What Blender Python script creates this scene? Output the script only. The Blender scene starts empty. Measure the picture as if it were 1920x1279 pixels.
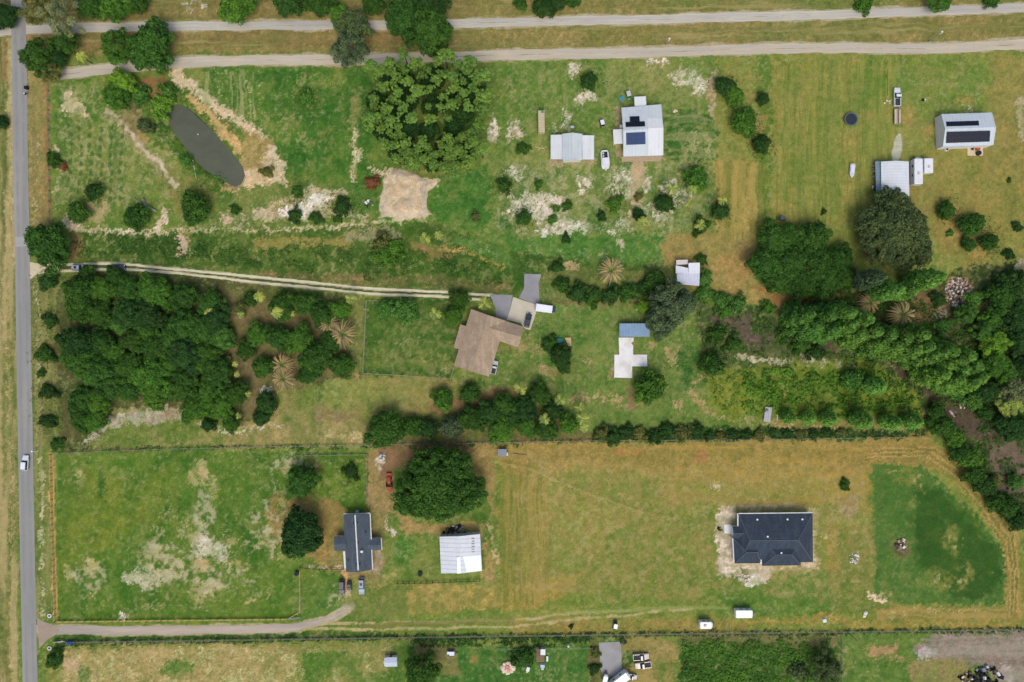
import bpy, math, random
import numpy as np
from mathutils import Vector, Matrix

# ------------------------------------------------------------------ camera, sky, sun, exposure
sc = bpy.context.scene
HC = 215.0                      # camera height in metres; six photo pixels are one metre on the ground
cam_d = bpy.data.cameras.new("camera"); cam = bpy.data.objects.new("camera", cam_d)
sc.collection.objects.link(cam); sc.camera = cam
cam.location = (0, 0, HC); cam.rotation_euler = (0, 0, 0)
cam_d.sensor_width = 36.0; cam_d.lens = 36.0 * HC / 320.0
cam_d.clip_start = 1.0; cam_d.clip_end = 20000.0

SUN_EL, SUN_AZ = math.radians(58), math.radians(172)     # azimuth clockwise from +Y (top of the picture)
world = bpy.data.worlds.new("World"); sc.world = world; world.use_nodes = True
wn = world.node_tree; wn.nodes.clear()
sky = wn.nodes.new("ShaderNodeTexSky"); sky.sky_type = 'NISHITA'; sky.sun_disc = False
sky.sun_elevation = SUN_EL; sky.sun_rotation = SUN_AZ
sky.air_density = 1.0; sky.dust_density = 4.0; sky.ozone_density = 1.0
bg = wn.nodes.new("ShaderNodeBackground"); bg.inputs['Strength'].default_value = 0.15
wo = wn.nodes.new("ShaderNodeOutputWorld")
wn.links.new(sky.outputs[0], bg.inputs[0]); wn.links.new(bg.outputs[0], wo.inputs[0])
sun_d = bpy.data.lights.new("sun", 'SUN'); sun_d.energy = 1.05; sun_d.angle = math.radians(34)
sun_d.color = (1.0, 0.985, 0.95)
sun = bpy.data.objects.new("sun", sun_d); sc.collection.objects.link(sun)
sd = Vector((math.sin(SUN_AZ) * math.cos(SUN_EL), math.cos(SUN_AZ) * math.cos(SUN_EL), math.sin(SUN_EL)))
sun.rotation_euler = sd.to_track_quat('Z', 'Y').to_euler(); sun.location = sd * 400
sc.view_settings.view_transform = 'Standard'; sc.view_settings.look = 'None'
sc.view_settings.gamma = 1.0; sc.view_settings.use_curve_mapping = False
sc.view_settings.exposure = 0.12
sc.render.resolution_x = 1024; sc.render.resolution_y = 682
sc.cycles.max_bounces = 5; sc.cycles.diffuse_bounces = 3; sc.cycles.transparent_max_bounces = 4

# ------------------------------------------------------------------ helpers
PX = 6.0
def G(px, py): return ((px - 960) / PX, (639.5 - py) / PX)
def P(px, py, z=0.0):
    k = (HC - z) / HC
    return Vector(((px - 960) / PX * k, (639.5 - py) / PX * k, z))
def lin(c):
    out = []
    for v in c:
        v = v / 255.0
        out.append(v / 12.92 if v <= 0.04045 else ((v + 0.055) / 1.055) ** 2.4)
    return tuple(out)
COL = sc.collection
def tag(o, label=None, cat=None, group=None, kind=None):
    if label: o['label'] = label
    if cat: o['category'] = cat
    if group: o['group'] = group
    if kind: o['kind'] = kind
    return o
def thing(name, loc, label, cat, group=None, rz=0.0, sc_=1.0):
    o = bpy.data.objects.new(name, None); COL.objects.link(o)
    o.empty_display_size = 0.5
    o.location = loc; o.rotation_euler = (0, 0, rz); o.scale = (sc_, sc_, sc_)
    return tag(o, label, cat, group)

class MB:
    def __init__(s, org=(0, 0, 0)):
        s.v = []; s.f = []; s.m = []; s.o = Vector(org); s.cm = 0
    def vv(s, p):
        s.v.append((p[0] - s.o[0], p[1] - s.o[1], p[2] - s.o[2])); return len(s.v) - 1
    def face(s, pts):
        s.f.append([s.vv(p) for p in pts]); s.m.append(s.cm)
    def prism(s, top, bot):
        n = len(top)
        a = [s.vv(p) for p in top]; b = [s.vv(p) for p in bot]
        s.f.append(a); s.f.append(b[::-1]); s.m += [s.cm] * 2
        for i in range(n):
            j = (i + 1) % n
            s.f.append([a[i], b[i], b[j], a[j]]); s.m.append(s.cm)
    def slab(s, pts, t):            # pts: top polygon (any slope), t thickness downwards
        s.prism([Vector(p) for p in pts], [Vector(p) - Vector((0, 0, t)) for p in pts])
    def box(s, c, d, rz=0.0, taper=1.0, rx=0.0):
        R = Matrix.Rotation(rz, 3, 'Z') @ Matrix.Rotation(rx, 3, 'X')
        c = Vector(c); h = Vector(d) / 2
        def q(x, y, z, k): return c + R @ Vector((x * h[0] * k, y * h[1] * k, z * h[2]))
        top = [q(-1, -1, 1, taper), q(1, -1, 1, taper), q(1, 1, 1, taper), q(-1, 1, 1, taper)]
        bot = [q(-1, -1, -1, 1), q(1, -1, -1, 1), q(1, 1, -1, 1), q(-1, 1, -1, 1)]
        s.prism(top, bot)
    def cyl(s, p0, p1, r0, r1=None, n=8):
        r1 = r0 if r1 is None else r1
        p0 = Vector(p0); p1 = Vector(p1); d = (p1 - p0)
        if d.length < 1e-6: return
        d.normalize(); a = d.orthogonal().normalized(); b = d.cross(a)
        A = []; B = []
        for i in range(n):
            t = 2 * math.pi * i / n; e = a * math.cos(t) + b * math.sin(t)
            A.append(p1 + e * r1); B.append(p0 + e * r0)
        s.prism(A, B)
    def tube(s, pts, r, n=6):
        for i in range(len(pts) - 1): s.cyl(pts[i], pts[i + 1], r, r, n)
    def blob(s, c, r, seed=0, n=10, m=6, rough=0.15, zs=1.0):
        rnd = random.Random(seed); c = Vector(c); rows = []
        for j in range(1, m):
            th = math.pi * j / m; row = []
            for i in range(n):
                ph = 2 * math.pi * i / n; k = 1 + rnd.uniform(-rough, rough)
                row.append(s.vv(c + Vector((r * k * math.sin(th) * math.cos(ph), r * k * math.sin(th) * math.sin(ph), r * k * zs * math.cos(th)))))
            rows.append(row)
        t = s.vv(c + Vector((0, 0, r * zs))); b = s.vv(c - Vector((0, 0, r * zs)))
        for i in range(n):
            k = (i + 1) % n
            s.f.append([t, rows[0][i], rows[0][k]]); s.f.append([b, rows[-1][k], rows[-1][i]]); s.m += [s.cm] * 2
            for j in range(m - 2):
                s.f.append([rows[j][i], rows[j + 1][i], rows[j + 1][k], rows[j][k]]); s.m.append(s.cm)
    def loft(s, rings):
        ids = [[s.vv(p) for p in r] for r in rings]; n = len(ids[0])
        for a, b in zip(ids, ids[1:]):
            for i in range(n):
                j = (i + 1) % n; s.f.append([a[i], a[j], b[j], b[i]]); s.m.append(s.cm)
        s.f.append(ids[0][::-1]); s.f.append(ids[-1]); s.m += [s.cm] * 2
    def build(s, name, mats, parent=None, smooth=False):
        me = bpy.data.meshes.new(name)
        me.from_pydata(s.v, [], s.f); me.update()
        if not isinstance(mats, (list, tuple)): mats = [mats]
        for m in mats: me.materials.append(m)
        if any(s.m): me.polygons.foreach_set('material_index', s.m)
        if smooth: me.polygons.foreach_set('use_smooth', [True] * len(me.polygons))
        import bmesh
        bm = bmesh.new(); bm.from_mesh(me); bmesh.ops.recalc_face_normals(bm, faces=bm.faces); bm.to_mesh(me); bm.free()
        o = bpy.data.objects.new(name, me); COL.objects.link(o)
        if parent: o.parent = parent
        elif s.o.length > 0: o.location = s.o
        return o

# ------------------------------------------------------------------ materials
def nodes(name):
    m = bpy.data.materials.new(name); m.use_nodes = True
    nt = m.node_tree; b = nt.nodes['Principled BSDF']
    return m, nt, b
def mixc(nt, fac, a, b, blend='MIX'):
    n = nt.nodes.new('ShaderNodeMix'); n.data_type = 'RGBA'; n.blend_type = blend
    for s, v in ((0, fac), (6, a), (7, b)):
        if isinstance(v, (int, float)): n.inputs[s].default_value = v
        elif isinstance(v, (tuple, list)): n.inputs[s].default_value = (*v[:3], 1)
        else: nt.links.new(v, n.inputs[s])
    return n.outputs[2]
def noise(nt, scale, detail=3, rough=0.55, vec=None, dist=0.0):
    n = nt.nodes.new('ShaderNodeTexNoise'); n.inputs['Scale'].default_value = scale
    n.inputs['Detail'].default_value = detail; n.inputs['Roughness'].default_value = rough
    n.inputs['Distortion'].default_value = dist
    if vec is not None: nt.links.new(vec, n.inputs['Vector'])
    return n.outputs['Fac']
def ramp(nt, fac, p0, p1):
    n = nt.nodes.new('ShaderNodeMapRange'); n.inputs[1].default_value = p0; n.inputs[2].default_value = p1
    nt.links.new(fac, n.inputs[0]); return n.outputs[0]
def coord(nt, which='Object', scale=(1, 1, 1), rz=0.0):
    t = nt.nodes.new('ShaderNodeTexCoord'); mp = nt.nodes.new('ShaderNodeMapping')
    mp.inputs['Scale'].default_value = scale; mp.inputs['Rotation'].default_value = (0, 0, rz)
    nt.links.new(t.outputs[which], mp.inputs[0]); return mp.outputs[0]
MATS = {}
def mat(name, c, c2=None, scale=0.6, rough=0.8, metal=0.0, bump=0.0, bscale=6.0, spec=0.3, coat=0.0):
    if name in MATS: return MATS[name]
    m, nt, b = nodes(name)
    a = lin(c); d = lin(c2) if c2 else tuple(v * 0.82 for v in a)
    vec = coord(nt)
    f = ramp(nt, noise(nt, scale, 5, 0.65, vec), 0.32, 0.68)
    nt.links.new(mixc(nt, f, a, d), b.inputs['Base Color'])
    b.inputs['Roughness'].default_value = rough; b.inputs['Metallic'].default_value = metal
    b.inputs['Specular IOR Level'].default_value = spec; b.inputs['Coat Weight'].default_value = coat
    if bump:
        bn = nt.nodes.new('ShaderNodeBump'); bn.inputs['Strength'].default_value = bump; bn.inputs['Distance'].default_value = 0.05
        nt.links.new(noise(nt, bscale, 4, 0.6, vec), bn.inputs['Height']); nt.links.new(bn.outputs[0], b.inputs['Normal'])
    MATS[name] = m; return m
def metal_roof(name, c, c2, period=1.0, rz=0.0, amount=0.35, rough=0.45):
    """sheet-metal roof: standing ribs as a wave across the sheet plus weather mottling"""
    if name in MATS: return MATS[name]
    m, nt, b = nodes(name)
    vec = coord(nt, rz=rz)
    w = nt.nodes.new('ShaderNodeTexWave'); w.wave_type = 'BANDS'; w.bands_direction = 'X'
    w.inputs['Scale'].default_value = 0.314 / period; w.inputs['Distortion'].default_value = 0.0
    nt.links.new(vec, w.inputs['Vector'])
    rib = ramp(nt, w.outputs['Fac'], 0.8, 1.0)
    base = mixc(nt, ramp(nt, noise(nt, 0.35, 5, 0.6, vec), 0.3, 0.7), lin(c), lin(c2))
    st = mixc(nt, ramp(nt, noise(nt, 1.7, 4, 0.7, coord(nt, scale=(1, 0.15, 1), rz=rz)), 0.55, 0.9), base, tuple(v * 0.75 for v in lin(c2)))
    k = nt.nodes.new('ShaderNodeMath'); k.operation = 'MULTIPLY'; k.inputs[1].default_value = amount
    nt.links.new(rib, k.inputs[0])
    nt.links.new(mixc(nt, k.outputs[0], st, tuple(v * 0.55 for v in lin(c2))), b.inputs['Base Color'])
    bn = nt.nodes.new('ShaderNodeBump'); bn.inputs['Strength'].default_value = 0.5; bn.inputs['Distance'].default_value = 0.04
    nt.links.new(rib, bn.inputs['Height']); nt.links.new(bn.outputs[0], b.inputs['Normal'])
    b.inputs['Roughness'].default_value = rough; b.inputs['Specular IOR Level'].default_value = 0.3
    MATS[name] = m; return m
def shingle(name, c, c2, rz=0.0):
    if name in MATS: return MATS[name]
    m, nt, b = nodes(name); vec = coord(nt, rz=rz)
    br = nt.nodes.new('ShaderNodeTexBrick'); br.inputs['Scale'].default_value = 1.0
    br.inputs['Brick Width'].default_value = 0.9; br.inputs['Row Height'].default_value = 0.35
    br.inputs['Mortar Size'].default_value = 0.03; br.inputs['Color1'].default_value = (*lin(c), 1)
    br.inputs['Color2'].default_value = (*lin(c2), 1); br.inputs['Mortar'].default_value = (*[v * 0.6 for v in lin(c2)], 1)
    nt.links.new(vec, br.inputs['Vector'])
    f = ramp(nt, noise(nt, 0.25, 6, 0.7, vec), 0.35, 0.7)
    base = mixc(nt, f, br.outputs['Color'], tuple(v * 0.8 for v in lin(c2)))
    g = ramp(nt, noise(nt, 0.5, 5, 0.7, coord(nt, scale=(1.6, .35, 1), rz=rz)), 0.5, 0.8); g2 = ramp(nt, noise(nt, 1.3, 4, 0.8, vec), 0.58, 0.75)
    base = mixc(nt, g, base, tuple(v * 1.22 for v in lin(c))); base = mixc(nt, g2, base, tuple(v * 0.74 for v in lin(c2)))
    nt.links.new(base, b.inputs['Base Color'])
    b.inputs['Roughness'].default_value = 0.95; b.inputs['Specular IOR Level'].default_value = 0.15
    bn = nt.nodes.new('ShaderNodeBump'); bn.inputs['Strength'].default_value = 0.4; bn.inputs['Distance'].default_value = 0.03
    nt.links.new(br.outputs['Fac'], bn.inputs['Height']); nt.links.new(bn.outputs[0], b.inputs['Normal'])
    MATS[name] = m; return m
def solar_mat(name, c, lw=(1.0, 1.7)):
    if name in MATS: return MATS[name]
    m, nt, b = nodes(name); vec = coord(nt)
    br = nt.nodes.new('ShaderNodeTexBrick'); br.inputs['Scale'].default_value = 1.0; br.offset = 0.0
    br.inputs['Brick Width'].default_value = lw[0]; br.inputs['Row Height'].default_value = lw[1]
    br.inputs['Mortar Size'].default_value = 0.025; br.inputs['Color1'].default_value = (*lin(c), 1)
    br.inputs['Color2'].default_value = (*[v * 1.2 for v in lin(c)], 1); br.inputs['Mortar'].default_value = (*[v * 2.2 + 0.01 for v in lin(c)], 1)
    nt.links.new(vec, br.inputs['Vector']); nt.links.new(br.outputs['Color'], b.inputs['Base Color'])
    b.inputs['Roughness'].default_value = 0.25; b.inputs['Specular IOR Level'].default_value = 0.4
    MATS[name] = m; return m

def leaf_mat(name, transl=0.25):
    """foliage: the object's own colour varied per twig (attribute v), slightly translucent"""
    m, nt, b = nodes(name)
    oi = nt.nodes.new('ShaderNodeObjectInfo'); at = nt.nodes.new('ShaderNodeAttribute'); at.attribute_name = 'v'
    hi = mixc(nt, 1.0, oi.outputs['Color'], (1.72, 1.48, 1.1), 'MULTIPLY')
    lo = mixc(nt, 1.0, oi.outputs['Color'], (0.42, 0.52, 0.58), 'MULTIPLY')
    c = mixc(nt, at.outputs['Fac'], lo, hi)
    nt.links.new(c, b.inputs['Base Color']); b.inputs['Roughness'].default_value = 0.75
    b.inputs['Specular IOR Level'].default_value = 0.18
    tr = nt.nodes.new('ShaderNodeBsdfTranslucent'); nt.links.new(mixc(nt, 1.0, c, (1.2, 1.3, 0.6), 'MULTIPLY'), tr.inputs['Color'])
    ms = nt.nodes.new('ShaderNodeMixShader'); ms.inputs[0].default_value = transl
    nt.links.new(b.outputs[0], ms.inputs[1]); nt.links.new(tr.outputs[0], ms.inputs[2])
    nt.links.new(ms.outputs[0], nt.nodes['Material Output'].inputs[0]); return m
LEAF = leaf_mat('leaf')
BARK = mat('bark', (92, 80, 66), (62, 54, 45), 3.0, 0.95)
PALEBARK = mat('pale_bark', (150, 142, 125), (110, 102, 88), 3.0, 0.95)
# ------------------------------------------------------------------ ground sheet
RS = np.random.RandomState(7)
def lat(seed):
    return np.random.RandomState(seed).rand(257, 257).astype(np.float32)
LATS = {}
def vnoise(x, y, seed):
    if seed not in LATS: LATS[seed] = lat(seed)
    T = LATS[seed]
    xi = np.floor(x).astype(np.int32); yi = np.floor(y).astype(np.int32)
    fx = (x - xi).astype(np.float32); fy = (y - yi).astype(np.float32)
    fx = fx * fx * (3 - 2 * fx); fy = fy * fy * (3 - 2 * fy)
    xi &= 255; yi &= 255
    a = T[yi, xi]; b = T[yi, xi + 1]; c = T[yi + 1, xi]; d = T[yi + 1, xi + 1]
    return (a + (b - a) * fx) * (1 - fy) + (c + (d - c) * fx) * fy
def fbm(x, y, sx, sy=None, oct_=4, seed=0, gain=0.55):
    """x, y in metres, sx/sy: feature size in metres; result stretched to about 0..1"""
    sy = sy or sx; s = 0; w = 1.0; t = 0; X = x / sx; Y = y / sy
    for i in range(oct_):
        s = s + w * vnoise(X, Y, seed * 17 + i); t += w
        X = X * 2.03 + 19.1; Y = Y * 2.03 + 7.7; w *= gain
    s = s / t
    return np.clip((s - 0.5) * 1.9 + 0.5, 0, 1)

def axis(lo, hi, step, far):
    a = np.arange(lo, hi + 1e-6, step); e = []; d = step; p = hi
    while p < far: d *= 1.5; p += d; e.append(p)
    return np.concatenate([-(np.array(e[::-1]) - hi) + lo, a, np.array(e)])
gx = axis(-166, 166, 0.33, 3500); gy = axis(-112, 112, 0.33, 3500)
WXm, WYm = np.meshgrid(gx.astype(np.float32), gy.astype(np.float32))
NY, NX = WXm.shape
PXX = 960 + WXm * 6; PYY = 639.5 - WYm * 6
wa = (fbm(WXm, WYm, 7, oct_=5, seed=1) - 0.5) * 2; wb = (fbm(WXm, WYm, 7, oct_=5, seed=2) - 0.5) * 2
N = {}
N['f'] = fbm(WXm, WYm, 0.8, oct_=2, seed=3, gain=0.7)
N['s'] = fbm(WXm, WYm, 1.5, oct_=3, seed=4, gain=0.75)
N['m'] = fbm(WXm, WYm, 4, oct_=5, seed=5, gain=0.65)
N['l'] = fbm(WXm, WYm, 14, oct_=5, seed=6, gain=0.6)
N['x'] = fbm(WXm, WYm, 40, oct_=4, seed=8)
N['v'] = fbm(WXm + wa * .6, WYm, 1.3, 30, oct_=3, seed=9, gain=0.7)
N['V'] = fbm(WXm + wa * .8, WYm, 3.4, 45, oct_=3, seed=10, gain=0.6)
N['v2'] = fbm(WXm + wa * .4, WYm, .9, 22, oct_=3, seed=19, gain=.8)
N['h'] = fbm(WXm, WYm + wa * .6, 28, 1.3, oct_=3, seed=11, gain=0.7)
N['2'] = fbm(WXm, WYm, 2.2, oct_=4, seed=12, gain=0.75)
N['3'] = fbm(WXm, WYm, 9, oct_=5, seed=13, gain=0.65)
N['sw'] = fbm(WXm * .8 + wb * 1.5, WYm * .8 + wa * 1.5, 1.2, 1.2, oct_=2, seed=14)
def L3(c): return np.array(lin(c), dtype=np.float32)
COLR = np.zeros((NY, NX, 3), np.float32)
ZZ = np.zeros((NY, NX), np.float32)

def sl(x0, x1, y0, y1, pad):
    ix0 = np.searchsorted(gx * 6 + 960, x0 - pad); ix1 = np.searchsorted(gx * 6 + 960, x1 + pad)
    a = 639.5 - gy * 6                                   # decreasing
    iy0 = np.searchsorted(-a, -(y1 + pad)); iy1 = np.searchsorted(-a, -(y0 - pad))
    return slice(max(iy0 - 1, 0), iy1 + 1), slice(max(ix0 - 1, 0), ix1 + 1)
def segd(X, Y, a, b):
    ax, ay = a; bx, by = b; dx = bx - ax; dy = by - ay; L = dx * dx + dy * dy + 1e-9
    t = np.clip(((X - ax) * dx + (Y - ay) * dy) / L, 0, 1)
    return np.hypot(X - ax - t * dx, Y - ay - t * dy)
def poly(pts, soft=8, w=6):
    xs = [p[0] for p in pts]; ys = [p[1] for p in pts]
    S = sl(min(xs), max(xs), min(ys), max(ys), soft + w * 1.5 + 4)
    X = PXX[S] + wa[S] * w; Y = PYY[S] + wb[S] * w
    d = np.full(X.shape, 1e9, np.float32); ins = np.zeros(X.shape, bool); n = len(pts)
    for i in range(n):
        a = pts[i]; b = pts[(i + 1) % n]
        d = np.minimum(d, segd(X, Y, a, b))
        if a[1] != b[1]:
            c = ((a[1] > Y) != (b[1] > Y)) & (X < (b[0] - a[0]) * (Y - a[1]) / (b[1] - a[1]) + a[0]); ins ^= c
    sgn = np.where(ins, d, -d)
    return S, np.clip(sgn / soft + 0.5, 0, 1)
def rect(x0, y0, x1, y1, soft=8, w=6): return poly([(x0, y0), (x1, y0), (x1, y1), (x0, y1)], soft, w)
def ell(cx, cy, rx, ry=None, rot=0, soft=0.4, w=5):
    ry = ry or rx; R = max(rx, ry) * (1 + soft)
    S = sl(cx - R, cx + R, cy - R, cy + R, w * 1.5 + 4)
    X = PXX[S] + wa[S] * w - cx; Y = PYY[S] + wb[S] * w - cy; c = math.cos(math.radians(rot)); s = math.sin(math.radians(rot))
    d = np.hypot((X * c + Y * s) / rx, (-X * s + Y * c) / ry)
    return S, np.clip((1 + soft / 2 - d) / soft, 0, 1)
def line(pts, width, soft=3, w=2):
    xs = [p[0] for p in pts]; ys = [p[1] for p in pts]
    S = sl(min(xs), max(xs), min(ys), max(ys), width + soft + w * 1.5 + 4)
    X = PXX[S] + wa[S] * w; Y = PYY[S] + wb[S] * w; d = np.full(X.shape, 1e9, np.float32)
    for a, b in zip(pts, pts[1:]): d = np.minimum(d, segd(X, Y, a, b))
    return S, np.clip((width / 2 - d) / soft + 0.5, 0, 1)
def lay(shape, c, c2=None, cn='m', fill=1.3, nz='m', rough=0.6, k=3.0, amt=1.0):
    """cover a region: fill is the share covered, broken up by noise field nz; colour runs c..c2 by field cn"""
    S, m = shape
    thr = 1 + rough * (1 - fill)
    a = np.clip((m * (1 + rough) - N[nz][S] * rough - thr + 0.5 * (fill > 1)) * k + 0.5 * (fill <= 1), 0, 1) * amt
    a = np.where(m <= 0.001, 0, a)[..., None]
    A = L3(c)
    if c2 is not None:
        B = L3(c2); f = N[cn][S][..., None]; A = A * (1 - f) + B * f
    COLR[S] = COLR[S] * (1 - a) + A * a

full = rect(-30000, -30000, 30000, 30000)
GR, GD, GL = (93, 116, 50), (66, 98, 40), (118, 127, 62)            # mid, deep and light grass
OC, TN, SA, WH = (152, 130, 76), (168, 148, 106), (196, 181, 148), (214, 207, 192)
BR, RB = (128, 98, 68), (150, 108, 70)
lay(full, (84, 112, 44), (116, 126, 60), 'l')
lay(full, (70, 102, 40), None, fill=.35, nz='3', rough=1, k=2, amt=.7)
# --- roadside strips along the top
lay(rect(-40, -60, 1990, 100, 6, 2), (142, 122, 76), (116, 112, 58), 'l')
lay(rect(-40, -60, 1990, 100, 6, 2), (104, 112, 52), fill=.42, nz='h', rough=1, k=3, amt=.75)
lay(rect(-40, -60, 1990, 100, 6, 2), (170, 148, 98), fill=.25, nz='s', rough=1, k=2, amt=.5)
lay(rect(-40, -60, 900, 95, 20, 8), (140, 106, 72), (128, 108, 66), 'm', fill=.6, nz='3', rough=1, k=2, amt=.8)
lay(rect(1240, 30, 1990, 85, 14, 4), (112, 116, 58), (136, 118, 72), 'h', fill=.6, nz='h', rough=1, k=2, amt=.6)
lay(rect(1240, -20, 1990, 22, 10, 4), (90, 108, 46), fill=.6, nz='3', rough=1, k=2, amt=.6)
lay(ell(370, 8, 26, 10), WH, SA, 's', fill=.5, nz='s', rough=1, amt=.7)
lay(rect(-60, -60, 28, 70, 6, 3), (84, 80, 58))
# --- verges of the paved road
lay(rect(-60, 70, 34, 1340, 4, 2), (146, 134, 88), (100, 108, 52), 'v', fill=1.4)
lay(rect(-60, 70, 34, 1340, 4, 2), (82, 100, 44), fill=.42, nz='V', rough=1, k=3, amt=.8)
lay(line([(18, 90), (20, 330), (8, 600)], 16, 8, 5), (176, 160, 118), fill=.55, nz='s', rough=1, amt=.8)
lay(line([(14, 460), (14, 700), (24, 1000), (24, 1290)], 9, 5, 4), (170, 152, 102), fill=.6, nz='s', rough=1, amt=.8)
lay(rect(-20, 80, 16, 150, 8), RB, amt=.7)
lay(line([(22.5, 60), (26, 330), (27, 500)], 4, 3, 1), (196, 186, 160), fill=.8, nz='2', rough=1, amt=.8)
lay(poly([(50, 120), (92, 150), (95, 440), (54, 440)], 5, 2), (160, 134, 90), (118, 118, 62), 'v')
lay(poly([(54, 500), (112, 540), (104, 840), (62, 850)], 6, 3), (120, 118, 66), (96, 104, 54), 'v')
lay(line([(70, 520), (72, 850), (80, 1150)], 6, 4, 3), (178, 168, 132), fill=.6, nz='s', rough=1, amt=.8)
lay(line([(84, 150), (90, 420)], 7, 3, 2), (160, 112, 72), amt=.8)
lay(line([(66, 250), (66, 420)], 5, 3, 3), (186, 170, 130), fill=.6, nz='s', rough=1)
lay(rect(62, 855, 96, 1160, 4, 2), (110, 118, 60), (96, 112, 52), 'v')
lay(line([(80, 860), (80, 1150)], 9, 5, 4), (176, 168, 130), fill=.55, nz='s', rough=1, k=4)
# --- north-west lot
lay(poly([(93, 150), (210, 140), (320, 330), (340, 430), (130, 430), (95, 400)], 10, 5), (86, 116, 46), (108, 124, 56), 'l')
lay(rect(96, 230, 250, 400, 20, 10), (172, 158, 112), fill=.36, nz='2', rough=1, k=3, amt=.7)
lay(rect(96, 150, 250, 400, 16, 6), (62, 100, 40), fill=.4, nz='v', rough=1, k=3, amt=.6)
lay(poly([(118, 180), (130, 168), (160, 192), (170, 225), (205, 250), (150, 215), (120, 210)], 7, 6), SA, (176, 158, 122), 's', fill=1.1, nz='s')
lay(poly([(150, 200), (200, 260), (320, 340), (290, 350), (200, 300), (130, 230)], 20, 6), (86, 110, 48), (120, 126, 66), '2', amt=.6)
lay(line([(200, 205), (240, 240), (268, 278), (300, 310), (330, 345)], 15, 7, 6), (206, 194, 168), (160, 138, 100), 's', fill=.8, nz='s', rough=1, k=4)
lay(ell(263, 256, 16, 9, 40), (178, 132, 88), amt=.7)
lay(line([(100, 395), (110, 330), (100, 280)], 14, 9, 8), (178, 164, 124), fill=.5, nz='s', rough=1)
lay(line([(122, 412), (150, 426), (225, 432), (280, 434), (305, 415), (312, 395)], 16, 6, 5), (208, 197, 172), (180, 160, 124), 's', fill=.95, nz='s', rough=1, k=4)
lay(ell(180, 395, 26, 22), (170, 150, 108), fill=.6, nz='s', rough=1, k=3, amt=.8)
# --- pond surroundings
lay(poly([(255, 190), (320, 150), (400, 200), (470, 300), (440, 370), (400, 360), (330, 300), (270, 240)], 16, 8), (84, 108, 38), (62, 92, 34), 'm')
lay(ell(295, 165, 42, 22), (152, 104, 66), (120, 96, 60), 'm', fill=.9, nz='m', rough=1)
lay(ell(245, 215, 20, 40), (140, 112, 84), (96, 98, 56), 'm', amt=.8)
lay(line([(335, 140), (375, 175), (420, 215), (462, 240), (500, 262), (525, 300), (533, 345), (540, 375)], 21, 10, 6), SA, (186, 164, 128), '2', nz='s', fill=1.1)
lay(line([(360, 185), (400, 225), (430, 262), (452, 282)], 14, 8, 5), (194, 154, 98), (176, 146, 100), 's')
lay(line([(350, 170), (395, 205), (440, 250)], 5, 3, 3), (96, 100, 52), fill=.7, nz='s', rough=1)
lay(poly([(450, 250), (520, 270), (540, 370), (470, 385), (420, 360), (410, 345), (450, 345)], 12, 10), (178, 150, 98), (110, 112, 56), '2')
lay(ell(478, 345, 60, 30), (190, 160, 112), (200, 184, 150), 's', fill=.72, nz='2', rough=1, k=2)
lay(ell(430, 400, 60, 24), (172, 156, 112), (186, 172, 138), 's', fill=.6, nz='2', rough=1, k=2)
lay(ell(512, 310, 16, 40, -10), (190, 176, 142), fill=.7, nz='s', rough=1, k=2.4)
lay(line([(205, 215), (250, 262), (325, 345)], 34, 16, 8), (140, 126, 84), (164, 152, 112), 's', fill=.6, nz='2', rough=1, k=2)
lay(poly([(300, 300), (400, 350), (430, 390), (350, 420), (300, 350)], 14, 8), (102, 116, 54), (134, 124, 70), '2')
# --- lush field and its edges
lay(poly([(375, 130), (690, 125), (700, 330), (560, 340), (500, 260), (440, 215)], 9, 4), (66, 106, 38), (92, 118, 46), 'l')
lay(poly([(375, 130), (690, 125), (700, 330), (560, 340), (500, 260), (440, 215)], 9, 4), (48, 92, 36), fill=.5, nz='3', rough=1, k=2, amt=.7)
for x in (404, 422, 448, 462, 482): lay(line([(x, 132), (x + 4, 170), (x + 12, 225)], 6, 5, 5), (166, 162, 114), fill=.55, nz='s', rough=1, k=3, amt=.85)
lay(ell(600, 150, 60, 18), (140, 150, 84), fill=.35, nz='s', rough=1, amt=.7)
lay(line([(664, 185), (665, 330)], 14, 8, 4), (132, 130, 76), amt=.7)
lay(line([(664, 240), (663, 330), (670, 360)], 8, 4, 4), (190, 180, 142), fill=.7, nz='s', rough=1)
lay(ell(678, 292, 10, 14), (180, 172, 136), fill=.6, nz='s', rough=1)
# --- sandy scrub south of it
lay(poly([(470, 350), (700, 335), (715, 420), (480, 430), (340, 430), (360, 400)], 12, 8), (108, 122, 58), (78, 106, 46), 'm')
lay(poly([(540, 360), (690, 345), (700, 412), (500, 425), (430, 410)], 16, 10), (192, 178, 146), (160, 144, 102), '2', fill=.68, nz='2', rough=1, k=2.2, amt=.9)
lay(poly([(510, 395), (600, 365), (632, 372), (600, 395), (540, 420)], 8, 8), (214, 206, 190), fill=.8, nz='s', rough=1)
lay(ell(660, 385, 36, 26), (56, 94, 38), fill=.7, nz='m', rough=1)
lay(poly([(640, 330), (712, 330), (715, 400), (660, 400)], 10, 6), (62, 102, 40), (86, 112, 46), 'm', fill=.8, nz='3', rough=1)
lay(line([(127, 425), (250, 440), (343, 432), (430, 432), (520, 432), (600, 427), (670, 420), (740, 412), (806, 408)], 9, 5, 3), (182, 172, 134), (158, 150, 106), 's', fill=.9, nz='s', rough=1)
lay(line([(340, 410), (400, 440), (470, 450)], 8, 6, 5), (156, 150, 104), fill=.6, nz='s', rough=1, amt=.8)
lay(ell(428, 415, 40, 18), (176, 158, 126), fill=.5, nz='s', rough=1)
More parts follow.
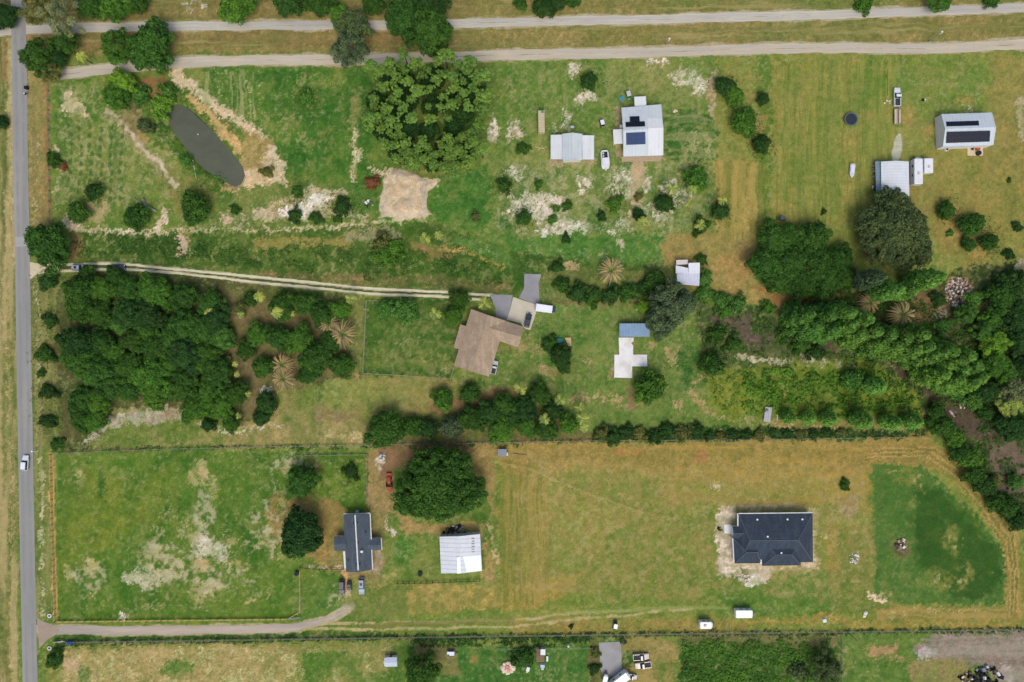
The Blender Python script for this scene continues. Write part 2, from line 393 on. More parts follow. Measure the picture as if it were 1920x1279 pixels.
# --- green north of the ditch, white sand by the houses
lay(poly([(806, 330), (950, 300), (960, 420), (830, 430), (806, 400)], 8, 6), (58, 102, 40), (80, 116, 46), 'm')
lay(line([(700, 318), (735, 322), (780, 345), (822, 338)], 13, 5, 4), (196, 176, 140), fill=1.0, nz='s')
lay(poly([(925, 110), (1345, 100), (1345, 300), (1290, 460), (925, 470), (915, 300)], 12, 8), (90, 118, 50), (120, 128, 66), 'l')
lay(poly([(925, 120), (1010, 120), (1020, 250), (930, 300)], 16, 6), (74, 110, 44), (98, 122, 52), 'm', amt=.8)
lay(rect(930, 300, 1340, 440, 24, 12), (62, 100, 42), fill=.4, nz='3', rough=1, k=2, amt=.8)
lay(rect(930, 300, 1340, 440, 24, 12), (172, 166, 132), fill=.33, nz='s', rough=1, k=2.2, amt=.6)
for cx, cy, rx, ry, f in ((1010, 385, 75, 38, .75), (1055, 430, 60, 22, .7), (1100, 350, 24, 20, .6), (960, 330, 34, 20, .5), (1180, 345, 60, 36, .5), (1230, 400, 60, 26, .45),
                          (1270, 360, 44, 40, .5), (1080, 135, 14, 22, .7), (1100, 182, 24, 12, .8), (1283, 143, 30, 18, .75), (1222, 117, 10, 7, .7), (1316, 155, 16, 22, .5),
                          (1245, 120, 10, 6, .7), (1150, 420, 50, 18, .4), (930, 240, 12, 30, .8), (965, 240, 12, 34, .7), (1065, 215, 20, 40, .35), (1040, 240, 16, 14, .4)):
    lay(ell(cx, cy, rx * 1.25, ry * 1.25, soft=.9, w=9), (140, 140, 92), (158, 148, 110), 's', fill=f * .8, nz='s', rough=1, k=2.5, amt=.8)
    lay(ell(cx, cy, rx, ry, soft=.8, w=9), WH, SA, 's', fill=f * 1.0, nz='s', rough=1, k=2.6, amt=.88)
lay(ell(1195, 350, 16, 50, 10, .5), (184, 162, 124), (160, 140, 100), 's', fill=.9, nz='s', rough=1)
lay(line([(1200, 300), (1192, 350), (1180, 400)], 14, 8, 5), (188, 160, 126), fill=.8, nz='s', rough=1)
lay(line([(1350, 135), (1332, 160), (1345, 215), (1370, 258), (1440, 262)], 20, 10, 6), (182, 166, 136), (150, 124, 84), '2', fill=1.0, nz='s')
lay(poly([(1395, 130), (1435, 130), (1440, 260), (1395, 250), (1370, 180)], 10, 4), (142, 122, 72), (124, 122, 62), 'h', amt=.8)
lay(rect(1247, 205, 1300, 285, 10, 6), (60, 100, 40), amt=.85)
lay(rect(1250, 215, 1345, 300, 12, 5), (54, 96, 40), fill=.6, nz='h', rough=1, k=3)
lay(rect(1260, 240, 1345, 330, 12, 6), (158, 158, 104), fill=.34, nz='s', rough=1, k=3)
# --- east fields
EF = poly([(1345, 100), (1990, 92), (1990, 560), (1880, 520), (1760, 540), (1600, 470), (1500, 470), (1400, 450), (1345, 300)], 8, 4)
lay(EF, (108, 124, 54), (132, 130, 66), 'l')
lay(rect(1440, 105, 1680, 420, 24, 6), (142, 130, 66), (150, 132, 70), 's', fill=.48, nz='V', rough=1, k=2.4, amt=.7)
lay(rect(1440, 105, 1680, 420, 24, 6), (84, 116, 44), fill=.45, nz='v', rough=1, k=2.4, amt=.6)
lay(rect(1590, 115, 1860, 260, 40, 14), (88, 120, 50), fill=.5, nz='3', rough=1, k=1.6, amt=.7)
lay(rect(1340, 300, 1440, 460, 12, 5), (142, 124, 68), (158, 138, 76), 'v')
lay(rect(1340, 300, 1440, 460, 12, 5), (98, 112, 46), fill=.4, nz='V', rough=1, k=3, amt=.8)
lay(rect(1420, 100, 1446, 460, 8, 4), (84, 116, 44), (104, 120, 50), 'v', amt=.7)
lay(poly([(1720, 280), (1990, 200), (1990, 560), (1850, 520), (1760, 480)], 26, 12), (142, 124, 66), (118, 120, 58), 'm', fill=.9, nz='l', rough=1, k=2)
lay(rect(1850, 100, 1990, 330, 26, 10), (136, 124, 68), fill=.7, nz='l', rough=1, k=2, amt=.8)
lay(ell(1627, 218, 13, 13, soft=.5, w=3), (164, 122, 78))
for p in ((1600, 115, 10, 8), (1810, 190, 30, 12), (1700, 220, 20, 26), (1470, 285, 18, 6), (1740, 250, 16, 22), (1790, 400, 24, 30), (1875, 250, 12, 30)):
    lay(ell(*p, soft=.8), (160, 128, 74), fill=.7, nz='s', rough=1, amt=.8)
lay(line([(1913, 190), (1918, 260)], 12, 8), (176, 164, 132), amt=.6)
lay(ell(1815, 208, 10, 6), (180, 160, 130), fill=.7, nz='s', rough=1)
# --- ochre corner around the white shed
lay(poly([(1243, 440), (1400, 430), (1430, 460), (1412, 520), (1510, 545), (1500, 590), (1330, 545), (1245, 545)], 8, 5), (152, 132, 78), (140, 122, 66), 'm')
lay(poly([(1340, 480), (1415, 460), (1412, 520), (1380, 560), (1330, 520)], 16, 8), (162, 122, 74), fill=.6, nz='3', rough=1, amt=.8)
lay(poly([(1400, 530), (1520, 555), (1520, 600), (1480, 590)], 8, 5), (160, 114, 66), (136, 108, 64), 'm')
lay(rect(1420, 180, 1445, 470, 6, 4), (96, 116, 46), fill=.6, nz='v', rough=1)
# --- the middle green and ditch
lay(poly([(1060, 440), (1245, 438), (1243, 495), (1120, 490), (960, 470), (940, 440)], 10, 5), (62, 104, 42), (82, 118, 50), 'l')
lay(rect(1000, 455, 1240, 520, 16, 8), (150, 154, 100), fill=.22, nz='2', rough=1, k=3)
lay(poly([(128, 432), (480, 440), (800, 415), (960, 470), (1240, 500), (1240, 560), (1000, 600), (960, 552), (480, 512), (150, 495)], 8, 5), (76, 100, 40), (58, 86, 34), 'l')
lay(poly([(480, 450), (670, 445), (660, 462), (480, 470)], 8, 6), (146, 132, 74), (104, 112, 50), '2')
lay(poly([(640, 430), (760, 420), (760, 450), (650, 455)], 8, 6), (140, 134, 94), fill=.6, nz='s', rough=1, k=3)
lay(poly([(765, 450), (830, 465), (860, 480), (810, 490), (770, 465)], 8, 6), (142, 112, 72), (112, 104, 56), 'm')
lay(line([(830, 470), (880, 475), (915, 490), (945, 502)], 8, 6, 4), (178, 140, 76), (128, 116, 58), 's', fill=.9, nz='s', rough=1)
lay(poly([(850, 440), (960, 470), (960, 500), (900, 480), (845, 455)], 8, 5), (98, 122, 58), (72, 106, 46), '2')
lay(line([(850, 452), (960, 480)], 8, 6, 4), (146, 152, 106), fill=.35, nz='h', rough=1, k=4)
lay(poly([(480, 505), (960, 520), (960, 552), (480, 518)], 8, 4), (112, 104, 62), (72, 92, 40), 'm')
lay(line([(480, 512), (620, 520), (800, 528), (955, 540)], 8, 6, 3), (146, 118, 78), fill=.6, nz='m', rough=1, amt=.8)
lay(ell(343, 458, 11, 21, 8, .4, 4), (196, 182, 156), (160, 122, 84), '2')
lay(ell(140, 462, 14, 22, 20, .6), (136, 106, 70), amt=.9)
lay(rect(1000, 500, 1300, 580, 14, 8), (84, 108, 48), (120, 110, 66), 'm', fill=.8, nz='m', rough=1)
lay(rect(1035, 555, 1230, 600, 10, 8), (136, 114, 78), (100, 108, 56), 'm', fill=.6, nz='m', rough=1)
lay(ell(1070, 498, 16, 12), (170, 142, 104), fill=.8, nz='s', rough=1)
lay(ell(1165, 452, 14, 12), (176, 164, 132), fill=.5, nz='s', rough=1)
# --- wood floor, palm ground, lawn
lay(poly([(110, 512), (440, 520), (680, 560), (680, 730), (520, 780), (480, 830), (120, 850), (100, 700)], 8, 6), (92, 82, 52), (70, 84, 42), 'm')
lay(poly([(425, 540), (680, 562), (680, 700), (560, 720), (500, 740), (470, 800), (440, 700)], 10, 8), (124, 104, 74), (94, 96, 54), 'm')
lay(rect(430, 535, 680, 570, 8, 5), (88, 102, 46), fill=.55, nz='m', rough=1)
lay(poly([(640, 545), (690, 555), (684, 700), (655, 700)], 8, 5), (124, 122, 70), (92, 108, 50), '2')
lay(poly([(685, 560), (860, 562), (850, 706), (680, 700)], 4, 1), (72, 100, 40), (60, 92, 36), 'm')
lay(rect(690, 655, 850, 690, 12, 5), (112, 116, 54), fill=.6, nz='h', rough=1, k=2, amt=.8)
lay(ell(800, 676, 8, 5), (160, 148, 90), fill=.6, nz='s', rough=1)
lay(ell(833, 686, 10, 7), (150, 142, 86), fill=.6, nz='s', rough=1)
# --- rough ground south of the wood
SG = poly([(215, 765), (400, 780), (490, 790), (520, 730), (680, 705), (850, 712), (900, 730), (800, 770), (690, 790), (690, 832), (110, 842), (160, 835), (200, 810)], 9, 6)
lay(SG, (128, 124, 70), (152, 136, 88), '2')
lay(SG, (102, 116, 52), fill=.5, nz='l', rough=1, k=3)
lay(poly([(205, 772), (345, 765), (345, 790), (215, 800), (165, 835), (150, 832)], 8, 6), (192, 180, 160), (142, 118, 88), '2', fill=.8, nz='s', rough=1)
lay(rect(585, 748, 680, 790, 12, 8), (150, 118, 90), (116, 112, 60), '2', fill=.8, nz='m', rough=1)
lay(line([(370, 800), (430, 812), (490, 800), (525, 795)], 7, 5, 4), (198, 188, 162), fill=.7, nz='s', rough=1)
lay(line([(610, 815), (690, 822)], 20, 8, 5), (176, 158, 110), fill=.6, nz='s', rough=1)
lay(ell(495, 730, 12, 6), (206, 198, 184), amt=.9)
lay(rect(690, 706, 850, 790, 12, 6), (122, 124, 64), (140, 126, 74), 'm')
lay(rect(600, 710, 800, 790, 16, 8), (130, 132, 68), fill=.5, nz='3', rough=1)
lay(poly([(800, 760), (960, 720), (960, 745), (820, 785)], 8, 6), (136, 100, 70), (110, 98, 58), 'm')
lay(poly([(690, 790), (1110, 740), (1110, 830), (690, 835)], 10, 5), (112, 98, 64), (84, 98, 48), 'm')
# --- middle yards
lay(poly([(960, 560), (1240, 580), (1330, 640), (1330, 830), (1110, 812), (960, 735), (900, 720), (930, 690), (985, 620)], 10, 6), (84, 114, 48), (106, 122, 60), 'l')
lay(poly([(1000, 600), (1100, 600), (1110, 740), (960, 730)], 16, 8), (70, 106, 42), (96, 118, 54), 'm')
for cx, cy, rx, ry, f in ((983, 655, 12, 10, 1.), (1030, 695, 26, 16, .6), (1110, 680, 16, 12, .5), (1000, 650, 40, 30, .3), (1262, 670, 18, 36, .6), (1130, 740, 30, 12, .5), (1190, 760, 44, 10, .5),
                          (1160, 750, 30, 6, .5), (1145, 700, 10, 16, .5), (1220, 640, 16, 14, .5), (1280, 755, 20, 16, .3), (1090, 750, 30, 20, .5)):
    lay(ell(cx, cy, rx, ry, soft=.7, w=8), (172, 152, 104), (150, 126, 84), 's', fill=f, nz='2', rough=1, k=4)
lay(ell(1055, 695, 60, 20, 0, 1), (108, 110, 56), fill=.5, nz='m', rough=1, amt=.6)
lay(rect(1265, 650, 1345, 740, 14, 8), (60, 98, 42), (80, 110, 50), 'm', fill=.7, nz='m', rough=1)
lay(line([(1322, 700), (1300, 735), (1325, 780), (1400, 790), (1500, 800)], 15, 7, 6), (172, 150, 102), (120, 118, 60), '2', fill=.75, nz='s', rough=1)
lay(ell(1185, 745, 12, 28), (130, 108, 74), amt=.8)
# --- thicket and leafy hollow
lay(poly([(1300, 560), (1480, 580), (1640, 640), (1740, 720), (1740, 800), (1320, 690), (1310, 640)], 12, 8), (86, 84, 56), (62, 84, 38), 'm')
for p in ((1345, 590, 22, 18), (1420, 620, 60, 30), (1385, 600, 30, 20), (1520, 640, 50, 20)):
    lay(ell(*p, soft=.6, w=10), (108, 88, 76), (84, 74, 58), 's', fill=.75, nz='m', rough=1)
lay(poly([(1330, 690), (1600, 672), (1720, 720), (1730, 790), (1380, 790), (1325, 760)], 10, 6), (112, 124, 44), (88, 108, 38), 'm')
lay(poly([(1325, 700), (1400, 695), (1410, 775), (1340, 770)], 12, 8), (124, 128, 46), (104, 116, 42), '2')
lay(line([(1370, 668), (1440, 672), (1560, 680), (1600, 690)], 14, 7, 6), (178, 172, 140), (128, 122, 78), 's', fill=.55, nz='s', rough=1, k=4)
lay(rect(1450, 780, 1735, 812, 8, 5), (98, 110, 50), (132, 120, 70), '2')
lay(line([(1445, 800), (1500, 802), (1570, 800)], 9, 5, 4), (184, 156, 110), fill=.7, nz='s', rough=1)
lay(line([(1650, 806), (1705, 806)], 6, 4, 3), (196, 184, 156), fill=.7, nz='s', rough=1)
lay(rect(1110, 805, 1740, 832, 6, 4), (44, 68, 32), (60, 88, 38), 'm')
# --- eastern thicket floor, mulch track
lay(poly([(1500, 570), (1640, 530), (1990, 480), (1990, 1000), (1900, 990), (1820, 880), (1740, 800), (1740, 720), (1640, 640)], 14, 10), (66, 76, 40), (50, 68, 32), 'm')
lay(line([(1620, 640), (1690, 678), (1745, 720), (1790, 780), (1850, 810), (1930, 850)], 40, 16, 10), (92, 76, 62), (66, 62, 44), '2')
lay(poly([(1830, 810), (1990, 780), (1990, 930), (1870, 930), (1850, 860)], 12, 10), (120, 94, 82), (88, 80, 58), '2')
lay(poly([(1700, 540), (1780, 550), (1790, 600), (1720, 600)], 10, 8), (128, 96, 64), (96, 88, 56), 'm')
lay(ell(1800, 530, 26, 8), (168, 124, 76), amt=.9)
lay(line([(1930, 490), (1890, 530), (1860, 570), (1850, 610)], 18, 8, 4), (122, 118, 78), (140, 132, 100), 's')
lay(line([(1915, 490), (1885, 530)], 6, 4, 2), (176, 168, 146), amt=.8)
lay(line([(1770, 580), (1762, 610)], 18, 8, 5), (142, 130, 112), amt=.9)
lay(ell(1805, 762, 8, 4, 40), (208, 200, 170)); lay(ell(1788, 781, 6, 4, 40), (190, 180, 176))
# --- south-west paddock
SP = poly([(104, 850), (560, 848), (690, 852), (690, 960), (640, 1090), (565, 1160), (110, 1164)], 5, 2)
lay(SP, (94, 118, 42), (74, 106, 38), 'l')
lay(poly([(120, 880), (340, 860), (360, 980), (200, 1030), (112, 1080)], 40, 16), (116, 122, 42), (96, 116, 42), 'm', fill=.8, nz='x', rough=.7, k=2, amt=.8)
lay(SP, (54, 92, 36), fill=.3, nz='3', rough=1, k=2, amt=.6)
lay(ell(190, 910, 9, 36), (52, 92, 34), fill=.9, nz='m', rough=1, amt=.8); lay(ell(152, 1120, 10, 34), (58, 98, 34), amt=.7)
for cx, cy, rx, ry, f, c in ((275, 1075, 42, 24, .8, 1), (305, 1050, 60, 44, .5, 0), (380, 1015, 24, 34, .9, 1), (418, 1035, 26, 22, .7, 1), (375, 1050, 30, 20, .7, 0), (440, 1060, 34, 18, .6, 0),
                            (375, 895, 22, 36, .75, 0), (400, 925, 10, 34, .7, 0), (340, 985, 80, 40, .38, 0), (125, 1075, 12, 16, .7, 0), (168, 1055, 15, 22, .75, 0), (135, 900, 16, 34, .45, 0),
                            (280, 1140, 30, 10, .6, 0), (385, 1110, 44, 36, .5, 0), (230, 1160, 14, 4, .7, 1), (520, 940, 20, 50, .45, 0), (505, 1015, 18, 40, .55, 0), (440, 1000, 30, 30, .35, 0),
                            (178, 1110, 9, 30, .4, 0), (480, 1120, 40, 10, .4, 0), (590, 860, 40, 14, .3, 0), (540, 880, 30, 30, .4, 0), (590, 1095, 16, 18, .6, 1), (525, 1050, 20, 20, .45, 0)):
    lay(ell(cx, cy, rx * 1.25, ry * 1.25, soft=.9, w=12), (132, 138, 78), (150, 142, 96), 's', fill=f * .7, nz='s', rough=1, k=2.5, amt=.8)
    lay(ell(cx, cy, rx, ry, soft=.8, w=12), *((WH, (186, 168, 134)) if c else ((172, 160, 112), (146, 138, 82))), cn='s', fill=f * .95, nz='s', rough=1, k=2.4, amt=.9)
lay(ell(375, 1053, 16, 8), (186, 146, 98), amt=.8); lay(ell(378, 890, 8, 14), (188, 152, 110), amt=.8)
lay(line([(96, 852), (104, 1166)], 5, 3, 1), (176, 148, 84))
# --- ground round the two trees and the dark-roofed house
lay(poly([(500, 925), (600, 920), (660, 960), (640, 1075), (560, 1050), (500, 1000)], 14, 10), (158, 116, 72), (132, 120, 68), '2', fill=.8, nz='m', rough=1)
lay(ell(590, 875, 10, 10), (150, 112, 76), amt=.9)
lay(poly([(635, 960), (720, 960), (740, 1000), (735, 1060), (720, 1085), (690, 1090), (640, 1075), (620, 1050)], 9, 7), (148, 126, 84), (112, 116, 60), '2')
lay(poly([(715, 955), (740, 990), (745, 1020), (728, 1010)], 7, 6), WH, (150, 140, 104), 's', fill=.7, nz='s', rough=1)
lay(line([(570, 1062), (600, 1066), (640, 1062)], 8, 5, 4), (190, 176, 140), fill=.6, nz='s', rough=1)
lay(rect(696, 1030, 722, 1075, 8, 5), (140, 114, 82), (164, 150, 118), 's')
lay(poly([(642, 1066), (651, 1066), (655, 1090), (660, 1116), (645, 1116), (640, 1090)], 3, 1), (192, 146, 104))
lay(poly([(690, 852), (735, 850), (745, 960), (700, 960), (688, 940)], 7, 5), (154, 126, 82), (138, 118, 74), '2')
lay(poly([(715, 835), (890, 832), (890, 860), (760, 870), (730, 900), (715, 900)], 7, 5), (138, 102, 74), (120, 98, 64), 'm')
lay(ell(716, 868, 10, 14), (190, 180, 156), fill=.6, nz='s', rough=1)
lay(poly([(730, 940), (780, 980), (920, 980), (950, 830), (885, 830), (880, 870), (935, 960), (910, 990), (930, 1090), (905, 1080), (910, 1000), (830, 998), (760, 1000)], 9, 5), (156, 128, 80), (138, 122, 70), 'm')
lay(line([(920, 985), (932, 1060)], 10, 6, 4), (172, 148, 104), fill=.8, nz='s', rough=1)
lay(poly([(720, 1005), (810, 1000), (822, 1085), (700, 1110), (720, 1060)], 10, 6), (92, 116, 48), (118, 124, 62), 'm')
lay(ell(760, 1030, 20, 26), (66, 112, 42), amt=.8)
lay(line([(695, 1118), (720, 1090), (750, 1070)], 14, 7, 5), (150, 140, 84), fill=.8, nz='s', rough=1)
lay(ell(690, 1120, 22, 8), (182, 166, 128), fill=.5, nz='s', rough=1)
lay(rect(700, 1095, 960, 1150, 10, 6), (152, 134, 74), (136, 128, 66), 'm')
lay(rect(745, 1098, 960, 1150, 14, 8), (176, 140, 76), fill=.4, nz='3', rough=1, k=2, amt=.8)
lay(rect(655, 1100, 760, 1160, 14, 8), (88, 112, 46), (122, 122, 66), 'm')
# --- the big southern hay field
HF = poly([(925, 832), (1745, 820), (1800, 870), (1920, 1030), (1990, 1100), (1990, 1178), (960, 1190), (740, 1190), (740, 1150), (945, 1140)], 6, 3)
lay(HF, (124, 128, 58), (104, 122, 52), 'l')
lay(poly([(925, 832), (1745, 820), (1790, 870), (1500, 900), (1340, 900), (1100, 880), (940, 900)], 18, 8), (148, 126, 68), (134, 120, 62), 'h')
lay(poly([(1230, 835), (1640, 830), (1640, 1000), (1540, 950), (1340, 930)], 30, 14), (144, 126, 60), fill=.6, nz='h', rough=1, k=2, amt=.8)
lay(rect(940, 880, 1030, 1130, 16, 14), (150, 130, 66), (128, 122, 60), 'v', fill=.7, nz='3', rough=1, k=2)
lay(rect(940, 880, 1030, 1130, 16, 6), (98, 112, 50), fill=.45, nz='v', rough=1, k=3.5, amt=.7)
lay(poly([(940, 1090), (1110, 1060), (1060, 1130), (940, 1150)], 14, 8), (160, 132, 68), fill=.7, nz='3', rough=1, k=2, amt=.8)
lay(poly([(1130, 980), (1350, 950), (1380, 1150), (1120, 1150), (1100, 1060)], 40, 20), (98, 118, 48), (86, 112, 46), 'm', fill=.55, nz='l', rough=1, k=1.6, amt=.85)
lay(rect(1000, 860, 1400, 1130, 40, 20), (100, 112, 54), fill=.25, nz='3', rough=1, k=2, amt=.6)
lay(rect(1000, 850, 1640, 1130, 40, 20), (156, 136, 76), fill=.42, nz='2', rough=1, k=2, amt=.55)
lay(line([(960, 865), (1060, 910), (1160, 955), (1300, 985)], 7, 5, 3), (158, 146, 92), fill=.5, nz='h', rough=1, k=3, amt=.8)
lay(line([(1010, 885), (1120, 925), (1220, 962)], 2.5, 2, 2), (84, 98, 48), amt=.6)
lay(ell(1180, 845, 30, 12), (166, 116, 68), fill=.7, nz='m', rough=1); lay(ell(1315, 855, 16, 16), (152, 112, 68), fill=.8, nz='m', rough=1)
lay(ell(1340, 915, 10, 10), (200, 186, 150), fill=.5, nz='s', rough=1)
lay(rect(1560, 1000, 1640, 1150, 20, 10), (90, 112, 48), (120, 120, 58), 'm', amt=.9)
lay(poly([(1350, 1080), (1560, 1070), (1560, 1150), (1350, 1150)], 16, 8), (84, 114, 46), (100, 120, 52), 'm')
lay(line([(1400, 1165), (1520, 1163), (1545, 1150), (1600, 1172), (1900, 1172)], 9, 6, 4), (160, 130, 68), amt=.8)
lay(rect(960, 1162, 1400, 1186, 8, 4), (150, 126, 68), (126, 118, 60), 'm', amt=.8)
lay(ell(1590, 950, 20, 26), (156, 134, 108), (120, 112, 70), 's', fill=.7, nz='s', rough=1)
lay(ell(1605, 1010, 10, 30), (158, 144, 110), fill=.4, nz='s', rough=1)
lay(rect(1545, 985, 1580, 1070, 14, 8), (148, 126, 60), fill=.8, nz='m', rough=1)
# mown band round the eastern paddock
band = [(1632, 850), (1745, 848), (1800, 885), (1850, 945), (1893, 1010), (1902, 1080), (1900, 1150)]
lay(line(band, 34, 5, 2), (148, 122, 66), (126, 116, 60), 'm')
for o in (-13, -8, -2, 4, 10):
    lay(line([(x + o * .7, y - o * .8) for x, y in band], 1.8, 1.5, 1), (172, 144, 84) if o % 4 else (98, 100, 50), amt=.8)
lay(poly([(1634, 868), (1700, 872), (1742, 880), (1800, 940), (1860, 1000), (1884, 1040), (1884, 1132), (1800, 1136), (1640, 1130)], 4, 2), (58, 98, 40), (84, 112, 48), 'l')
lay(poly([(1710, 900), (1770, 910), (1876, 1030), (1870, 1120), (1790, 1125), (1710, 1050)], 12, 10), (44, 82, 28), (60, 92, 34), 'm')
for cx, cy, rx, ry in ((1700, 895, 40, 22), (1765, 1000, 50, 30), (1760, 1100, 50, 20), (1790, 1050, 40, 20), (1745, 960, 20, 18)):
    lay(ell(cx, cy, rx, ry, soft=.8, w=12), (146, 136, 66), (122, 124, 54), 's', fill=.5, nz='2', rough=1, k=3)
lay(rect(1640, 1040, 1710, 1130, 16, 8), (76, 110, 48), fill=.8, nz='m', rough=1)
lay(ell(1687, 1030, 22, 22, soft=.3, w=3), (116, 112, 62)); lay(ell(1688, 1028, 14, 17, soft=.4), (150, 120, 100), (96, 84, 68), '2')
lay(ell(1645, 1123, 22, 7, 15), (206, 182, 148)); lay(ell(1818, 1150, 6, 6), (186, 156, 110), amt=.9)
lay(rect(1640, 1140, 1900, 1165, 8, 4), (140, 124, 64), (110, 114, 56), 'h')
lay(rect(1660, 1140, 1860, 1160, 8, 8), (186, 174, 120), fill=.2, nz='s', rough=1, k=4)
# --- building pad of the new house
lay(poly([(1345, 950), (1420, 935), (1500, 938), (1532, 960), (1532, 1068), (1450, 1074), (1425, 1102), (1395, 1085), (1345, 1082), (1342, 1000)], 8, 6), (182, 166, 128), (146, 134, 84), 's', fill=.95, nz='s', rough=1)
lay(poly([(1348, 960), (1385, 950), (1385, 1060), (1440, 1062), (1450, 1074), (1425, 1100), (1400, 1088), (1350, 1078), (1343, 1000)], 6, 6), (206, 199, 184), (190, 176, 150), '2')
lay(ell(1412, 1090, 20, 10), (222, 216, 200)); lay(ell(1396, 1074, 5, 6, w=2), (96, 116, 50))
lay(rect(1372, 1000, 1528, 1062, 3, 1), (202, 182, 150))
lay(ell(1575, 1015, 7, 7), (190, 172, 124), fill=.6, nz='s', rough=1); lay(ell(1550, 1008, 6, 6), (190, 172, 124), fill=.6, nz='s', rough=1)
# --- southern drive verges and ditch
lay(rect(100, 1163, 565, 1176, 3, 1), (104, 124, 40), (86, 114, 42), 'm')
lay(rect(560, 1085, 640, 1160, 9, 5), (72, 108, 42), (92, 116, 50), 'm')
lay(poly([(100, 1189), (640, 1186), (740, 1188), (740, 1200), (100, 1206)], 4, 2), (70, 98, 40), (54, 84, 34), 'm')
lay(line([(120, 1208), (260, 1203), (480, 1200), (700, 1196), (960, 1193), (1440, 1187), (1930, 1181)], 6, 3, 2), (58, 60, 36), (42, 58, 28), 'm')
# --- southern strip of lots
lay(poly([(88, 1210), (740, 1202), (760, 1340), (88, 1340)], 6, 3), (104, 118, 50), (132, 128, 72), 'l')
lay(poly([(110, 1212), (560, 1208), (540, 1300), (110, 1340)], 12, 6), (164, 146, 96), (128, 124, 68), 's', fill=.7, nz='l', rough=1, k=3)
lay(rect(110, 1210, 740, 1300, 14, 6), (196, 178, 126), fill=.32, nz='2', rough=1, k=4, amt=.8)
lay(ell(330, 1255, 40, 16), (78, 112, 44), fill=.7, nz='m', rough=1); lay(ell(155, 1265, 10, 20), (66, 104, 40), amt=.8); lay(ell(132, 1245, 18, 16), (176, 148, 112), amt=.8)
lay(rect(740, 1212, 1115, 1340, 8, 4), (72, 108, 44), (58, 98, 40), 'l')
lay(rect(775, 1215, 860, 1262, 14, 8), (132, 116, 74), (100, 108, 54), 'm')
lay(rect(560, 1215, 740, 1300, 14, 6), (84, 112, 44), fill=.6, nz='l', rough=1)
lay(rect(690, 1200, 770, 1300, 14, 6), (84, 108, 44), fill=.7, nz='l', rough=1)
lay(ell(890, 1236, 6, 6), (140, 112, 60)); lay(ell(975, 1233, 24, 18), (46, 76, 34), amt=.9)
lay(rect(1105, 1200, 1125, 1340, 6, 5), (116, 100, 66), (86, 90, 48), '2')
lay(poly([(1165, 1196), (1245, 1194), (1275, 1220), (1275, 1340), (1165, 1340)], 7, 5), (156, 132, 82), (128, 118, 64), 'm')
lay(rect(1225, 1240, 1275, 1340, 8, 5), (96, 112, 48), fill=.5, nz='v', rough=1, k=3)
lay(rect(1168, 1225, 1190, 1250, 8, 5), (62, 92, 42))
lay(poly([(1275, 1200), (1575, 1192), (1578, 1340), (1275, 1340)], 6, 4), (60, 96, 34), (44, 76, 28), 'm')
lay(poly([(1275, 1190), (1440, 1188), (1570, 1192), (1570, 1215), (1275, 1206)], 5, 4), (118, 108, 72), (74, 92, 42), '2')
lay(poly([(1575, 1188), (1990, 1182), (1990, 1340), (1578, 1340)], 5, 3), (74, 108, 44), (96, 118, 52), 'l')
lay(rect(1620, 1205, 1700, 1250, 20, 14), (156, 124, 84), fill=.5, nz='m', rough=1, k=3)
lay(rect(1700, 1235, 1830, 1290, 12, 8), (150, 124, 88), (104, 116, 54), '2', fill=.8, nz='m', rough=1)
lay(poly([(1710, 1210), (1760, 1190), (1830, 1183), (1990, 1180), (1990, 1340), (1865, 1340), (1860, 1262), (1800, 1240), (1735, 1235)], 7, 6), (136, 124, 106), (120, 108, 94), 'h')
lay(ell(1740, 1225, 24, 12), (168, 164, 156), fill=.7, nz='m', rough=1, amt=.8); lay(ell(1885, 1260, 16, 22), (170, 164, 152), fill=.6, nz='m', rough=1)
lay(rect(1820, 1184, 1910, 1192, 4), (74, 96, 44), fill=.7, nz='m', rough=1)
# --- worn soil beneath slabs and buildings
lay(rect(1162, 285, 1245, 303, 5, 2), (178, 160, 130), (150, 134, 104), 's')
lay(rect(1152, 200, 1168, 296, 5, 3), (168, 148, 112), (128, 118, 80), 's')
lay(rect(1028, 296, 1120, 308, 4, 2), (156, 140, 106)); lay(rect(925, 640, 1000, 660, 10, 6), (120, 120, 66), amt=.5)
lay(ell(1215, 206, 10, 4), (150, 124, 96)); lay(rect(1636, 300, 1650, 372, 5, 3), (120, 104, 76), amt=.8)
lay(rect(1755, 224, 1764, 276, 4, 3), (132, 118, 88), (90, 84, 62), 's'); lay(ell(1675, 370, 30, 10), (126, 108, 76), amt=.6)
for cx, cy, r in ((1478, 575, 30), (1640, 470, 40), (1700, 380, 80), (1560, 560, 50), (1822, 440, 44), (1400, 470, 30)):
    lay(ell(cx, cy, r, r, soft=.8), (136, 108, 70), fill=.5, nz='m', rough=1, amt=.7)
# ragged, intergrown borders: look every point's soil up a little way off
ox = (N['f'] - .5) * 3.0 + (N['s'] - .5) * 5.0 + RS.uniform(-.8, .8, (NY, NX)); oy = (np.roll(N['f'], 40, 1) - .5) * 3.4 + (np.roll(N['s'], 60, 0) - .5) * 5.0 + RS.uniform(-1.1, 1.1, (NY, NX))
iy, ix = np.mgrid[0:NY, 0:NX]; jx = np.clip(ix + np.rint(ox).astype(int), 0, NX - 1); jy = np.clip(iy + np.rint(oy).astype(int), 0, NY - 1)
COLR = COLR[jy, jx]
f = (.62 * N['f'] + .38 * RS.rand(NY, NX).astype(np.float32))[..., None]
COLR = COLR * (np.array([.74, .80, .74]) * (1 - f) + np.array([1.32, 1.24, 1.30]) * f)
f = N['2'][..., None]; COLR = COLR * (np.array([.76, .88, .80]) * (1 - f) + np.array([1.27, 1.14, 1.2]) * f)
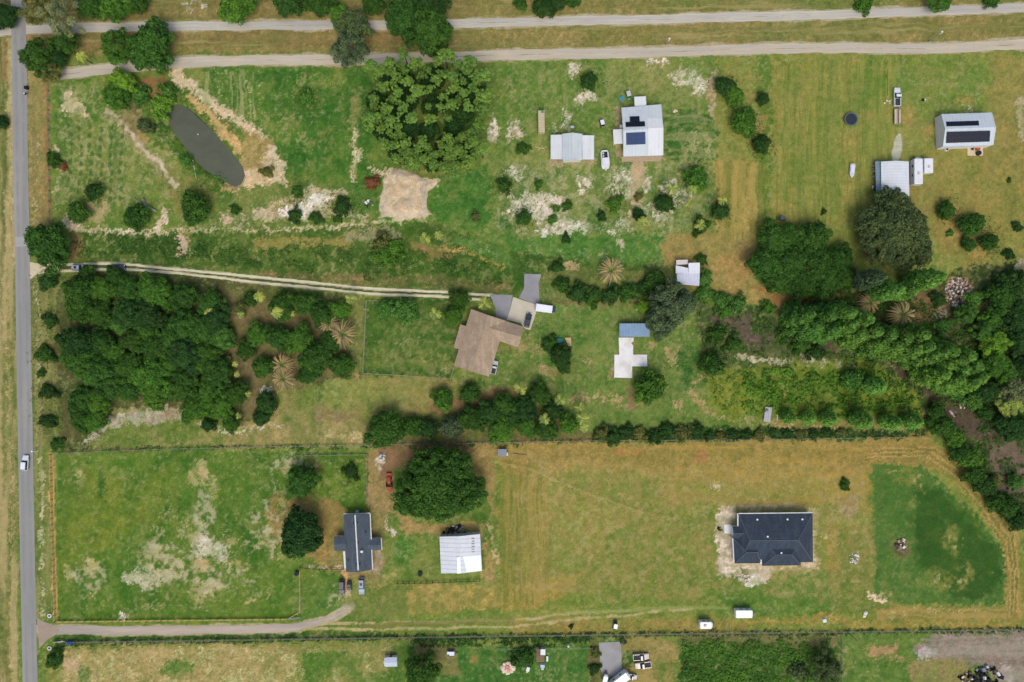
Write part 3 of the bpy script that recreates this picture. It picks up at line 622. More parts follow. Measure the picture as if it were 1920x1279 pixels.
f = N['3'][..., None]; COLR = (COLR * (np.array([.90, .98, .92]) * (1 - f) + np.array([1.12, 1.04, 1.12]) * f)).astype(np.float32)


og = np.clip((COLR[..., 0] / (COLR[..., 1] + 1e-4) - 1.22) * 3, 0, 1)[..., None]; COLR = COLR * (1 - og * (1 - np.array([.93, 1.05, 1.03], np.float32)))
# fine structure of the sward: bleached flecks, tufts and mossy hollows, denser where the ground is dry
fl = fbm(WXm, WYm, 1.1, oct_=3, seed=41, gain=.8); cl = fbm(WXm, WYm, 11, oct_=4, seed=42, gain=.6); f2 = fbm(WXm + wa, WYm + wb, 2.6, oct_=4, seed=43, gain=.75)
isg = np.clip((COLR[..., 1] - COLR[..., 0] * .78) / (COLR[..., 1] + 1e-4) * 4, 0, 1)
a = (np.clip((fl - .60 - .16 * (1 - cl)) * 5, 0, 1) * (.25 + .55 * cl) * isg * .62)[..., None]; COLR = COLR * (1 - a) + L3((170, 162, 112)) * a
a = (np.clip((.40 - f2) * 4, 0, 1) * .5 * isg)[..., None]; COLR = COLR * (1 - a) + COLR * np.array([.62, .80, .66], np.float32) * a
a = (np.clip((f2 - .62) * 4, 0, 1) * .38 * isg)[..., None]; COLR = COLR * (1 - a) + L3((132, 132, 70)) * a
# --- mowing lines, tyre tracks and planted rows, drawn after the borders so that they stay crisp
def rows(shape, c, fld, fill, k=3.0, amt=.6): lay(shape, c, fill=fill, nz=fld, rough=1, k=k, amt=amt)
rows(rect(1440, 105, 1690, 430, 24, 6), (158, 146, 74), 'v', .40, 3, .6); rows(rect(1440, 105, 1690, 430, 24, 6), (84, 112, 44), 'v2', .42, 3, .6); rows(rect(1450, 105, 1670, 400, 24, 16), (92, 116, 46), '3', .45, 2, .5)
rows(rect(1345, 300, 1440, 460, 12, 5), (168, 148, 80), 'v', .45, 3, .7); rows(rect(1345, 300, 1440, 460, 12, 5), (92, 106, 46), 'V', .35, 3, .5)
rows(rect(936, 880, 1036, 1135, 12, 6), (156, 136, 70), 'v', .44, 4, .7); lay(rect(930, 870, 1040, 1140, 20, 14), (112, 120, 56), fill=.35, nz='3', rough=1, k=1.6, amt=.5); rows(rect(936, 880, 1036, 1135, 12, 6), (100, 110, 50), 'v2', .40, 4, .6)
rows(rect(1230, 828, 1640, 960, 24, 10), (166, 138, 70), 'h', .42, 3, .55); rows(rect(1040, 880, 1640, 1130, 30, 10), (110, 116, 54), 'h', .40, 2.5, .4)
lay(poly([(1636, 868), (1700, 872), (1742, 880), (1800, 940), (1860, 1000), (1882, 1040), (1882, 1130), (1800, 1134), (1640, 1128)], 7, 3), (66, 100, 42), (80, 108, 46), 'm', fill=.8, nz='3', rough=1, k=2, amt=.5); lay(poly([(1712, 900), (1770, 912), (1872, 1030), (1868, 1118), (1792, 1122), (1712, 1050)], 16, 12), (44, 78, 28), (56, 88, 34), 'm', fill=.95, nz='m', rough=1, k=2, amt=.75); rows(rect(745, 1100, 950, 1150, 20, 10), (160, 136, 78), 'v', .35, 3, .5); lay(rect(690, 1092, 960, 1155, 20, 10), (110, 118, 56), fill=.5, nz='2', rough=1, k=2, amt=.6); rows(rect(-60, 70, 34, 1340, 4, 2), (172, 156, 108), 'v', .38, 3, .6); rows(rect(-60, 70, 34, 1340, 4, 2), (82, 96, 46), 'V', .34, 3, .6)
rows(rect(55, 150, 94, 440, 4, 2), (106, 104, 56), 'v', .4, 3, .6); rows(rect(62, 520, 108, 1160, 4, 2), (150, 142, 92), 'v', .36, 3, .5)
rows(rect(-40, -60, 1990, 100, 6, 2), (100, 106, 52), 'h', .4, 3, .6); rows(rect(-40, -60, 1990, 100, 6, 2), (176, 154, 104), 'h', .2, 3, .5)
rows(rect(100, 235, 260, 400, 18, 8), (72, 104, 42), 'V', .45, 3, .6); rows(rect(378, 130, 490, 230, 14, 6), (160, 158, 106), 'v', .3, 4, .6)
rows(rect(690, 570, 850, 700, 8, 2), (86, 110, 46), 'h', .4, 2, .5); rows(rect(1250, 215, 1345, 300, 12, 5), (152, 150, 96), 'h', .3, 3, .5); rows(rect(1395, 140, 1440, 250, 8, 4), (160, 132, 84), 'h', .45, 3, .6)
rows(poly([(110, 850), (680, 850), (640, 1090), (560, 1160), (110, 1160)], 12, 4), (112, 124, 52), 'V', .3, 2, .35)
rows(rect(1640, 1140, 1900, 1165, 8, 4), (160, 140, 80), 'h', .4, 3, .6); rows(poly([(1720, 1195), (1990, 1182), (1990, 1340), (1865, 1340), (1860, 1262), (1740, 1235)], 8, 5), (152, 142, 128), 'h', .4, 2.5, .6)
for o in (-14, -9, -4, 1, 6, 11):
    lay(line([(x + o * .75, y - o * .8) for x, y in band], 1.6, 1.6, .8), (176, 150, 90) if o % 2 else (104, 104, 54), amt=.65)
lay(line([(920, 860), (985, 872), (1090, 915), (1200, 955), (1330, 985)], 2.0, 2, 1.5), (92, 102, 50), amt=.5); lay(line([(922, 866), (985, 878), (1090, 921), (1200, 961)], 2.0, 2, 1.5), (166, 156, 104), amt=.5)
for cx, cy, rx, ry, f in ((1735, 905, 40, 22, .5), (1780, 1010, 46, 40, .45), (1760, 1090, 70, 30, .45), (1700, 960, 26, 60, .35), (1810, 1070, 40, 40, .35), (1665, 1110, 40, 26, .4), (1690, 885, 40, 12, .5)):
    lay(ell(cx, cy, rx, ry, soft=1, w=14), (138, 134, 72), (112, 120, 54), 's', fill=f, nz='2', rough=1, k=2.2, amt=.75); lay(ell(cx, cy, rx * .7, ry * .7, soft=1, w=14), (170, 160, 104), fill=f * .6, nz='s', rough=1, k=3, amt=.7)
for cx, cy, rx, ry, f in ((335, 1040, 120, 62, .42), (380, 960, 34, 60, .4), (510, 990, 60, 100, .36), (420, 1090, 120, 40, .34), (160, 1080, 60, 40, .36), (280, 1075, 60, 30, .55), (640, 1110, 60, 40, .3), (560, 870, 100, 30, .3)):
    lay(ell(cx, cy, rx, ry, soft=1, w=16), (164, 156, 112), (186, 176, 146), '2', fill=f, nz='s', rough=1, k=3, amt=.75)
lay(rect(960, 850, 1640, 1130, 40, 20), (148, 132, 76), fill=.42, nz='2', rough=1, k=2.4, amt=.5); lay(rect(960, 850, 1640, 1130, 40, 20), (164, 150, 96), fill=.25, nz='s', rough=1, k=3, amt=.5)
lay(rect(1445, 110, 1900, 460, 40, 20), (146, 138, 76), fill=.36, nz='2', rough=1, k=2.4, amt=.5); lay(rect(100, 150, 340, 420, 30, 12), (160, 154, 104), fill=.3, nz='s', rough=1, k=3, amt=.6)
lay(rect(700, 560, 1300, 760, 40, 20), (136, 132, 80), fill=.3, nz='s', rough=1, k=3, amt=.5); lay(rect(930, 110, 1340, 440, 40, 20), (150, 146, 96), fill=.3, nz='s', rough=1, k=3, amt=.5)
lay(line([(203, 208), (240, 242), (268, 280), (300, 312), (328, 345)], 13, 8, 7), (200, 188, 162), (156, 136, 100), 's', fill=.75, nz='s', rough=1, k=3, amt=.9)
lay(ell(655, 1140, 26, 14, -25, 1), (168, 160, 144), (140, 140, 96), 's', fill=.7, nz='2', rough=1, k=2, amt=.8)
for i in range(6):                                                     # rows of missing turf in the north-west lot
    x = 132 + i * 19
    for j in range(9):
        lay(ell(x + (i * 7 + j * 5) % 6 - 3, 235 + j * 17 + (i * 5) % 8, 3.5, 5, soft=.8, w=2), (54, 92, 40), amt=.7)
lay(line([(97.5, 852), (99.5, 960), (103, 1060), (106, 1163)], 4.5, 1.5, .4), (188, 158, 92))
# fringe of the gravel ways, painted soil wider than the running surface
R1 = [(-40, 62), (30, 57), (140, 52), (280, 50), (480, 48), (620, 48), (850, 45), (960, 41), (1200, 37), (1440, 30.5), (1700, 23), (1960, 13)]
R2 = [(106, 141), (200, 130), (320, 118), (480, 113), (640, 112), (850, 107), (960, 103), (1200, 99), (1440, 91), (1600, 90), (1740, 92), (1800, 89), (1960, 80)]
R3 = [(64, 1180), (110, 1182), (240, 1182), (480, 1180), (560, 1176), (615, 1163), (652, 1144)]
T1 = [(106, 497), (150, 495.5), (200, 494), (240, 496), (330, 505), (480, 519), (700, 541.5), (860, 549.5), (925, 554)]
T2 = [(106, 507.5), (150, 507), (200, 505), (240, 505.5), (330, 512), (480, 529), (700, 551), (840, 557), (905, 562)]
T3 = [(600, 1171), (680, 1169), (740, 1168), (960, 1163), (1060, 1152), (1180, 1143)]
T4 = [(560, 1180), (740, 1181), (960, 1175), (1080, 1161), (1190, 1152), (1300, 1140)]
for r, w in ((R1, 21), (R2, 23), (R3, 19)): lay(line(r, w, 5, 3), (176, 164, 136), (156, 144, 112), 's')
lay(line([(a[0], (a[1] + b[1]) / 2) for a, b in zip(T1, T2)], 15, 4, 1), (84, 96, 46), (72, 82, 42), 's')
for r in (T1, T2): lay(line(r, 5, 2.5, 1.5), (186, 178, 142), amt=.8)
lay(line(T3, 7, 4, 2), (178, 162, 116), (150, 142, 86), 's', fill=.9, nz='s', rough=1)
lay(line(T4, 7, 4, 2), (178, 162, 116), (150, 142, 86), 's', fill=.9, nz='s', rough=1)
lay(line([(1060, 1150), (1180, 1143), (1300, 1138), (1360, 1140)], 6, 5, 2), (140, 146, 84), amt=.7)
lay(line([(a[0], (a[1] + b[1]) / 2) for a, b in zip(T3, T4)][1:4], 9, 4, 2), (122, 116, 66), amt=.7)
lay(ell(1682, 280, 9, 27, 8, .3, 3), (190, 184, 166), (178, 168, 146), 's')
lay(line([(1664, 135), (1664, 175), (1665, 225)], 1.4, 1.2, .5), (150, 108, 62), amt=.7)
lay(ell(1192, 320, 10, 16, soft=.5), (190, 162, 128), amt=.8)

# --- relief: pond bowl, dirt mound, burn pit
POND = [(311, 207), (318, 200), (332, 197), (347, 200), (362, 210), (385, 232), (410, 262), (438, 294), (453, 313), (456, 328), (450, 342), (438, 348), (424, 341), (408, 332), (388, 321), (372, 302), (352, 280), (332, 256), (318, 234)]
lay(poly(POND, 10, 5), (112, 100, 70), (84, 92, 46), '2', fill=.8, nz='s', rough=1)
S, m = poly(POND, 14, 1); ZZ[S] -= np.clip(m * 1.4, 0, 1) * 1.1
MOUND = [(716, 330), (738, 318), (770, 322), (800, 338), (822, 340), (800, 356), (800, 380), (808, 404), (770, 411), (715, 410), (712, 370)]
lay(poly(MOUND, 6, 7), (206, 184, 154), (178, 164, 140), 'sw'); lay(poly(MOUND, 30, 4), (206, 172, 134), fill=.5, nz='2', rough=1, k=2, amt=.6)
S, m = poly(MOUND, 26, 4); ZZ[S] += m * 1.1 + m * (N['sw'][S] - .5) * .5
ZZ -= 0.05 * N['f']
for c in ((1688, 1028, 13),):
    S, m = ell(c[0], c[1], c[2]); ZZ[S] -= m * 0.5
far = (np.abs(WXm) > 168) | (np.abs(WYm) > 114)
ZZ[far] = -0.03
COLR[far] = L3((108, 116, 58))

g_ = (COLR @ np.array([.25, .65, .10], np.float32))[..., None]; gr = np.clip((COLR[..., 1:2] - COLR[..., 0:1] * .8) / (COLR[..., 1:2] + 1e-4) * 3, 0, 1)
COLR = np.clip(COLR * 1.0, .004, 1) * (1 - gr * (1 - np.array([.975, 1.0, .98], np.float32)))
verts = np.stack([WXm, WYm, ZZ], -1).reshape(-1, 3).astype(np.float32)
idx = np.arange(NY * NX, dtype=np.int32).reshape(NY, NX)
quads = np.stack([idx[:-1, :-1], idx[:-1, 1:], idx[1:, 1:], idx[1:, :-1]], -1).reshape(-1)
def np_mesh(name, v, q, k=4):
    me = bpy.data.meshes.new(name); nf = len(q) // k
    me.vertices.add(len(v)); me.vertices.foreach_set('co', np.ascontiguousarray(v, np.float32).ravel())
    me.loops.add(len(q)); me.loops.foreach_set('vertex_index', np.ascontiguousarray(q, np.int32))
    me.polygons.add(nf); me.polygons.foreach_set('loop_start', np.arange(nf, dtype=np.int32) * k)
    me.polygons.foreach_set('loop_total', np.full(nf, k, np.int32)); me.update(calc_edges=True); return me
gm = np_mesh('ground', verts, quads)
at = gm.attributes.new('soil', 'FLOAT_COLOR', 'POINT')
at.data.foreach_set('color', np.concatenate([COLR.reshape(-1, 3), np.ones((NY * NX, 1), np.float32)], 1).ravel())
gm.polygons.foreach_set('use_smooth', np.ones(len(gm.polygons), bool))
m_, nt, b = nodes('ground')
a_ = nt.nodes.new('ShaderNodeAttribute'); a_.attribute_name = 'soil'
vec = coord(nt)
n1 = ramp(nt, noise(nt, 2.6, 5, 0.75, vec), 0.32, 0.68); n2 = ramp(nt, noise(nt, 0.55, 4, 0.6, vec), 0.3, 0.7)
k1 = mixc(nt, n1, (0.66, 0.74, 0.70), (1.32, 1.24, 1.24)); k2 = mixc(nt, n2, (0.88, 0.9, 0.9), (1.12, 1.1, 1.08))
n3 = ramp(nt, noise(nt, 0.012, 6, 0.6, vec), 0.35, 0.65); k3 = mixc(nt, n3, (0.90, 0.98, 0.92), (1.08, 1.02, 1.04))
nt.links.new(mixc(nt, 1.0, mixc(nt, 1.0, mixc(nt, 1.0, a_.outputs['Color'], k1, 'MULTIPLY'), k2, 'MULTIPLY'), k3, 'MULTIPLY'), b.inputs['Base Color'])
b.inputs['Roughness'].default_value = 0.95; b.inputs['Specular IOR Level'].default_value = 0.1
bn = nt.nodes.new('ShaderNodeBump'); bn.inputs['Strength'].default_value = 0.6; bn.inputs['Distance'].default_value = 0.12
nt.links.new(noise(nt, 1.6, 5, 0.7, vec), bn.inputs['Height']); nt.links.new(bn.outputs[0], b.inputs['Normal'])
gm.materials.append(m_)
ground = bpy.data.objects.new('ground', gm); COL.objects.link(ground); tag(ground, kind='structure')

# ------------------------------------------------------------------ roads, drives, slabs, water
def road_mat(name, c, c2, c3=None, sc1=0.5, stretch=(1, 1, 1), wear=None, crown=None):
    m, nt, b = nodes(name); vec = coord(nt, scale=stretch)
    base = mixc(nt, ramp(nt, noise(nt, sc1, 6, 0.7, vec), 0.3, 0.7), lin(c), lin(c2))
    if c3: base = mixc(nt, ramp(nt, noise(nt, 0.22, 4, 0.6, coord(nt, scale=(stretch[0] * .7, stretch[1] * .7, 1))), 0.5, 0.72), base, lin(c3))
    if wear:                                  # wheel paths and the strip between them
        ac = nt.nodes.new('ShaderNodeAttribute'); ac.attribute_name = 'across'
        cr = nt.nodes.new('ShaderNodeValToRGB'); e = cr.color_ramp.elements; e[0].position = 0; e[0].color = (0, 0, 0, 1); e[1].position = 1; e[1].color = (0, 0, 0, 1)
        for p_, v_ in ((.12, .1), (.27, 1), (.42, .15), (.58, .15), (.73, 1), (.88, .1)): q_ = e.new(p_); q_.color = (v_, v_, v_, 1)
        nt.links.new(ac.outputs['Fac'], cr.inputs[0]); k_ = nt.nodes.new('ShaderNodeMath'); k_.operation = 'MULTIPLY'
        nt.links.new(cr.outputs[0], k_.inputs[0]); nt.links.new(ramp(nt, noise(nt, .2, 4, .6, coord(nt)), .3, .6), k_.inputs[1]); base = mixc(nt, k_.outputs[0], base, lin(wear))
        if crown:
            c2_ = nt.nodes.new('ShaderNodeValToRGB'); e = c2_.color_ramp.elements; e[0].position = .43; e[0].color = (0, 0, 0, 1); e[1].position = .57; e[1].color = (0, 0, 0, 1); q_ = e.new(.5); q_.color = (1, 1, 1, 1)
            nt.links.new(ac.outputs['Fac'], c2_.inputs[0]); k_ = nt.nodes.new('ShaderNodeMath'); k_.operation = 'MULTIPLY'
            nt.links.new(c2_.outputs[0], k_.inputs[0]); nt.links.new(ramp(nt, noise(nt, .25, 5, .7, coord(nt, scale=(.3, 1, 1))), .48, .6), k_.inputs[1]); base = mixc(nt, k_.outputs[0], base, lin(crown))
    f = mixc(nt, ramp(nt, noise(nt, 5, 3, 0.7, coord(nt)), 0.3, 0.7), (0.9, 0.9, 0.9), (1.1, 1.1, 1.1))
    nt.links.new(mixc(nt, 1.0, base, f, 'MULTIPLY'), b.inputs['Base Color'])
    b.inputs['Roughness'].default_value = 0.92; b.inputs['Specular IOR Level'].default_value = 0.15; return m
def resample(pts, step):
    out = [Vector(pts[0])]
    for a, b in zip(pts, pts[1:]):
        a = Vector(a); b = Vector(b); n = max(1, int((b - a).length / step))
        for i in range(1, n + 1): out.append(a.lerp(b, i / n))
    return out
def smooth_pts(p, it=6):
    for _ in range(it): p = [p[0]] + [(p[i - 1] + p[i] * 2 + p[i + 1]) / 4 for i in range(1, len(p) - 1)] + [p[-1]]
    return p
def strip(name, pts, w, material, z=0.02, jit=0.0, seed=0, step=6, wfun=None):
    rnd = random.Random(seed); p = smooth_pts(resample([Vector((*G(*q), 0)) for q in pts], step / 6)); mb = MB()
    jl = jr = 0; rows = []
    for i, q in enumerate(p):
        d = (p[min(i + 1, len(p) - 1)] - p[max(i - 1, 0)]).normalized(); n = Vector((-d.y, d.x, 0))
        jl = jl * .6 + rnd.uniform(-jit, jit); jr = jr * .6 + rnd.uniform(-jit, jit)
        h = w / 12 * (wfun(i / (len(p) - 1)) if wfun else 1)
        rows.append((q + n * (h + jl) + Vector((0, 0, z)), q - n * (h + jr) + Vector((0, 0, z))))
    ids = [[mb.vv(a.lerp(b, k / 8)) for k in range(9)] for a, b in rows]
    for a, b in zip(ids, ids[1:]):
        for k in range(8): mb.f.append([a[k], a[k + 1], b[k + 1], b[k]]); mb.m.append(0)
    o = mb.build(name, material); at = o.data.attributes.new('across', 'FLOAT', 'POINT')
    at.data.foreach_set('value', np.tile(np.linspace(0, 1, 9), len(rows)).astype(np.float32)); tag(o, kind='structure'); return o
def pad(name, pts, material, z=0.03, t=None, kind='structure'):
    mb = MB(); top = [Vector((*G(*p), z)) for p in pts]
    if t: mb.slab(top, t)
    else: mb.face(top)
    o = mb.build(name, material); 
    if kind: tag(o, kind=kind)
    return o
ASPH = road_mat('asphalt', (150, 149, 143), (134, 133, 128), (160, 157, 148), 0.5, (1, 0.06, 1), wear=(132, 131, 127))
ROADP = [(0, -2000), (34, -60), (35, 60), (37, 160), (38.5, 320), (41.5, 440), (44.5, 640), (50, 960), (56.5, 1279), (58, 1345), (90, 3200)]
strip('paved_road', ROADP, 28, ASPH, z=0.028, jit=0.03, seed=1)
strip('paved_road', [(42.2, 444), (42.8, 462)], 27.2, road_mat('asphalt_patch', (166, 163, 160), (156, 153, 150)), z=0.036)
GRV = road_mat('gravel', (196, 190, 172), (176, 168, 148), (158, 154, 148), 0.45, (0.12, 1.2, 1), wear=(168, 166, 160), crown=(140, 132, 104))
GRV2 = road_mat('gravel_warm', (196, 184, 160), (176, 162, 134), (164, 158, 146), 0.45, (0.12, 1.2, 1), wear=(172, 168, 158), crown=(134, 126, 92))
R1 = R1[:-1] + [(1960, 13), (2600, -6), (5200, -80)]; R2 = R2[:-1] + [(1960, 80), (2600, 60), (5200, -20)]
strip('gravel_road', R1, 16, GRV, z=0.012, jit=.16, seed=2, step=9)
strip('gravel_road', R2, 18, GRV2, z=0.014, jit=.16, seed=3, step=9)
strip('gravel_drive', R3, 15, road_mat('gravel_drive', (184, 172, 154), (164, 150, 132), (150, 142, 132), .45, (.12, 1.2, 1)), z=0.016, jit=.14, seed=4, wfun=lambda t: 1 if t < .78 else max(.12, 1 - (t - .78) * 4))
CRM = road_mat('lime_rock', (214, 207, 176), (196, 186, 150), None, 0.8)
strip('drive_track', T1, 4.0, CRM, z=0.018, jit=.10, seed=5, step=5); strip('drive_track', T2, 4.0, CRM, z=0.018, jit=.10, seed=6, step=5)
pad('drive_apron', [(55, 491), (70, 494), (85, 495), (108, 494.5), (112, 501), (108, 510), (84, 512), (66, 516), (58, 524), (56, 520)], road_mat('lime_apron', (204, 194, 164), (184, 170, 138), None, .6), z=0.022)
pad('drive_apron', [(69, 1157), (80, 1165), (106, 1174), (112, 1182), (106, 1190), (88, 1200), (74, 1216)], road_mat('brown_apron', (164, 150, 132), (146, 130, 112), None, .5), z=0.022)
PAVG = road_mat('grey_paving', (146, 145, 146), (132, 131, 132), (158, 152, 146), .4)
pad('parking_pad', [(918, 552), (961, 553.5), (957, 575), (950, 600), (930, 594), (929, 577)], PAVG, z=0.03)
pad('parking_pad', [(983, 513.5), (1015, 514.5), (1010, 532), (1011.5, 568), (1006, 572), (973, 558), (983, 540)], PAVG, z=0.03)
CONC = road_mat('concrete', (198, 190, 170), (182, 172, 150), (190, 182, 164), .35)
pad('concrete_drive', [(962, 557), (1007, 572), (1006, 584), (994, 619), (984, 616), (976, 606), (950, 600), (958, 575)], CONC, z=0.05, t=0.1)
WCON = road_mat('white_concrete', (232, 230, 226), (218, 214, 208), (196, 188, 176), .5)
pad('concrete_slab', [(1160, 633), (1188, 633), (1188, 640), (1183, 643), (1187, 648), (1187, 665), (1213, 665), (1213.5, 687), (1185, 687), (1185.5, 709), (1151.5, 708), (1152, 665), (1161, 665)], WCON, z=0.12, t=0.14)
pad('court_slab', [(1123, 1205), (1164, 1203), (1166, 1258), (1160, 1268), (1131, 1268), (1126, 1255)], road_mat('court', (160, 158, 156), (146, 143, 140), (136, 130, 122), .4), z=0.05, t=0.08)
pad('patio_slab', [(1814, 276), (1843, 275), (1843, 292), (1814, 292)], road_mat('patio', (204, 190, 160), (186, 168, 136), None, .5), z=0.05, t=0.08)
pad('concrete_slab', [(1358, 983), (1373, 984), (1373, 1001), (1358, 1000)], WCON, z=0.10, t=0.12)
# pond water
m_, nt, b = nodes('pond_water')
f = ramp(nt, noise(nt, 0.12, 5, 0.65, coord(nt), 1.5), 0.3, 0.7)
nt.links.new(mixc(nt, f, lin((94, 97, 80)), lin((80, 84, 70))), b.inputs['Base Color'])
b.inputs['Roughness'].default_value = 0.35; b.inputs['Specular IOR Level'].default_value = 0.12
bn = nt.nodes.new('ShaderNodeBump'); bn.inputs['Strength'].default_value = 0.15; bn.inputs['Distance'].default_value = 0.05
nt.links.new(noise(nt, 1.5, 3, 0.6, coord(nt)), bn.inputs['Height']); nt.links.new(bn.outputs[0], b.inputs['Normal'])
mb = MB(); mb.face([Vector((*G(*p), -0.55)) for p in [(x + (6 if x > 385 else -6), y + (4 if y > 280 else -4)) for x, y in POND]]); tag(mb.build('pond_water', m_), kind='structure')
# ------------------------------------------------------------------ vegetation
def leaf_cloud(pos, nrm, size, rs, v, name, stretch=1.5):
    """diamond shaped leaf sprays as quads: pos (n,3), nrm (n,3), size (n,), v (n,)"""
    n = len(pos)
    nrm = nrm / (np.linalg.norm(nrm, axis=1, keepdims=True) + 1e-9)
    t = rs.randn(n, 3); t -= nrm * (t * nrm).sum(1, keepdims=True); t /= np.linalg.norm(t, axis=1, keepdims=True) + 1e-9
    u = np.cross(nrm, t); a = t * (size * stretch / 2)[:, None]; b = u * (size / 2)[:, None]
    fold = nrm * (size * 0.12)[:, None]
    V = np.stack([pos - a, pos + b * 1.0 + fold, pos + a, pos - b * 1.0 + fold], 1).reshape(-1, 3)
    me = np_mesh(name, V, np.arange(4 * n))
    at = me.attributes.new('v', 'FLOAT', 'POINT'); at.data.foreach_set('value', np.repeat(v, 4).astype(np.float32))
    me.materials.append(LEAF); return me
def unit(rs, n, zmin=-1.0):
    d = rs.randn(int(n * 3) + 10, 3); d /= np.linalg.norm(d, axis=1, keepdims=True); d = d[d[:, 2] > zmin]
    while len(d) < n: d = np.concatenate([d, d])
    return d[:n]
def crown_lobes(rs, lobes, n, leaf, name, zs=0.9, tilt=0.5, stretch=1.5, holes=0.0):
    c = np.array([l[:3] for l in lobes]); r = np.array([l[3] for l in lobes])
    p = r ** 2 / (r ** 2).sum(); k = rs.choice(len(lobes), n, p=p)
    d = unit(rs, n, -0.45); rad = r[k] * (0.60 + 0.52 * rs.rand(n) ** .8)
    pos = c[k] + d * rad[:, None] * np.array([1, 1, zs])
    # ragged outline: push by a lumpy field
    pos += 0.22 * leaf * rs.randn(n, 3)
    lv = rs.rand(len(lobes)); v = np.clip(0.5 * lv[k] + 0.5 * rs.rand(n), 0, 1)
    nr = d + tilt * rs.randn(n, 3) + np.array([0, 0, 0.35])
    return leaf_cloud(pos, nr, leaf * (0.6 + 0.8 * rs.rand(n)), rs, v, name, stretch)
def dome(rs, R, H, base, nl, lr, irregular=0.18, inner=0.5):
    ph0 = rs.rand(3) * 6.28; out = []
    for i in range(nl):
        a = i * 2.39996 + rs.rand() * .5; q = math.sqrt((i + .5) / nl)
        rr = R * (1 + irregular * (math.sin(2 * a + ph0[0]) * .5 + math.sin(3 * a + ph0[1]) * .4 + math.sin(5 * a + ph0[2]) * .35))
        l = lr * (0.7 + 0.6 * rs.rand()); x = (rr - l * .8) * q
        z = base + H * math.sqrt(max(0.0, 1 - (q * .93) ** 2)) - l * .6 + rs.uniform(-.12, .08) * H
        out.append((x * math.cos(a), x * math.sin(a), max(z, base * .7 + l * .5), l))
    for i in range(max(3, nl // 3)):
        a = rs.rand() * 6.28; x = (R - lr) * (.5 + .4 * rs.rand())
        out.append((x * math.cos(a), x * math.sin(a), base + H * .25, lr * 1.1))
    out.append((0, 0, base + H * .45, R * inner)); return out
def trunk_mesh(name, R, H, base, rs, material, r=0.3, limbs=5):
    mb = MB(); mb.cyl((0, 0, -0.2), (0, 0, base * .6), r * 1.35, r, 9); mb.cyl((0, 0, base * .6), (0.1, 0.05, base + H * .35), r, r * .5, 8)
    for i in range(limbs):
        a = i * 6.28 / limbs + rs.rand() * .7; q = R * .55
        m = (q * .45 * math.cos(a), q * .45 * math.sin(a), base + H * .1)
        mb.cyl((0, 0, base * .55), m, r * .55, r * .38, 7); mb.cyl(m, (q * math.cos(a), q * math.sin(a), base + H * .5), r * .38, r * .15, 6)
    me_o = mb.build(name, material); me = me_o.data; bpy.data.objects.remove(me_o); return me
PROTO = {}
def proto(kind, nm, crown, trunk, R, zc, part_name='crown'): PROTO.setdefault(kind, []).append((nm, crown, trunk, R, zc, part_name))
def mk(kind, nm, count, R, H, base, nl, lr, leaves, leaf, tr=0.3, irregular=.18, bark=None, holes=0, stretch=1.5, zs=.9, seed0=0, inner=.5):
    for i in range(count):
        rs = np.random.RandomState(seed0 + i * 31 + len(kind))
        lob = dome(rs, R, H, base, nl, lr, irregular, inner)
        if holes: lob = [l for l in lob[:-1] if rs.rand() > holes]
        proto(kind, nm, crown_lobes(rs, lob, leaves, leaf, 'crown', zs=zs, stretch=stretch),
              trunk_mesh('trunk', R, H, base, rs, bark or BARK, tr), R, base + H * .55)
mk('bush', 'shrub', 5, 2.4, 1.6, 0.2, 26, .55, 2600, .27, .08, .5, seed0=100)
mk('small', 'small_tree', 5, 3.0, 3.0, 0.8, 40, .66, 4600, .29, .14, .26, seed0=150)
mk('oak', 'oak_tree', 6, 5.6, 5.0, 1.9, 64, 1.0, 12000, .36, .3, .3, seed0=200)
mk('thin', 'thin_oak_tree', 3, 5.8, 6.0, 2.6, 40, 1.15, 7000, .34, .28, .28, PALEBARK, .22, seed0=250, inner=.1)
mk('big', 'spreading_oak_tree', 2, 13.0, 8.5, 2.8, 300, 1.2, 50000, .42, .7, .22, seed0=300)
mk('pine', 'pine_tree', 8, 2.3, 2.6, 10.0, 44, .38, 2800, .21, .17, .55, holes=.22, stretch=3.0, zs=.6, seed0=350, inner=.25)
mk('shade', 'understory_tree', 4, 4.6, 4.0, 2.2, 46, .85, 6500, .36, .2, .22, seed0=400)
mk('bare', 'sparse_tree', 2, 7.0, 7.0, 3.5, 34, 1.1, 5200, .30, .3, .35, PALEBARK, .35, seed0=450, inner=.05)
for i in range(3):                                                   # columnar conifers
    rs = np.random.RandomState(500 + i); lob = []; H = 9.0; R = 2.0
    for j in range(90):
        t = j / 90; z = .5 + t * (H - .6); rr = R * (math.sin(math.pi * min(1, .22 + t * .78)) ** .75) * (.9 + .15 * rs.rand())
        a = j * 2.4; l = .62 * (1 - .4 * t); lob.append(((rr - l * .6) * math.cos(a), (rr - l * .6) * math.sin(a), z, l))
    proto('column', 'columnar_conifer', crown_lobes(rs, lob, 6500, .26, 'crown', zs=1.1), trunk_mesh('trunk', .5, 1, .8, rs, BARK, .14, 3), R, 4.6)
for i in range(3):                                                   # taller feathery screen trees
    rs = np.random.RandomState(530 + i); lob = []; H = 11.0; R = 2.7
    for j in range(70):
        t = j / 70; z = 1.2 + t * (H - 1.6); rr = R * (1 - .8 * t ** 1.6) * (.75 + .4 * rs.rand())
        a = j * 2.4 + rs.rand(); l = .95 * (1 - .35 * t); lob.append(((rr - l * .5) * math.cos(a), (rr - l * .5) * math.sin(a), z, l))
    proto('screen', 'screen_tree', crown_lobes(rs, lob, 7000, .34, 'crown', zs=.8), trunk_mesh('trunk', .8, 2, 1.2, rs, BARK, .2, 4), R, 6)

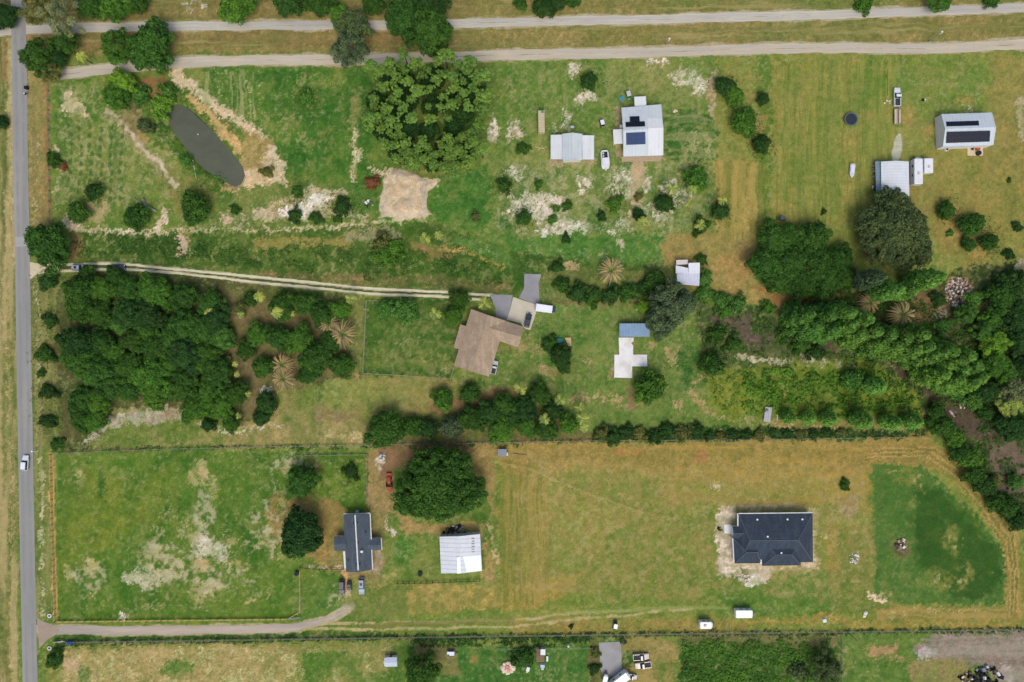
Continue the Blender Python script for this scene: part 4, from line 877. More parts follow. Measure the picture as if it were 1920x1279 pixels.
def frond_mesh(name, rs, n, L, rise, droop, w, leaf, pairs, mix_dead=0.0, z0=0.0):
    """feather palm head: n arching ribs, each lined with narrow leaflets"""
    Vs = []; vv = []
    for i in range(n):
        a = i * 2.39996 + rs.uniform(-.2, .2); el = rise * (.35 + .65 * rs.rand()); l = L * rs.uniform(.78, 1.08); val = rs.rand()
        dx, dy = math.cos(a), math.sin(a); pr = None; sx, sy = -dy, dx
        for j in range(pairs + 1):
            t = j / pairs; r = l * t * (1 - .12 * t); z = z0 + l * (el * t - (droop + el * .6) * t * t)
            c = np.array([dx * r, dy * r, z])
            if pr is not None:
                rw = .07 * (1 - t * .6); s = np.array([sx, sy, 0]) * rw
                Vs += [pr - s, pr + s, c + s, c - s]; vv += [val] * 4
                ll = w * math.sin(math.pi * min(1, .12 + t * .85)) ** .6 * rs.uniform(.85, 1.1)
                for sg in (1, -1):
                    tip = c + np.array([sx * sg * ll + dx * ll * .75, sy * sg * ll + dy * ll * .75, -ll * .25])
                    q = np.array([dx, dy, 0]) * leaf / 2
                    Vs += [c - q, tip - q * .25, tip + q * .25, c + q]; vv += [min(1, max(0, val + rs.uniform(-.25, .25)))] * 4
            pr = c
    V = np.array(Vs); me = np_mesh(name, V, np.arange(len(V)))
    at = me.attributes.new('v', 'FLOAT', 'POINT'); at.data.foreach_set('value', np.array(vv, np.float32)); me.materials.append(LEAF); return me
def palm_trunk(h, r): 
    mb = MB()
    for i in range(6): mb.cyl((0, 0, -.1 + h * i / 6), (0, 0, -.1 + h * (i + 1) / 6 + .05), r * 1.08, r * .95, 9)
    o = mb.build('trunk', BARK); me = o.data; bpy.data.objects.remove(o); return me
for i in range(4):
    rs = np.random.RandomState(600 + i)
    proto('palm', 'palm_tree', frond_mesh('fronds', rs, 14 + 2 * i, 2.2, .7, .55, .42, .15, 11, z0=6.0), palm_trunk(6.0, .17), 2.1, 6.2, 'fronds')
for i in range(3):
    rs = np.random.RandomState(640 + i)
    proto('date', 'date_palm', frond_mesh('fronds', rs, 50, 4.6, 1.0, .5, .30, .15, 18, z0=3.6), palm_trunk(3.7, .42), 4.4, 4.0, 'fronds')

TINT = {'screen': (100, 144, 64), 'oak': (64, 104, 42), 'dark': (54, 90, 42), 'deep': (48, 84, 40), 'bright': (96, 134, 50), 'mid': (80, 124, 46), 'grey': (86, 106, 68), 'pale': (118, 132, 96),
        'pine': (118, 156, 76), 'lime': (112, 156, 56), 'yellow': (158, 174, 92), 'date': (170, 154, 116), 'col': (116, 164, 76), 'rust': (122, 88, 64), 'olive': (106, 116, 64), 'blue': (86, 106, 76), 'green': (84, 130, 58)}
MADE = {}; tree_rnd = random.Random(5)
def tree(kind, px, py, r, tint, label, cat='tree', group=None, var=None, hs=1.0, name=None):
    L = PROTO[kind]; i = tree_rnd.randrange(len(L)) if var is None else var % len(L)
    nm, crown, trunk, R, zc, pn = L[i]
    s = r / 6.0 / R; z = zc * s * hs; s *= (HC - z) / HC
    loc = P(px, py, z); loc.z = -0.02
    root = bpy.data.objects.new(name or nm, None); COL.objects.link(root); root.location = loc
    root.rotation_euler = (0, 0, tree_rnd.uniform(0, 6.28)); root.scale = (s, s, s * hs); root.empty_display_size = .5
    tag(root, label, cat, group)
    if (kind, i) not in MADE:
        c = bpy.data.objects.new(pn, crown); t = bpy.data.objects.new('trunk', trunk); MADE[(kind, i)] = (c, t)
    else: c = MADE[(kind, i)][0].copy(); t = MADE[(kind, i)][1].copy()
    for o in (c, t): COL.objects.link(o); o.parent = root
    if kind == 'date':                          # living green heart of the head
        if 'heart' not in MADE: MADE['heart'] = bpy.data.objects.new('young_fronds', frond_mesh('young_fronds', np.random.RandomState(5), 14, 2.3, 1.3, .3, .24, .10, 12, z0=3.8)); g_ = MADE['heart']
        else: g_ = MADE['heart'].copy()
        COL.objects.link(g_); g_.parent = root; g_.color = (*lin((92, 118, 58)), 1)
    k = tree_rnd.uniform(.88, 1.14); g = tree_rnd.uniform(.94, 1.06); q = lin(TINT[tint])
    c.color = (q[0] * k * g, q[1] * k, q[2] * k / g, 1)
    if label.startswith('enormous dark oak'): root.rotation_euler.z += 1.5
    return root
def trees(rows, cat='tree', group=None):
    for r in rows: tree(*r, cat=cat, group=group)

# -- the dense wood by the paved road
W = 'trees of the dense wood beside the paved road'
wr = random.Random(11)
def wood(pts, r, kind, tints, label, group, cat='tree', jit=8, rj=.2, hs=1.0, num=True):
    pts = sorted(pts)
    for i, (x, y) in enumerate(pts):
        lb = (label + f', {("west", "middle", "east")[min(2, i * 3 // len(pts))]} part') if not num else (('westernmost', 'second', 'third', 'fourth', 'fifth', 'sixth', 'seventh', 'eighth', 'ninth', 'tenth', 'eleventh', 'twelfth', 'thirteenth', 'fourteenth')[i] + (' ' if i == 0 else ' from the road, ') + label)
        tree(kind, x + wr.uniform(-jit, jit), y + wr.uniform(-jit, jit), r * wr.uniform(1 - rj, 1 + rj), wr.choice(tints), lb, cat, group, hs=hs)
wood([(148, 546), (192, 536), (240, 540), (290, 552), (338, 556), (390, 566)], 30, 'oak', ['oak', 'oak', 'mid'], 'broad crown in the wood row nearest the drive', W)
wood([(140, 590), (186, 584), (234, 590), (284, 600), (334, 606), (384, 612), (408, 596)], 31, 'oak', ['oak', 'dark', 'oak'], 'crown in the wood, one row behind its northern front', W)
wood([(146, 636), (194, 636), (244, 642), (294, 650), (346, 656), (394, 660)], 32, 'oak', ['dark', 'oak', 'oak'], 'crown in the middle row of the dense wood', W)
wood([(142, 682), (190, 686), (240, 694), (292, 700), (346, 704), (396, 700)], 31, 'oak', ['oak', 'oak', 'mid'], 'rounded crown in the row south of the wood middle', W)
wood([(186, 716), (236, 734), (286, 742), (338, 736), (436, 742)], 28, 'oak', ['oak', 'mid'], 'crown on the wood edge bordering the sandy clearing', W)
wood([(150, 752), (186, 750), (146, 788), (178, 794), (208, 728)], 30, 'oak', ['oak', 'mid'], 'crown in the clump at the wood south-west corner', W)
wood([(388, 752), (420, 764), (368, 768), (395, 735)], 25, 'oak', ['mid', 'oak'], 'crown in the wood tongue above the clipped shrub', W)
wood([(212, 516), (168, 522)], 20, 'oak', ['oak'], 'green tree overhanging the drive beside the parked cars', W)
wood([(170, 565), (262, 565), (318, 630), (215, 660), (268, 620), (370, 635), (165, 660), (318, 680), (262, 715), (372, 680), (215, 610), (410, 640), (165, 705), (312, 575)], 22, 'oak', ['mid', 'mid', 'green'], 'smaller light crown filling gaps in the dense wood', W)
S_ = 'shrubs along the paved road'
trees([('bush', 90, 527, 18, 'dark', 'loose dark shrub by the road just south of the pale drive mouth'), ('bush', 92, 600, 15, 'dark', 'thin dark shrub by the road, second south of the drive mouth'),
       ('bush', 84, 664, 19, 'oak', 'green shrub by the road, third south of the drive mouth'), ('bush', 90, 735, 17, 'dark', 'dark shrub by the road, fourth south of the drive mouth'),
       ('bush', 90, 790, 15, 'dark', 'dark shrub by the road, fifth south of the drive mouth'), ('bush', 106, 833, 13, 'oak', 'low shrub at the corner where the wire fence meets the roadside'),
       ('bush', 76, 700, 9, 'oak', 'small tuft of brush between two roadside shrubs beside the wood')], 'shrub', S_)
# -- loose wood and palms east of it
P2 = 'trees among the palms west of the lawn'
trees([('oak', 528, 574, 27, 'oak', 'dark green tree behind three yellow palms near the drive'), ('oak', 570, 568, 24, 'oak', 'green tree directly below the drive, east of the twin yellow palms'),
       ('oak', 602, 588, 26, 'oak', 'broad tree between the drive and the large brown date palms'), ('oak', 636, 582, 22, 'mid', 'tree at the corner of the fenced lawn beside a yellow palm'),
       ('oak', 480, 628, 23, 'mid', 'tree at the west edge of the palm ground'), ('oak', 520, 632, 26, 'oak', 'tree in the middle of the palm ground, left of the date palms'),
       ('oak', 560, 636, 28, 'mid', 'large round tree just left of the brown date palms'), ('oak', 592, 670, 32, 'oak', 'widest crown south-west of the date palms'),
       ('oak', 640, 686, 25, 'oak', 'round crown at the lower left corner of the fenced lawn'), ('oak', 577, 700, 22, 'oak', 'crown at the south edge of the palm ground, right of the paired date palms'),
       ('oak', 494, 688, 22, 'oak', 'tree left of the paired date palms'), ('small', 460, 655, 20, 'oak', 'small tree on the brown gap east of the dense wood'),
       ('oak', 620, 640, 24, 'oak', 'tree half under the brown date palm fronds'), ('small', 498, 756, 22, 'dark', 'dark round tree standing alone south of the palm ground'),
       ('small', 490, 782, 18, 'dark', 'small dark tree touching the lone round tree'), ('bush', 391, 797, 15, 'deep', 'small clipped round dark shrub south of the wood'),
       ('small', 432, 795, 18, 'oak', 'low round tree right of the clipped dark shrub'), ('small', 470, 560, 14, 'oak', 'small tree by the drive between two yellow palms'),
       ('small', 450, 580, 15, 'olive', 'thin olive tree at the north end of the brown gap')], 'tree', P2)
YP = 'yellow-green palms'
for x, y, r, l in ((390, 565, 10, 'yellow palm over the wood, upper of a close pair'), (390, 586, 11, 'yellow palm over the wood, lower of a close pair'), (450, 590, 8, 'small yellow palm in the brown gap beside the wood'),
                   (484, 556, 12, 'yellow palm just below the drive, west end of the palm row'), (518, 586, 13, 'largest yellow palm in the row below the drive'), (546, 588, 8, 'small yellow palm right of the largest in its row'),
                   (580, 563, 9, 'pale palm between two green crowns below the drive'), (656, 560, 12, 'yellow palm beside the corner of the lawn fence'), (624, 583, 6, 'tiny pale palm above the big date palms'),
                   (815, 588, 13, 'olive-yellow palm on the lawn'), (908, 569, 15, 'full yellow palm between drive and brown-roofed house'), (400, 660, 8, 'pale palm on the east side of the wood, upper of two'),
                   (401, 674, 8, 'pale palm on the east side of the wood, lower of two'), (427, 673, 6, 'little yellow palm at the wood edge above a string of others'), (440, 683, 7, 'little yellow palm, top of the string along the brown gap'),
                   (443, 702, 7, 'little yellow palm, middle of the string along the brown gap'), (427, 714, 6, 'grey-green little palm at the wood edge'), (430, 727, 6, 'faint little palm below the grey-green one'),
                   (444, 737, 8, 'yellow palm over the wood tongue, left of a pair'), (464, 739, 7, 'yellow palm in the brown gap, right of a pair'), (446, 780, 7, 'small yellow palm above the low round tree'),
                   (449, 806, 7, 'small faded palm south of the wood'), (977, 728, 14, 'round yellow palm at the north edge of the tree belt'), (1050, 750, 12, 'yellow palm in the belt, right of the round one'),
                   (1021, 786, 12, 'yellow palm low in the tree belt'), (1087, 764, 11, 'yellow palm at the belt east end, top of three'), (1092, 785, 14, 'yellow palm at the belt east end, middle of three'),
                   (1096, 803, 10, 'yellow palm at the belt east end, lowest of three'), (1261, 352, 13, 'round yellow palm on sandy ground by the metal-roofed house'), (1298, 355, 11, 'yellow palm half under a green crown'),
                   (1205, 416, 12, 'yellow palm below a small dark tree on scrub'), (1292, 381, 9, 'sparse ochre palm between dark crowns'), (1314, 421, 12, 'yellow palm standing in a round green bush'),
                   (1355, 375, 10, 'faded palm above a round dark tree'), (796, 446, 12, 'pale palm north of the ditch'), (822, 440, 10, 'yellowish palm beside the pale ditch palm'), (150, 104, 12, 'yellow-leaved palm between the two gravel roads'),
                   (1545, 1252, 9, 'greyish palm at the edge of the leafy lot')):
    tree('palm', x, y, r, 'yellow', l, 'palm', YP)
DP = 'big brown date palms'
for x, y, r, l in ((641, 626, 30, 'big date palm with tan fronds, lower right of two left of the lawn'), (616, 606, 25, 'big date palm with dull fronds, upper left of two left of the lawn'), (528, 684, 24, 'date palm, upper of the pair on the brown ground'),
                   (530, 710, 24, 'date palm with greener heart, lower of the pair on the brown ground'), (1146, 507, 28, 'lone date palm with radiating tan fronds north of the hedge'),
                   (1632, 568, 24, 'smaller tan date palm by the columnar conifers'), (1694, 590, 29, 'larger tan date palm by the columnar conifers')):
    tree('date', x, y, r, 'date', l, 'palm', DP)
# -- along the top
trees([('oak', 5, 30, 26, 'deep', 'very dark tree in the top corner left of the paved road'), ('bare', 62, 18, 34, 'olive', 'olive crown over the road junction'), ('bare', 108, 26, 42, 'pale', 'sparse tree with bare grey limbs by the junction'),
       ('thin', 122, 78, 24, 'oak', 'green lower boughs of the tree between the gravel roads'), ('thin', 66, 104, 34, 'oak', 'mixed green tree overhanging the paved road'), ('thin', 92, 134, 22, 'olive', 'yellowish sprawling tree at the end of the southern gravel road'),
       ('oak', 104, 106, 22, 'deep', 'deep green tree behind the sprawling roadside tree'), ('oak', 165, 6, 28, 'oak', 'green tree on the top edge above the northern gravel road, left one'), ('oak', 212, 4, 34, 'mid', 'broad tree on the top edge above the northern gravel road'),
       ('oak', 252, 0, 24, 'oak', 'tree on the top edge beside the broad one'), ('thin', 216, 84, 34, 'mid', 'olive green tree fused to the large glossy oak'), ('oak', 280, 84, 46, 'oak', 'large glossy oak reaching over both gravel roads'),
       ('oak', 226, 152, 26, 'lime', 'bright green tree below the southern gravel road'), ('oak', 216, 178, 28, 'mid', 'green tree northwest of the pond, below the bright one'), ('oak', 442, 0, 40, 'mid', 'wide green tree on the top edge left of the grey tree'),
       ('oak', 540, -2, 30, 'dark', 'dark tree on the top edge, in the middle of three'), ('oak', 598, 0, 32, 'oak', 'tree on the top edge just left of the grey tree'), ('thin', 662, 44, 34, 'grey', 'grey-green tree spanning the strip between the roads'),
       ('thin', 655, 88, 36, 'blue', 'lower half of the grey-leaved trees over the southern road'), ('thin', 640, 30, 26, 'mid', 'green tree left of the grey one'), ('oak', 700, 8, 22, 'oak', 'crown on the top edge between the grey tree and the great oak'),
       ('oak', 758, 30, 42, 'oak', 'great oak over the northern gravel road, western crown'), ('oak', 806, 52, 44, 'oak', 'great oak over the gravel road, eastern crown'), ('oak', 800, 4, 36, 'dark', 'great oak crown cut by the top edge'),
       ('oak', 815, 85, 22, 'dark', 'dark lower bough tree above the pine clump'), ('small', 976, 6, 13, 'oak', 'small shrub-like tree on the top edge east of the great oak'), ('small', 1018, 12, 22, 'dark', 'dark tree on the top edge touching the gravel road'),
       ('small', 1046, 4, 16, 'dark', 'small dark tree beside another on the top edge'), ('small', 1076, 0, 14, 'oak', 'half-hidden tree on the top edge, easternmost of three'), ('bush', 1620, 2, 20, 'mid', 'low brush on the top edge left of the overhanging branch'),
       ('thin', 1765, 2, 24, 'mid', 'branches reaching over the northern gravel road'), ('bush', 1860, 0, 16, 'oak', 'brush on the top edge near the corner'), ('small', 2, 228, 13, 'deep', 'dark tree cut by the left edge beside the paved road'),
       ('oak', 86, 461, 44, 'oak', 'large round dark oak at the mouth of the twin-track drive')])
# -- north-west lot shrubs
NB = 'shrubs and small trees of the pond lot'
trees([('bush', 100, 300, 15, 'oak', 'loose shrub near the verge west of the pond'), ('bush', 118, 312, 9, 'rust', 'small brown shrub beside a loose green one'), ('small', 174, 359, 17, 'dark', 'dark tree above the white sand arc'),
       ('small', 145, 398, 21, 'oak', 'round tree at the west end of the white sand arc'), ('small', 254, 406, 25, 'oak', 'round tree beside the grey fallen logs'), ('small', 364, 388, 31, 'oak', 'wide low tree south of the pond'),
       ('bush', 557, 360, 12, 'oak', 'small round shrub at the foot of the sandy berm'), ('bush', 553, 403, 15, 'dark', 'spiky dark shrub on the white sand'), ('bush', 642, 386, 18, 'dark', 'dark shrub on dark grass west of the dirt mound'),
       ('bush', 592, 408, 13, 'oak', 'low shrub between two patches of sand'), ('bush', 633, 410, 9, 'oak', 'small shrub south of the dark one'), ('bush', 574, 182, 15, 'green', 'lone shrub in the lush field'),
       ('bush', 698, 342, 15, 'rust', 'rust-brown dead bush beside the dirt mound'), ('bush', 262, 178, 20, 'green', 'leafy bush on the northern pond bank'), ('bush', 300, 200, 24, 'lime', 'bright reeds-like bush at the head of the pond'),
       ('bush', 315, 172, 18, 'green', 'green bush on the north pond bank near the path'), ('bush', 272, 236, 16, 'grey', 'grey-green bush on the western pond bank'), ('bush', 350, 300, 12, 'green', 'bush at the western shore of the pond'),
       ('bush', 500, 322, 13, 'olive', 'olive bush on the sand east of the pond'), ('bush', 440, 392, 10, 'oak', 'small dark bush on tan ground south of the pond')], 'shrub', NB)
# -- pine clump
PN = 'pines of the round clump'
ZO = [(1105, 400, 13), (860, 480, 14), (1005, 465, 13), (1195, 468, 14), (1410, 400, 15), (1355, 450, 11), (1600, 450, 14), (1520, 480, 11), (1580, 520, 11), (1710, 545, 16), (1650, 580, 12), (1630, 640, 11), (1715, 700, 17), (1350, 590, 11), (1140, 605, 13),
      (1215, 670, 16), (950, 645, 12), (1030, 620, 10), (1060, 685, 12), (1045, 560, 12), (1400, 545, 10), (1470, 570, 13), (1460, 415, 11), (880, 740, 12), (970, 810, 13), (1095, 800, 13), (1020, 740, 10), (1160, 880, 13), (1005, 900, 13), (940, 955, 11),
      (1060, 945, 10), (840, 890, 17), (850, 950, 11), (1300, 885, 12), (1470, 775, 13), (1590, 795, 12), (1480, 650, 12), (1560, 690, 11), (1700, 800, 12), (1120, 1070, 13), (1250, 1065, 13), (1020, 1085, 11), (960, 1070, 13), (1145, 1150, 14),
      (1150, 1215, 15), (1050, 1180, 11), (1265, 1180, 11), (1335, 1160, 11), (1325, 1225, 13), (1405, 1245, 13), (1445, 1110, 12), (1440, 1035, 12), (1520, 1120, 14), (1545, 1020, 11), (1630, 1060, 14), (1690, 1110, 14), (1440, 1175, 10), (1590, 1210, 14),
      (1490, 1235, 10), (1385, 1080, 9), (1620, 990, 11), (920, 520, 11), (1670, 930, 12), (830, 830, 9), (1300, 660, 9), (1400, 720, 9), (900, 880, 11), (1110, 530, 9), (1690, 860, 10), (1090, 1010, 9), (1200, 1120, 11), (1385, 800, 9), (900, 560, 9), (985, 530, 9), (1240, 560, 9), (1160, 740, 9), (930, 880, 9), (1040, 1020, 9), (1210, 1180, 10), (1290, 1110, 9), (1370, 1150, 9), (1480, 1160, 10), (1555, 1160, 10), (1640, 1150, 10), (1500, 1060, 9), (1590, 1050, 9), (1100, 1130, 10), (1660, 760, 9), (1740, 760, 9), (1520, 740, 8), (1290, 520, 8), (1080, 480, 9), (1200, 1230, 10), (1480, 1280, 9), (1550, 600, 9), (1440, 880, 8), (1290, 800, 8), (880, 800, 9), (1000, 990, 9)]
ORD = ['innermost', 'second', 'third', 'fourth', 'fifth', 'sixth', 'seventh', 'eighth', 'ninth', 'tenth', 'eleventh', 'twelfth', 'thirteenth', 'fourteenth', 'fifteenth', 'sixteenth', 'seventeenth', 'eighteenth', 'nineteenth', 'twentieth']
SEC = ['east', 'north-east', 'north', 'north-west', 'west', 'south-west', 'south', 'south-east']; cnt = {}
def sector(x, y, key):
    a = math.degrees(math.atan2(200 - y, x - 800)) % 360; k = SEC[int(((a + 22.5) % 360) // 45)]
    n = cnt[(key, k)] = cnt.get((key, k), -1) + 1; return k, ORD[n]
for x, y, r in sorted([(480 + zx / 4, zy / 4, r) for zx, zy, r in ZO], key=lambda q: math.hypot(q[0] - 800, q[1] - 200)):
    k, o = sector(x, y, 'p'); tree('pine', x, y, r * .92, 'pine', f'bright pine crown, {o} counting outward on the {k} side of the round clump', 'pine', PN, hs=1.0)
us = [(800, 165), (770, 190), (805, 200), (840, 185), (870, 150), (740, 215), (760, 245), (800, 245), (850, 235), (835, 270), (780, 290), (730, 150), (760, 150), (870, 215), (705, 190), (890, 180), (815, 145), (720, 250), (870, 280), (745, 285), (810, 300)]
for x, y in sorted(us, key=lambda q: math.hypot(q[0] - 800, q[1] - 200)):
    k, o = sector(x, y, 'u'); tree('shade', x + wr.uniform(-4, 4), y + wr.uniform(-4, 4), 21, 'deep', f'dark low tree beneath the pines, {o} outward on the {k} side', 'tree', 'understory of the pine clump')
# -- house lots north
HB = 'shrubs and small trees around the metal-roofed house'
trees([('small', 1105, 152, 17, 'dark', 'round dark tree on bare sand north of the gabled shed'), ('small', 1360, 160, 19, 'dark', 'dark tree of the touching pair east of the house'), ('small', 1379, 181, 20, 'mid', 'brighter tree of the touching pair east of the house'),
       ('small', 1397, 228, 27, 'mid', 'wide round tree east of the house, below the touching pair'), ('small', 1431, 184, 13, 'dark', 'small dark round tree on the field boundary'), ('small', 1429, 270, 18, 'dark', 'dark tree at the lower end of the curved sandy path'),
       ('small', 1306, 334, 25, 'mid', 'green tree with a yellow palm at its foot'), ('small', 1247, 381, 19, 'dark', 'round dark tree right of the centre of the scrub'), ('small', 1351, 395, 18, 'dark', 'dark round tree on the edge of the ochre strip'),
       ('bush', 1315, 424, 18, 'oak', 'round green bush around a yellow palm'), ('small', 1198, 402, 13, 'dark', 'small dark tree above a yellow palm'), ('small', 982, 407, 15, 'oak', 'round shrub on white sand below the planks'),
       ('bush', 945, 348, 15, 'oak', 'shrub on the green strip east of the dirt mound'), ('bush', 1153, 381, 17, 'mid', 'light green round shrub in the scrub'), ('bush', 1064, 385, 10, 'oak', 'small shrub in the middle of the white sand'),
       ('bush', 1128, 404, 10, 'dark', 'small dark shrub south-east of the white sand'), ('bush', 1061, 447, 10, 'dark', 'small dark shrub below the white sand'), ('bush', 1042, 390, 8, 'green', 'tiny light shrub on the white sand'),
       ('bush', 980, 278, 13, 'oak', 'dark shrub left of the gabled shed'), ('bush', 1010, 345, 10, 'mid', 'loose tuft above the white sand'), ('bush', 892, 405, 10, 'olive', 'olive tuft east of the dirt mound'), ('bush', 1035, 412, 9, 'green', 'green tuft low on the white sand'), ('bush', 1198, 368, 9, 'olive', 'loose tuft by the sandy track below the house')], 'shrub', HB)
# -- east trees
trees([('big', 1682, 432, 74, 'grey', 'giant grey-green oak below the long metal barn'), ('small', 1824, 421, 24, 'oak', 'dense round dark tree on the eastern field'), ('small', 1856, 454, 17, 'oak', 'small tree right of two below the dense round one'),
       ('small', 1818, 458, 14, 'oak', 'small tree left of two below the dense round one'), ('small', 1776, 394, 18, 'oak', 'loose spreading tree right of the giant oak'), ('bush', 1782, 437, 7, 'green', 'tiny bush between the giant oak and the round tree'),
       ('bush', 1892, 476, 11, 'dark', 'small dark bush by the mown path to the corner'), ('bush', 1909, 425, 10, 'dark', 'small bush at the right edge of the field'), ('bush', 1545, 397, 6, 'dark', 'tiny dark tuft left of the giant oak'),
       ('bush', 1893, 338, 5, 'oak', 'tiny dark tuft on the eastern field')], 'tree')
EW = 'trees of the dark grove west of the giant oak'
for x, y, r, l in ((1452, 448, 34, 'north-west crown of the dark grove, next to the parked buggy'), (1484, 440, 28, 'crown of the dark grove directly below the buggy'), (1524, 448, 36, 'north crown of the dark grove'), (1440, 492, 34, 'west crown of the dark grove'),
                   (1486, 492, 36, 'central crown of the dark grove'), (1532, 494, 36, 'crown in the dark grove right of its centre'), (1574, 488, 30, 'east crown of the dark grove facing the giant oak'), (1460, 526, 28, 'south-west crown of the dark grove'),
                   (1506, 530, 32, 'south crown of the dark grove'), (1552, 528, 32, 'south-east crown of the dark grove'), (1586, 522, 24, 'outermost south-east crown of the dark grove'), (1464, 470, 24, 'yellow-tinged crown within the dark grove')):
    tree('oak', x, y, r, 'mid' if 'yellow' in l else 'oak', l, 'tree', EW)
CP = 'columnar conifers'
for x, y, r, l, t, h in ((1632, 523, 22, 'greyish columnar conifer nearest the dark grove', 'blue', 1), (1664, 546, 22, 'bright columnar conifer, left of the touching pair', 'col', 1), (1694, 545, 21, 'bright columnar conifer, right of the touching pair', 'col', 1),
                         (1737, 523, 24, 'largest bright columnar conifer below the giant oak', 'col', 1), (1642, 723, 20, 'lone bright cone-shaped conifer in the leafy hollow', 'col', .8), (1480, 783, 14, 'low conifer at the foot of the hollow, first from the grey dock', 'col', .8),
                         (1517, 784, 14, 'low conifer at the foot of the hollow, second from the grey dock', 'col', .8), (1555, 786, 16, 'low conifer at the foot of the hollow, third from the grey dock', 'col', .8), (1618, 788, 20, 'low conifer at the foot of the hollow, fourth from the dock', 'col', .8),
                         (1672, 792, 18, 'low conifer at the foot of the hollow, fifth from the dock', 'col', .8), (1712, 790, 18, 'low conifer at the foot of the hollow, last before the track', 'col', .8)):
    for dx, dy in ((0, 0), (7, 1)):
        if dx and h == 1 and r > 30: break
        if dx: continue
        tree('column', x, y, r * .8, t, l, 'conifer', CP, hs=1.45 if h == 1 else .95)
SR = 'tall feathery trees of the diagonal screen'
scr = [(1505, 590), (1522, 612), (1545, 592), (1552, 618), (1580, 588), (1585, 612), (1600, 628), (1612, 600), (1630, 622), (1640, 645), (1655, 628), (1668, 650), (1684, 636), (1700, 654), (1716, 628), (1724, 650), (1735, 668), (1752, 664), (1770, 660),
       (1762, 684), (1784, 676), (1800, 668), (1790, 694), (1812, 688), (1820, 706), (1752, 700), (1778, 710), (1806, 716)]
NUMW = ['first', 'second', 'third', 'fourth', 'fifth', 'sixth', 'seventh', 'eighth', 'ninth', 'tenth', 'eleventh', 'twelfth', 'thirteenth', 'fourteenth', 'fifteenth', 'sixteenth', 'seventeenth', 'eighteenth', 'nineteenth', 'twentieth']; rc = {0: 0, 1: 0}
for i, (x, y) in enumerate(sorted(scr)):
    k = int(y > 598 + (x - 1510) * .31); tree('screen', x, y, 24, 'screen' if x > 1560 else 'green', f'{NUMW[rc[k]] if rc[k] < 20 else "last"} feathery tree from the west in the {("upper", "lower")[k]} row of the diagonal screen', 'tree', SR); rc[k] += 1
ER = 'trees of the eastern thicket'
for x, y, r, k, t, l in ((1880, 560, 30, 'oak', 'oak', 'dark crown at the north tip of the eastern thicket'), (1915, 530, 28, 'oak', 'dark', 'dark crown cut by the right edge at the thicket tip'), (1905, 590, 32, 'oak', 'dark', 'dark crown on the right edge above the pale yellow boughs'),
                         (1862, 600, 22, 'small', 'mid', 'lighter crown on the west flank of the thicket'), (1845, 622, 22, 'thin', 'green', 'ragged green tree left of the thicket'), (1870, 645, 28, 'thin', 'lime', 'yellowish green feathery tree in the thicket'),
                         (1866, 680, 30, 'oak', 'mid', 'broad mid-green tree right of the diagonal screen'), (1890, 700, 24, 'thin', 'mid', 'ragged tree right of the broad mid-green one'), (1916, 640, 28, 'oak', 'dark', 'dark tree on the right edge beside the feathery one'),
                         (1905, 735, 30, 'thin', 'pale', 'pale-needled tree on the right edge'), (1895, 760, 26, 'thin', 'yellow', 'yellowish boughs on the right edge below the pale tree'), (1855, 735, 24, 'oak', 'dark', 'dark tree below the broad mid-green one'),
                         (1900, 800, 30, 'oak', 'deep', 'deep green tree on the right edge below the yellow boughs'), (1828, 752, 18, 'small', 'green', 'small green tree right of the mulch track'), (1850, 775, 16, 'small', 'oak', 'small tree right of the pale stones'),
                         (1916, 690, 26, 'oak', 'deep', 'very dark crown on the right edge'), (1800, 740, 16, 'bush', 'green', 'shrub at the east side of the mulch track'), (1828, 560, 20, 'bush', 'green', 'bright shrub right of the rubble pile'), (1812, 590, 22, 'thin', 'green', 'leafy sapling cluster below the rubble pile'),
                         (1770, 612, 18, 'bush', 'green', 'shrub left of the path below the rubble pile'), (1760, 560, 16, 'bush', 'dark', 'dark shrub right of the bright columnar conifer'), (1885, 528, 18, 'small', 'dark', 'small dark tree beside the pale track to the corner')):
    tree(k, x, y, r, t, l, 'tree', ER)
for x, y, r, t, l in ((1758, 770, 18, 'oak', 'shrubby tree at the north end of the belt edging the mown field'), (1772, 800, 22, 'oak', 'second tree of the belt edging the mown field'), (1792, 820, 20, 'mid', 'third tree of the belt, beside the mulch track end'), (1803, 850, 20, 'oak', 'fourth tree of the belt edging the mown field'),
                      (1822, 862, 22, 'mid', 'yellowish tree of the belt edging the mown field'), (1828, 890, 22, 'oak', 'sixth tree of the belt, beside brown brush'), (1850, 912, 20, 'dark', 'seventh tree of the belt edging the mown band'), (1868, 940, 20, 'oak', 'eighth tree of the belt above the field bend'),
                      (1890, 952, 22, 'oak', 'ninth tree of the belt close to the right edge'), (1912, 975, 22, 'dark', 'last tree of the belt on the right edge'), (1862, 905, 14, 'olive', 'olive bush on the brown brush east of the belt'), (1905, 905, 16, 'green', 'green bush on the brown brush at the right edge'),
                      (1745, 792, 12, 'oak', 'low bush at the corner of the mown field')):
    tree('small', x, y, r, t, l, 'tree', 'belt of trees edging the mown field')
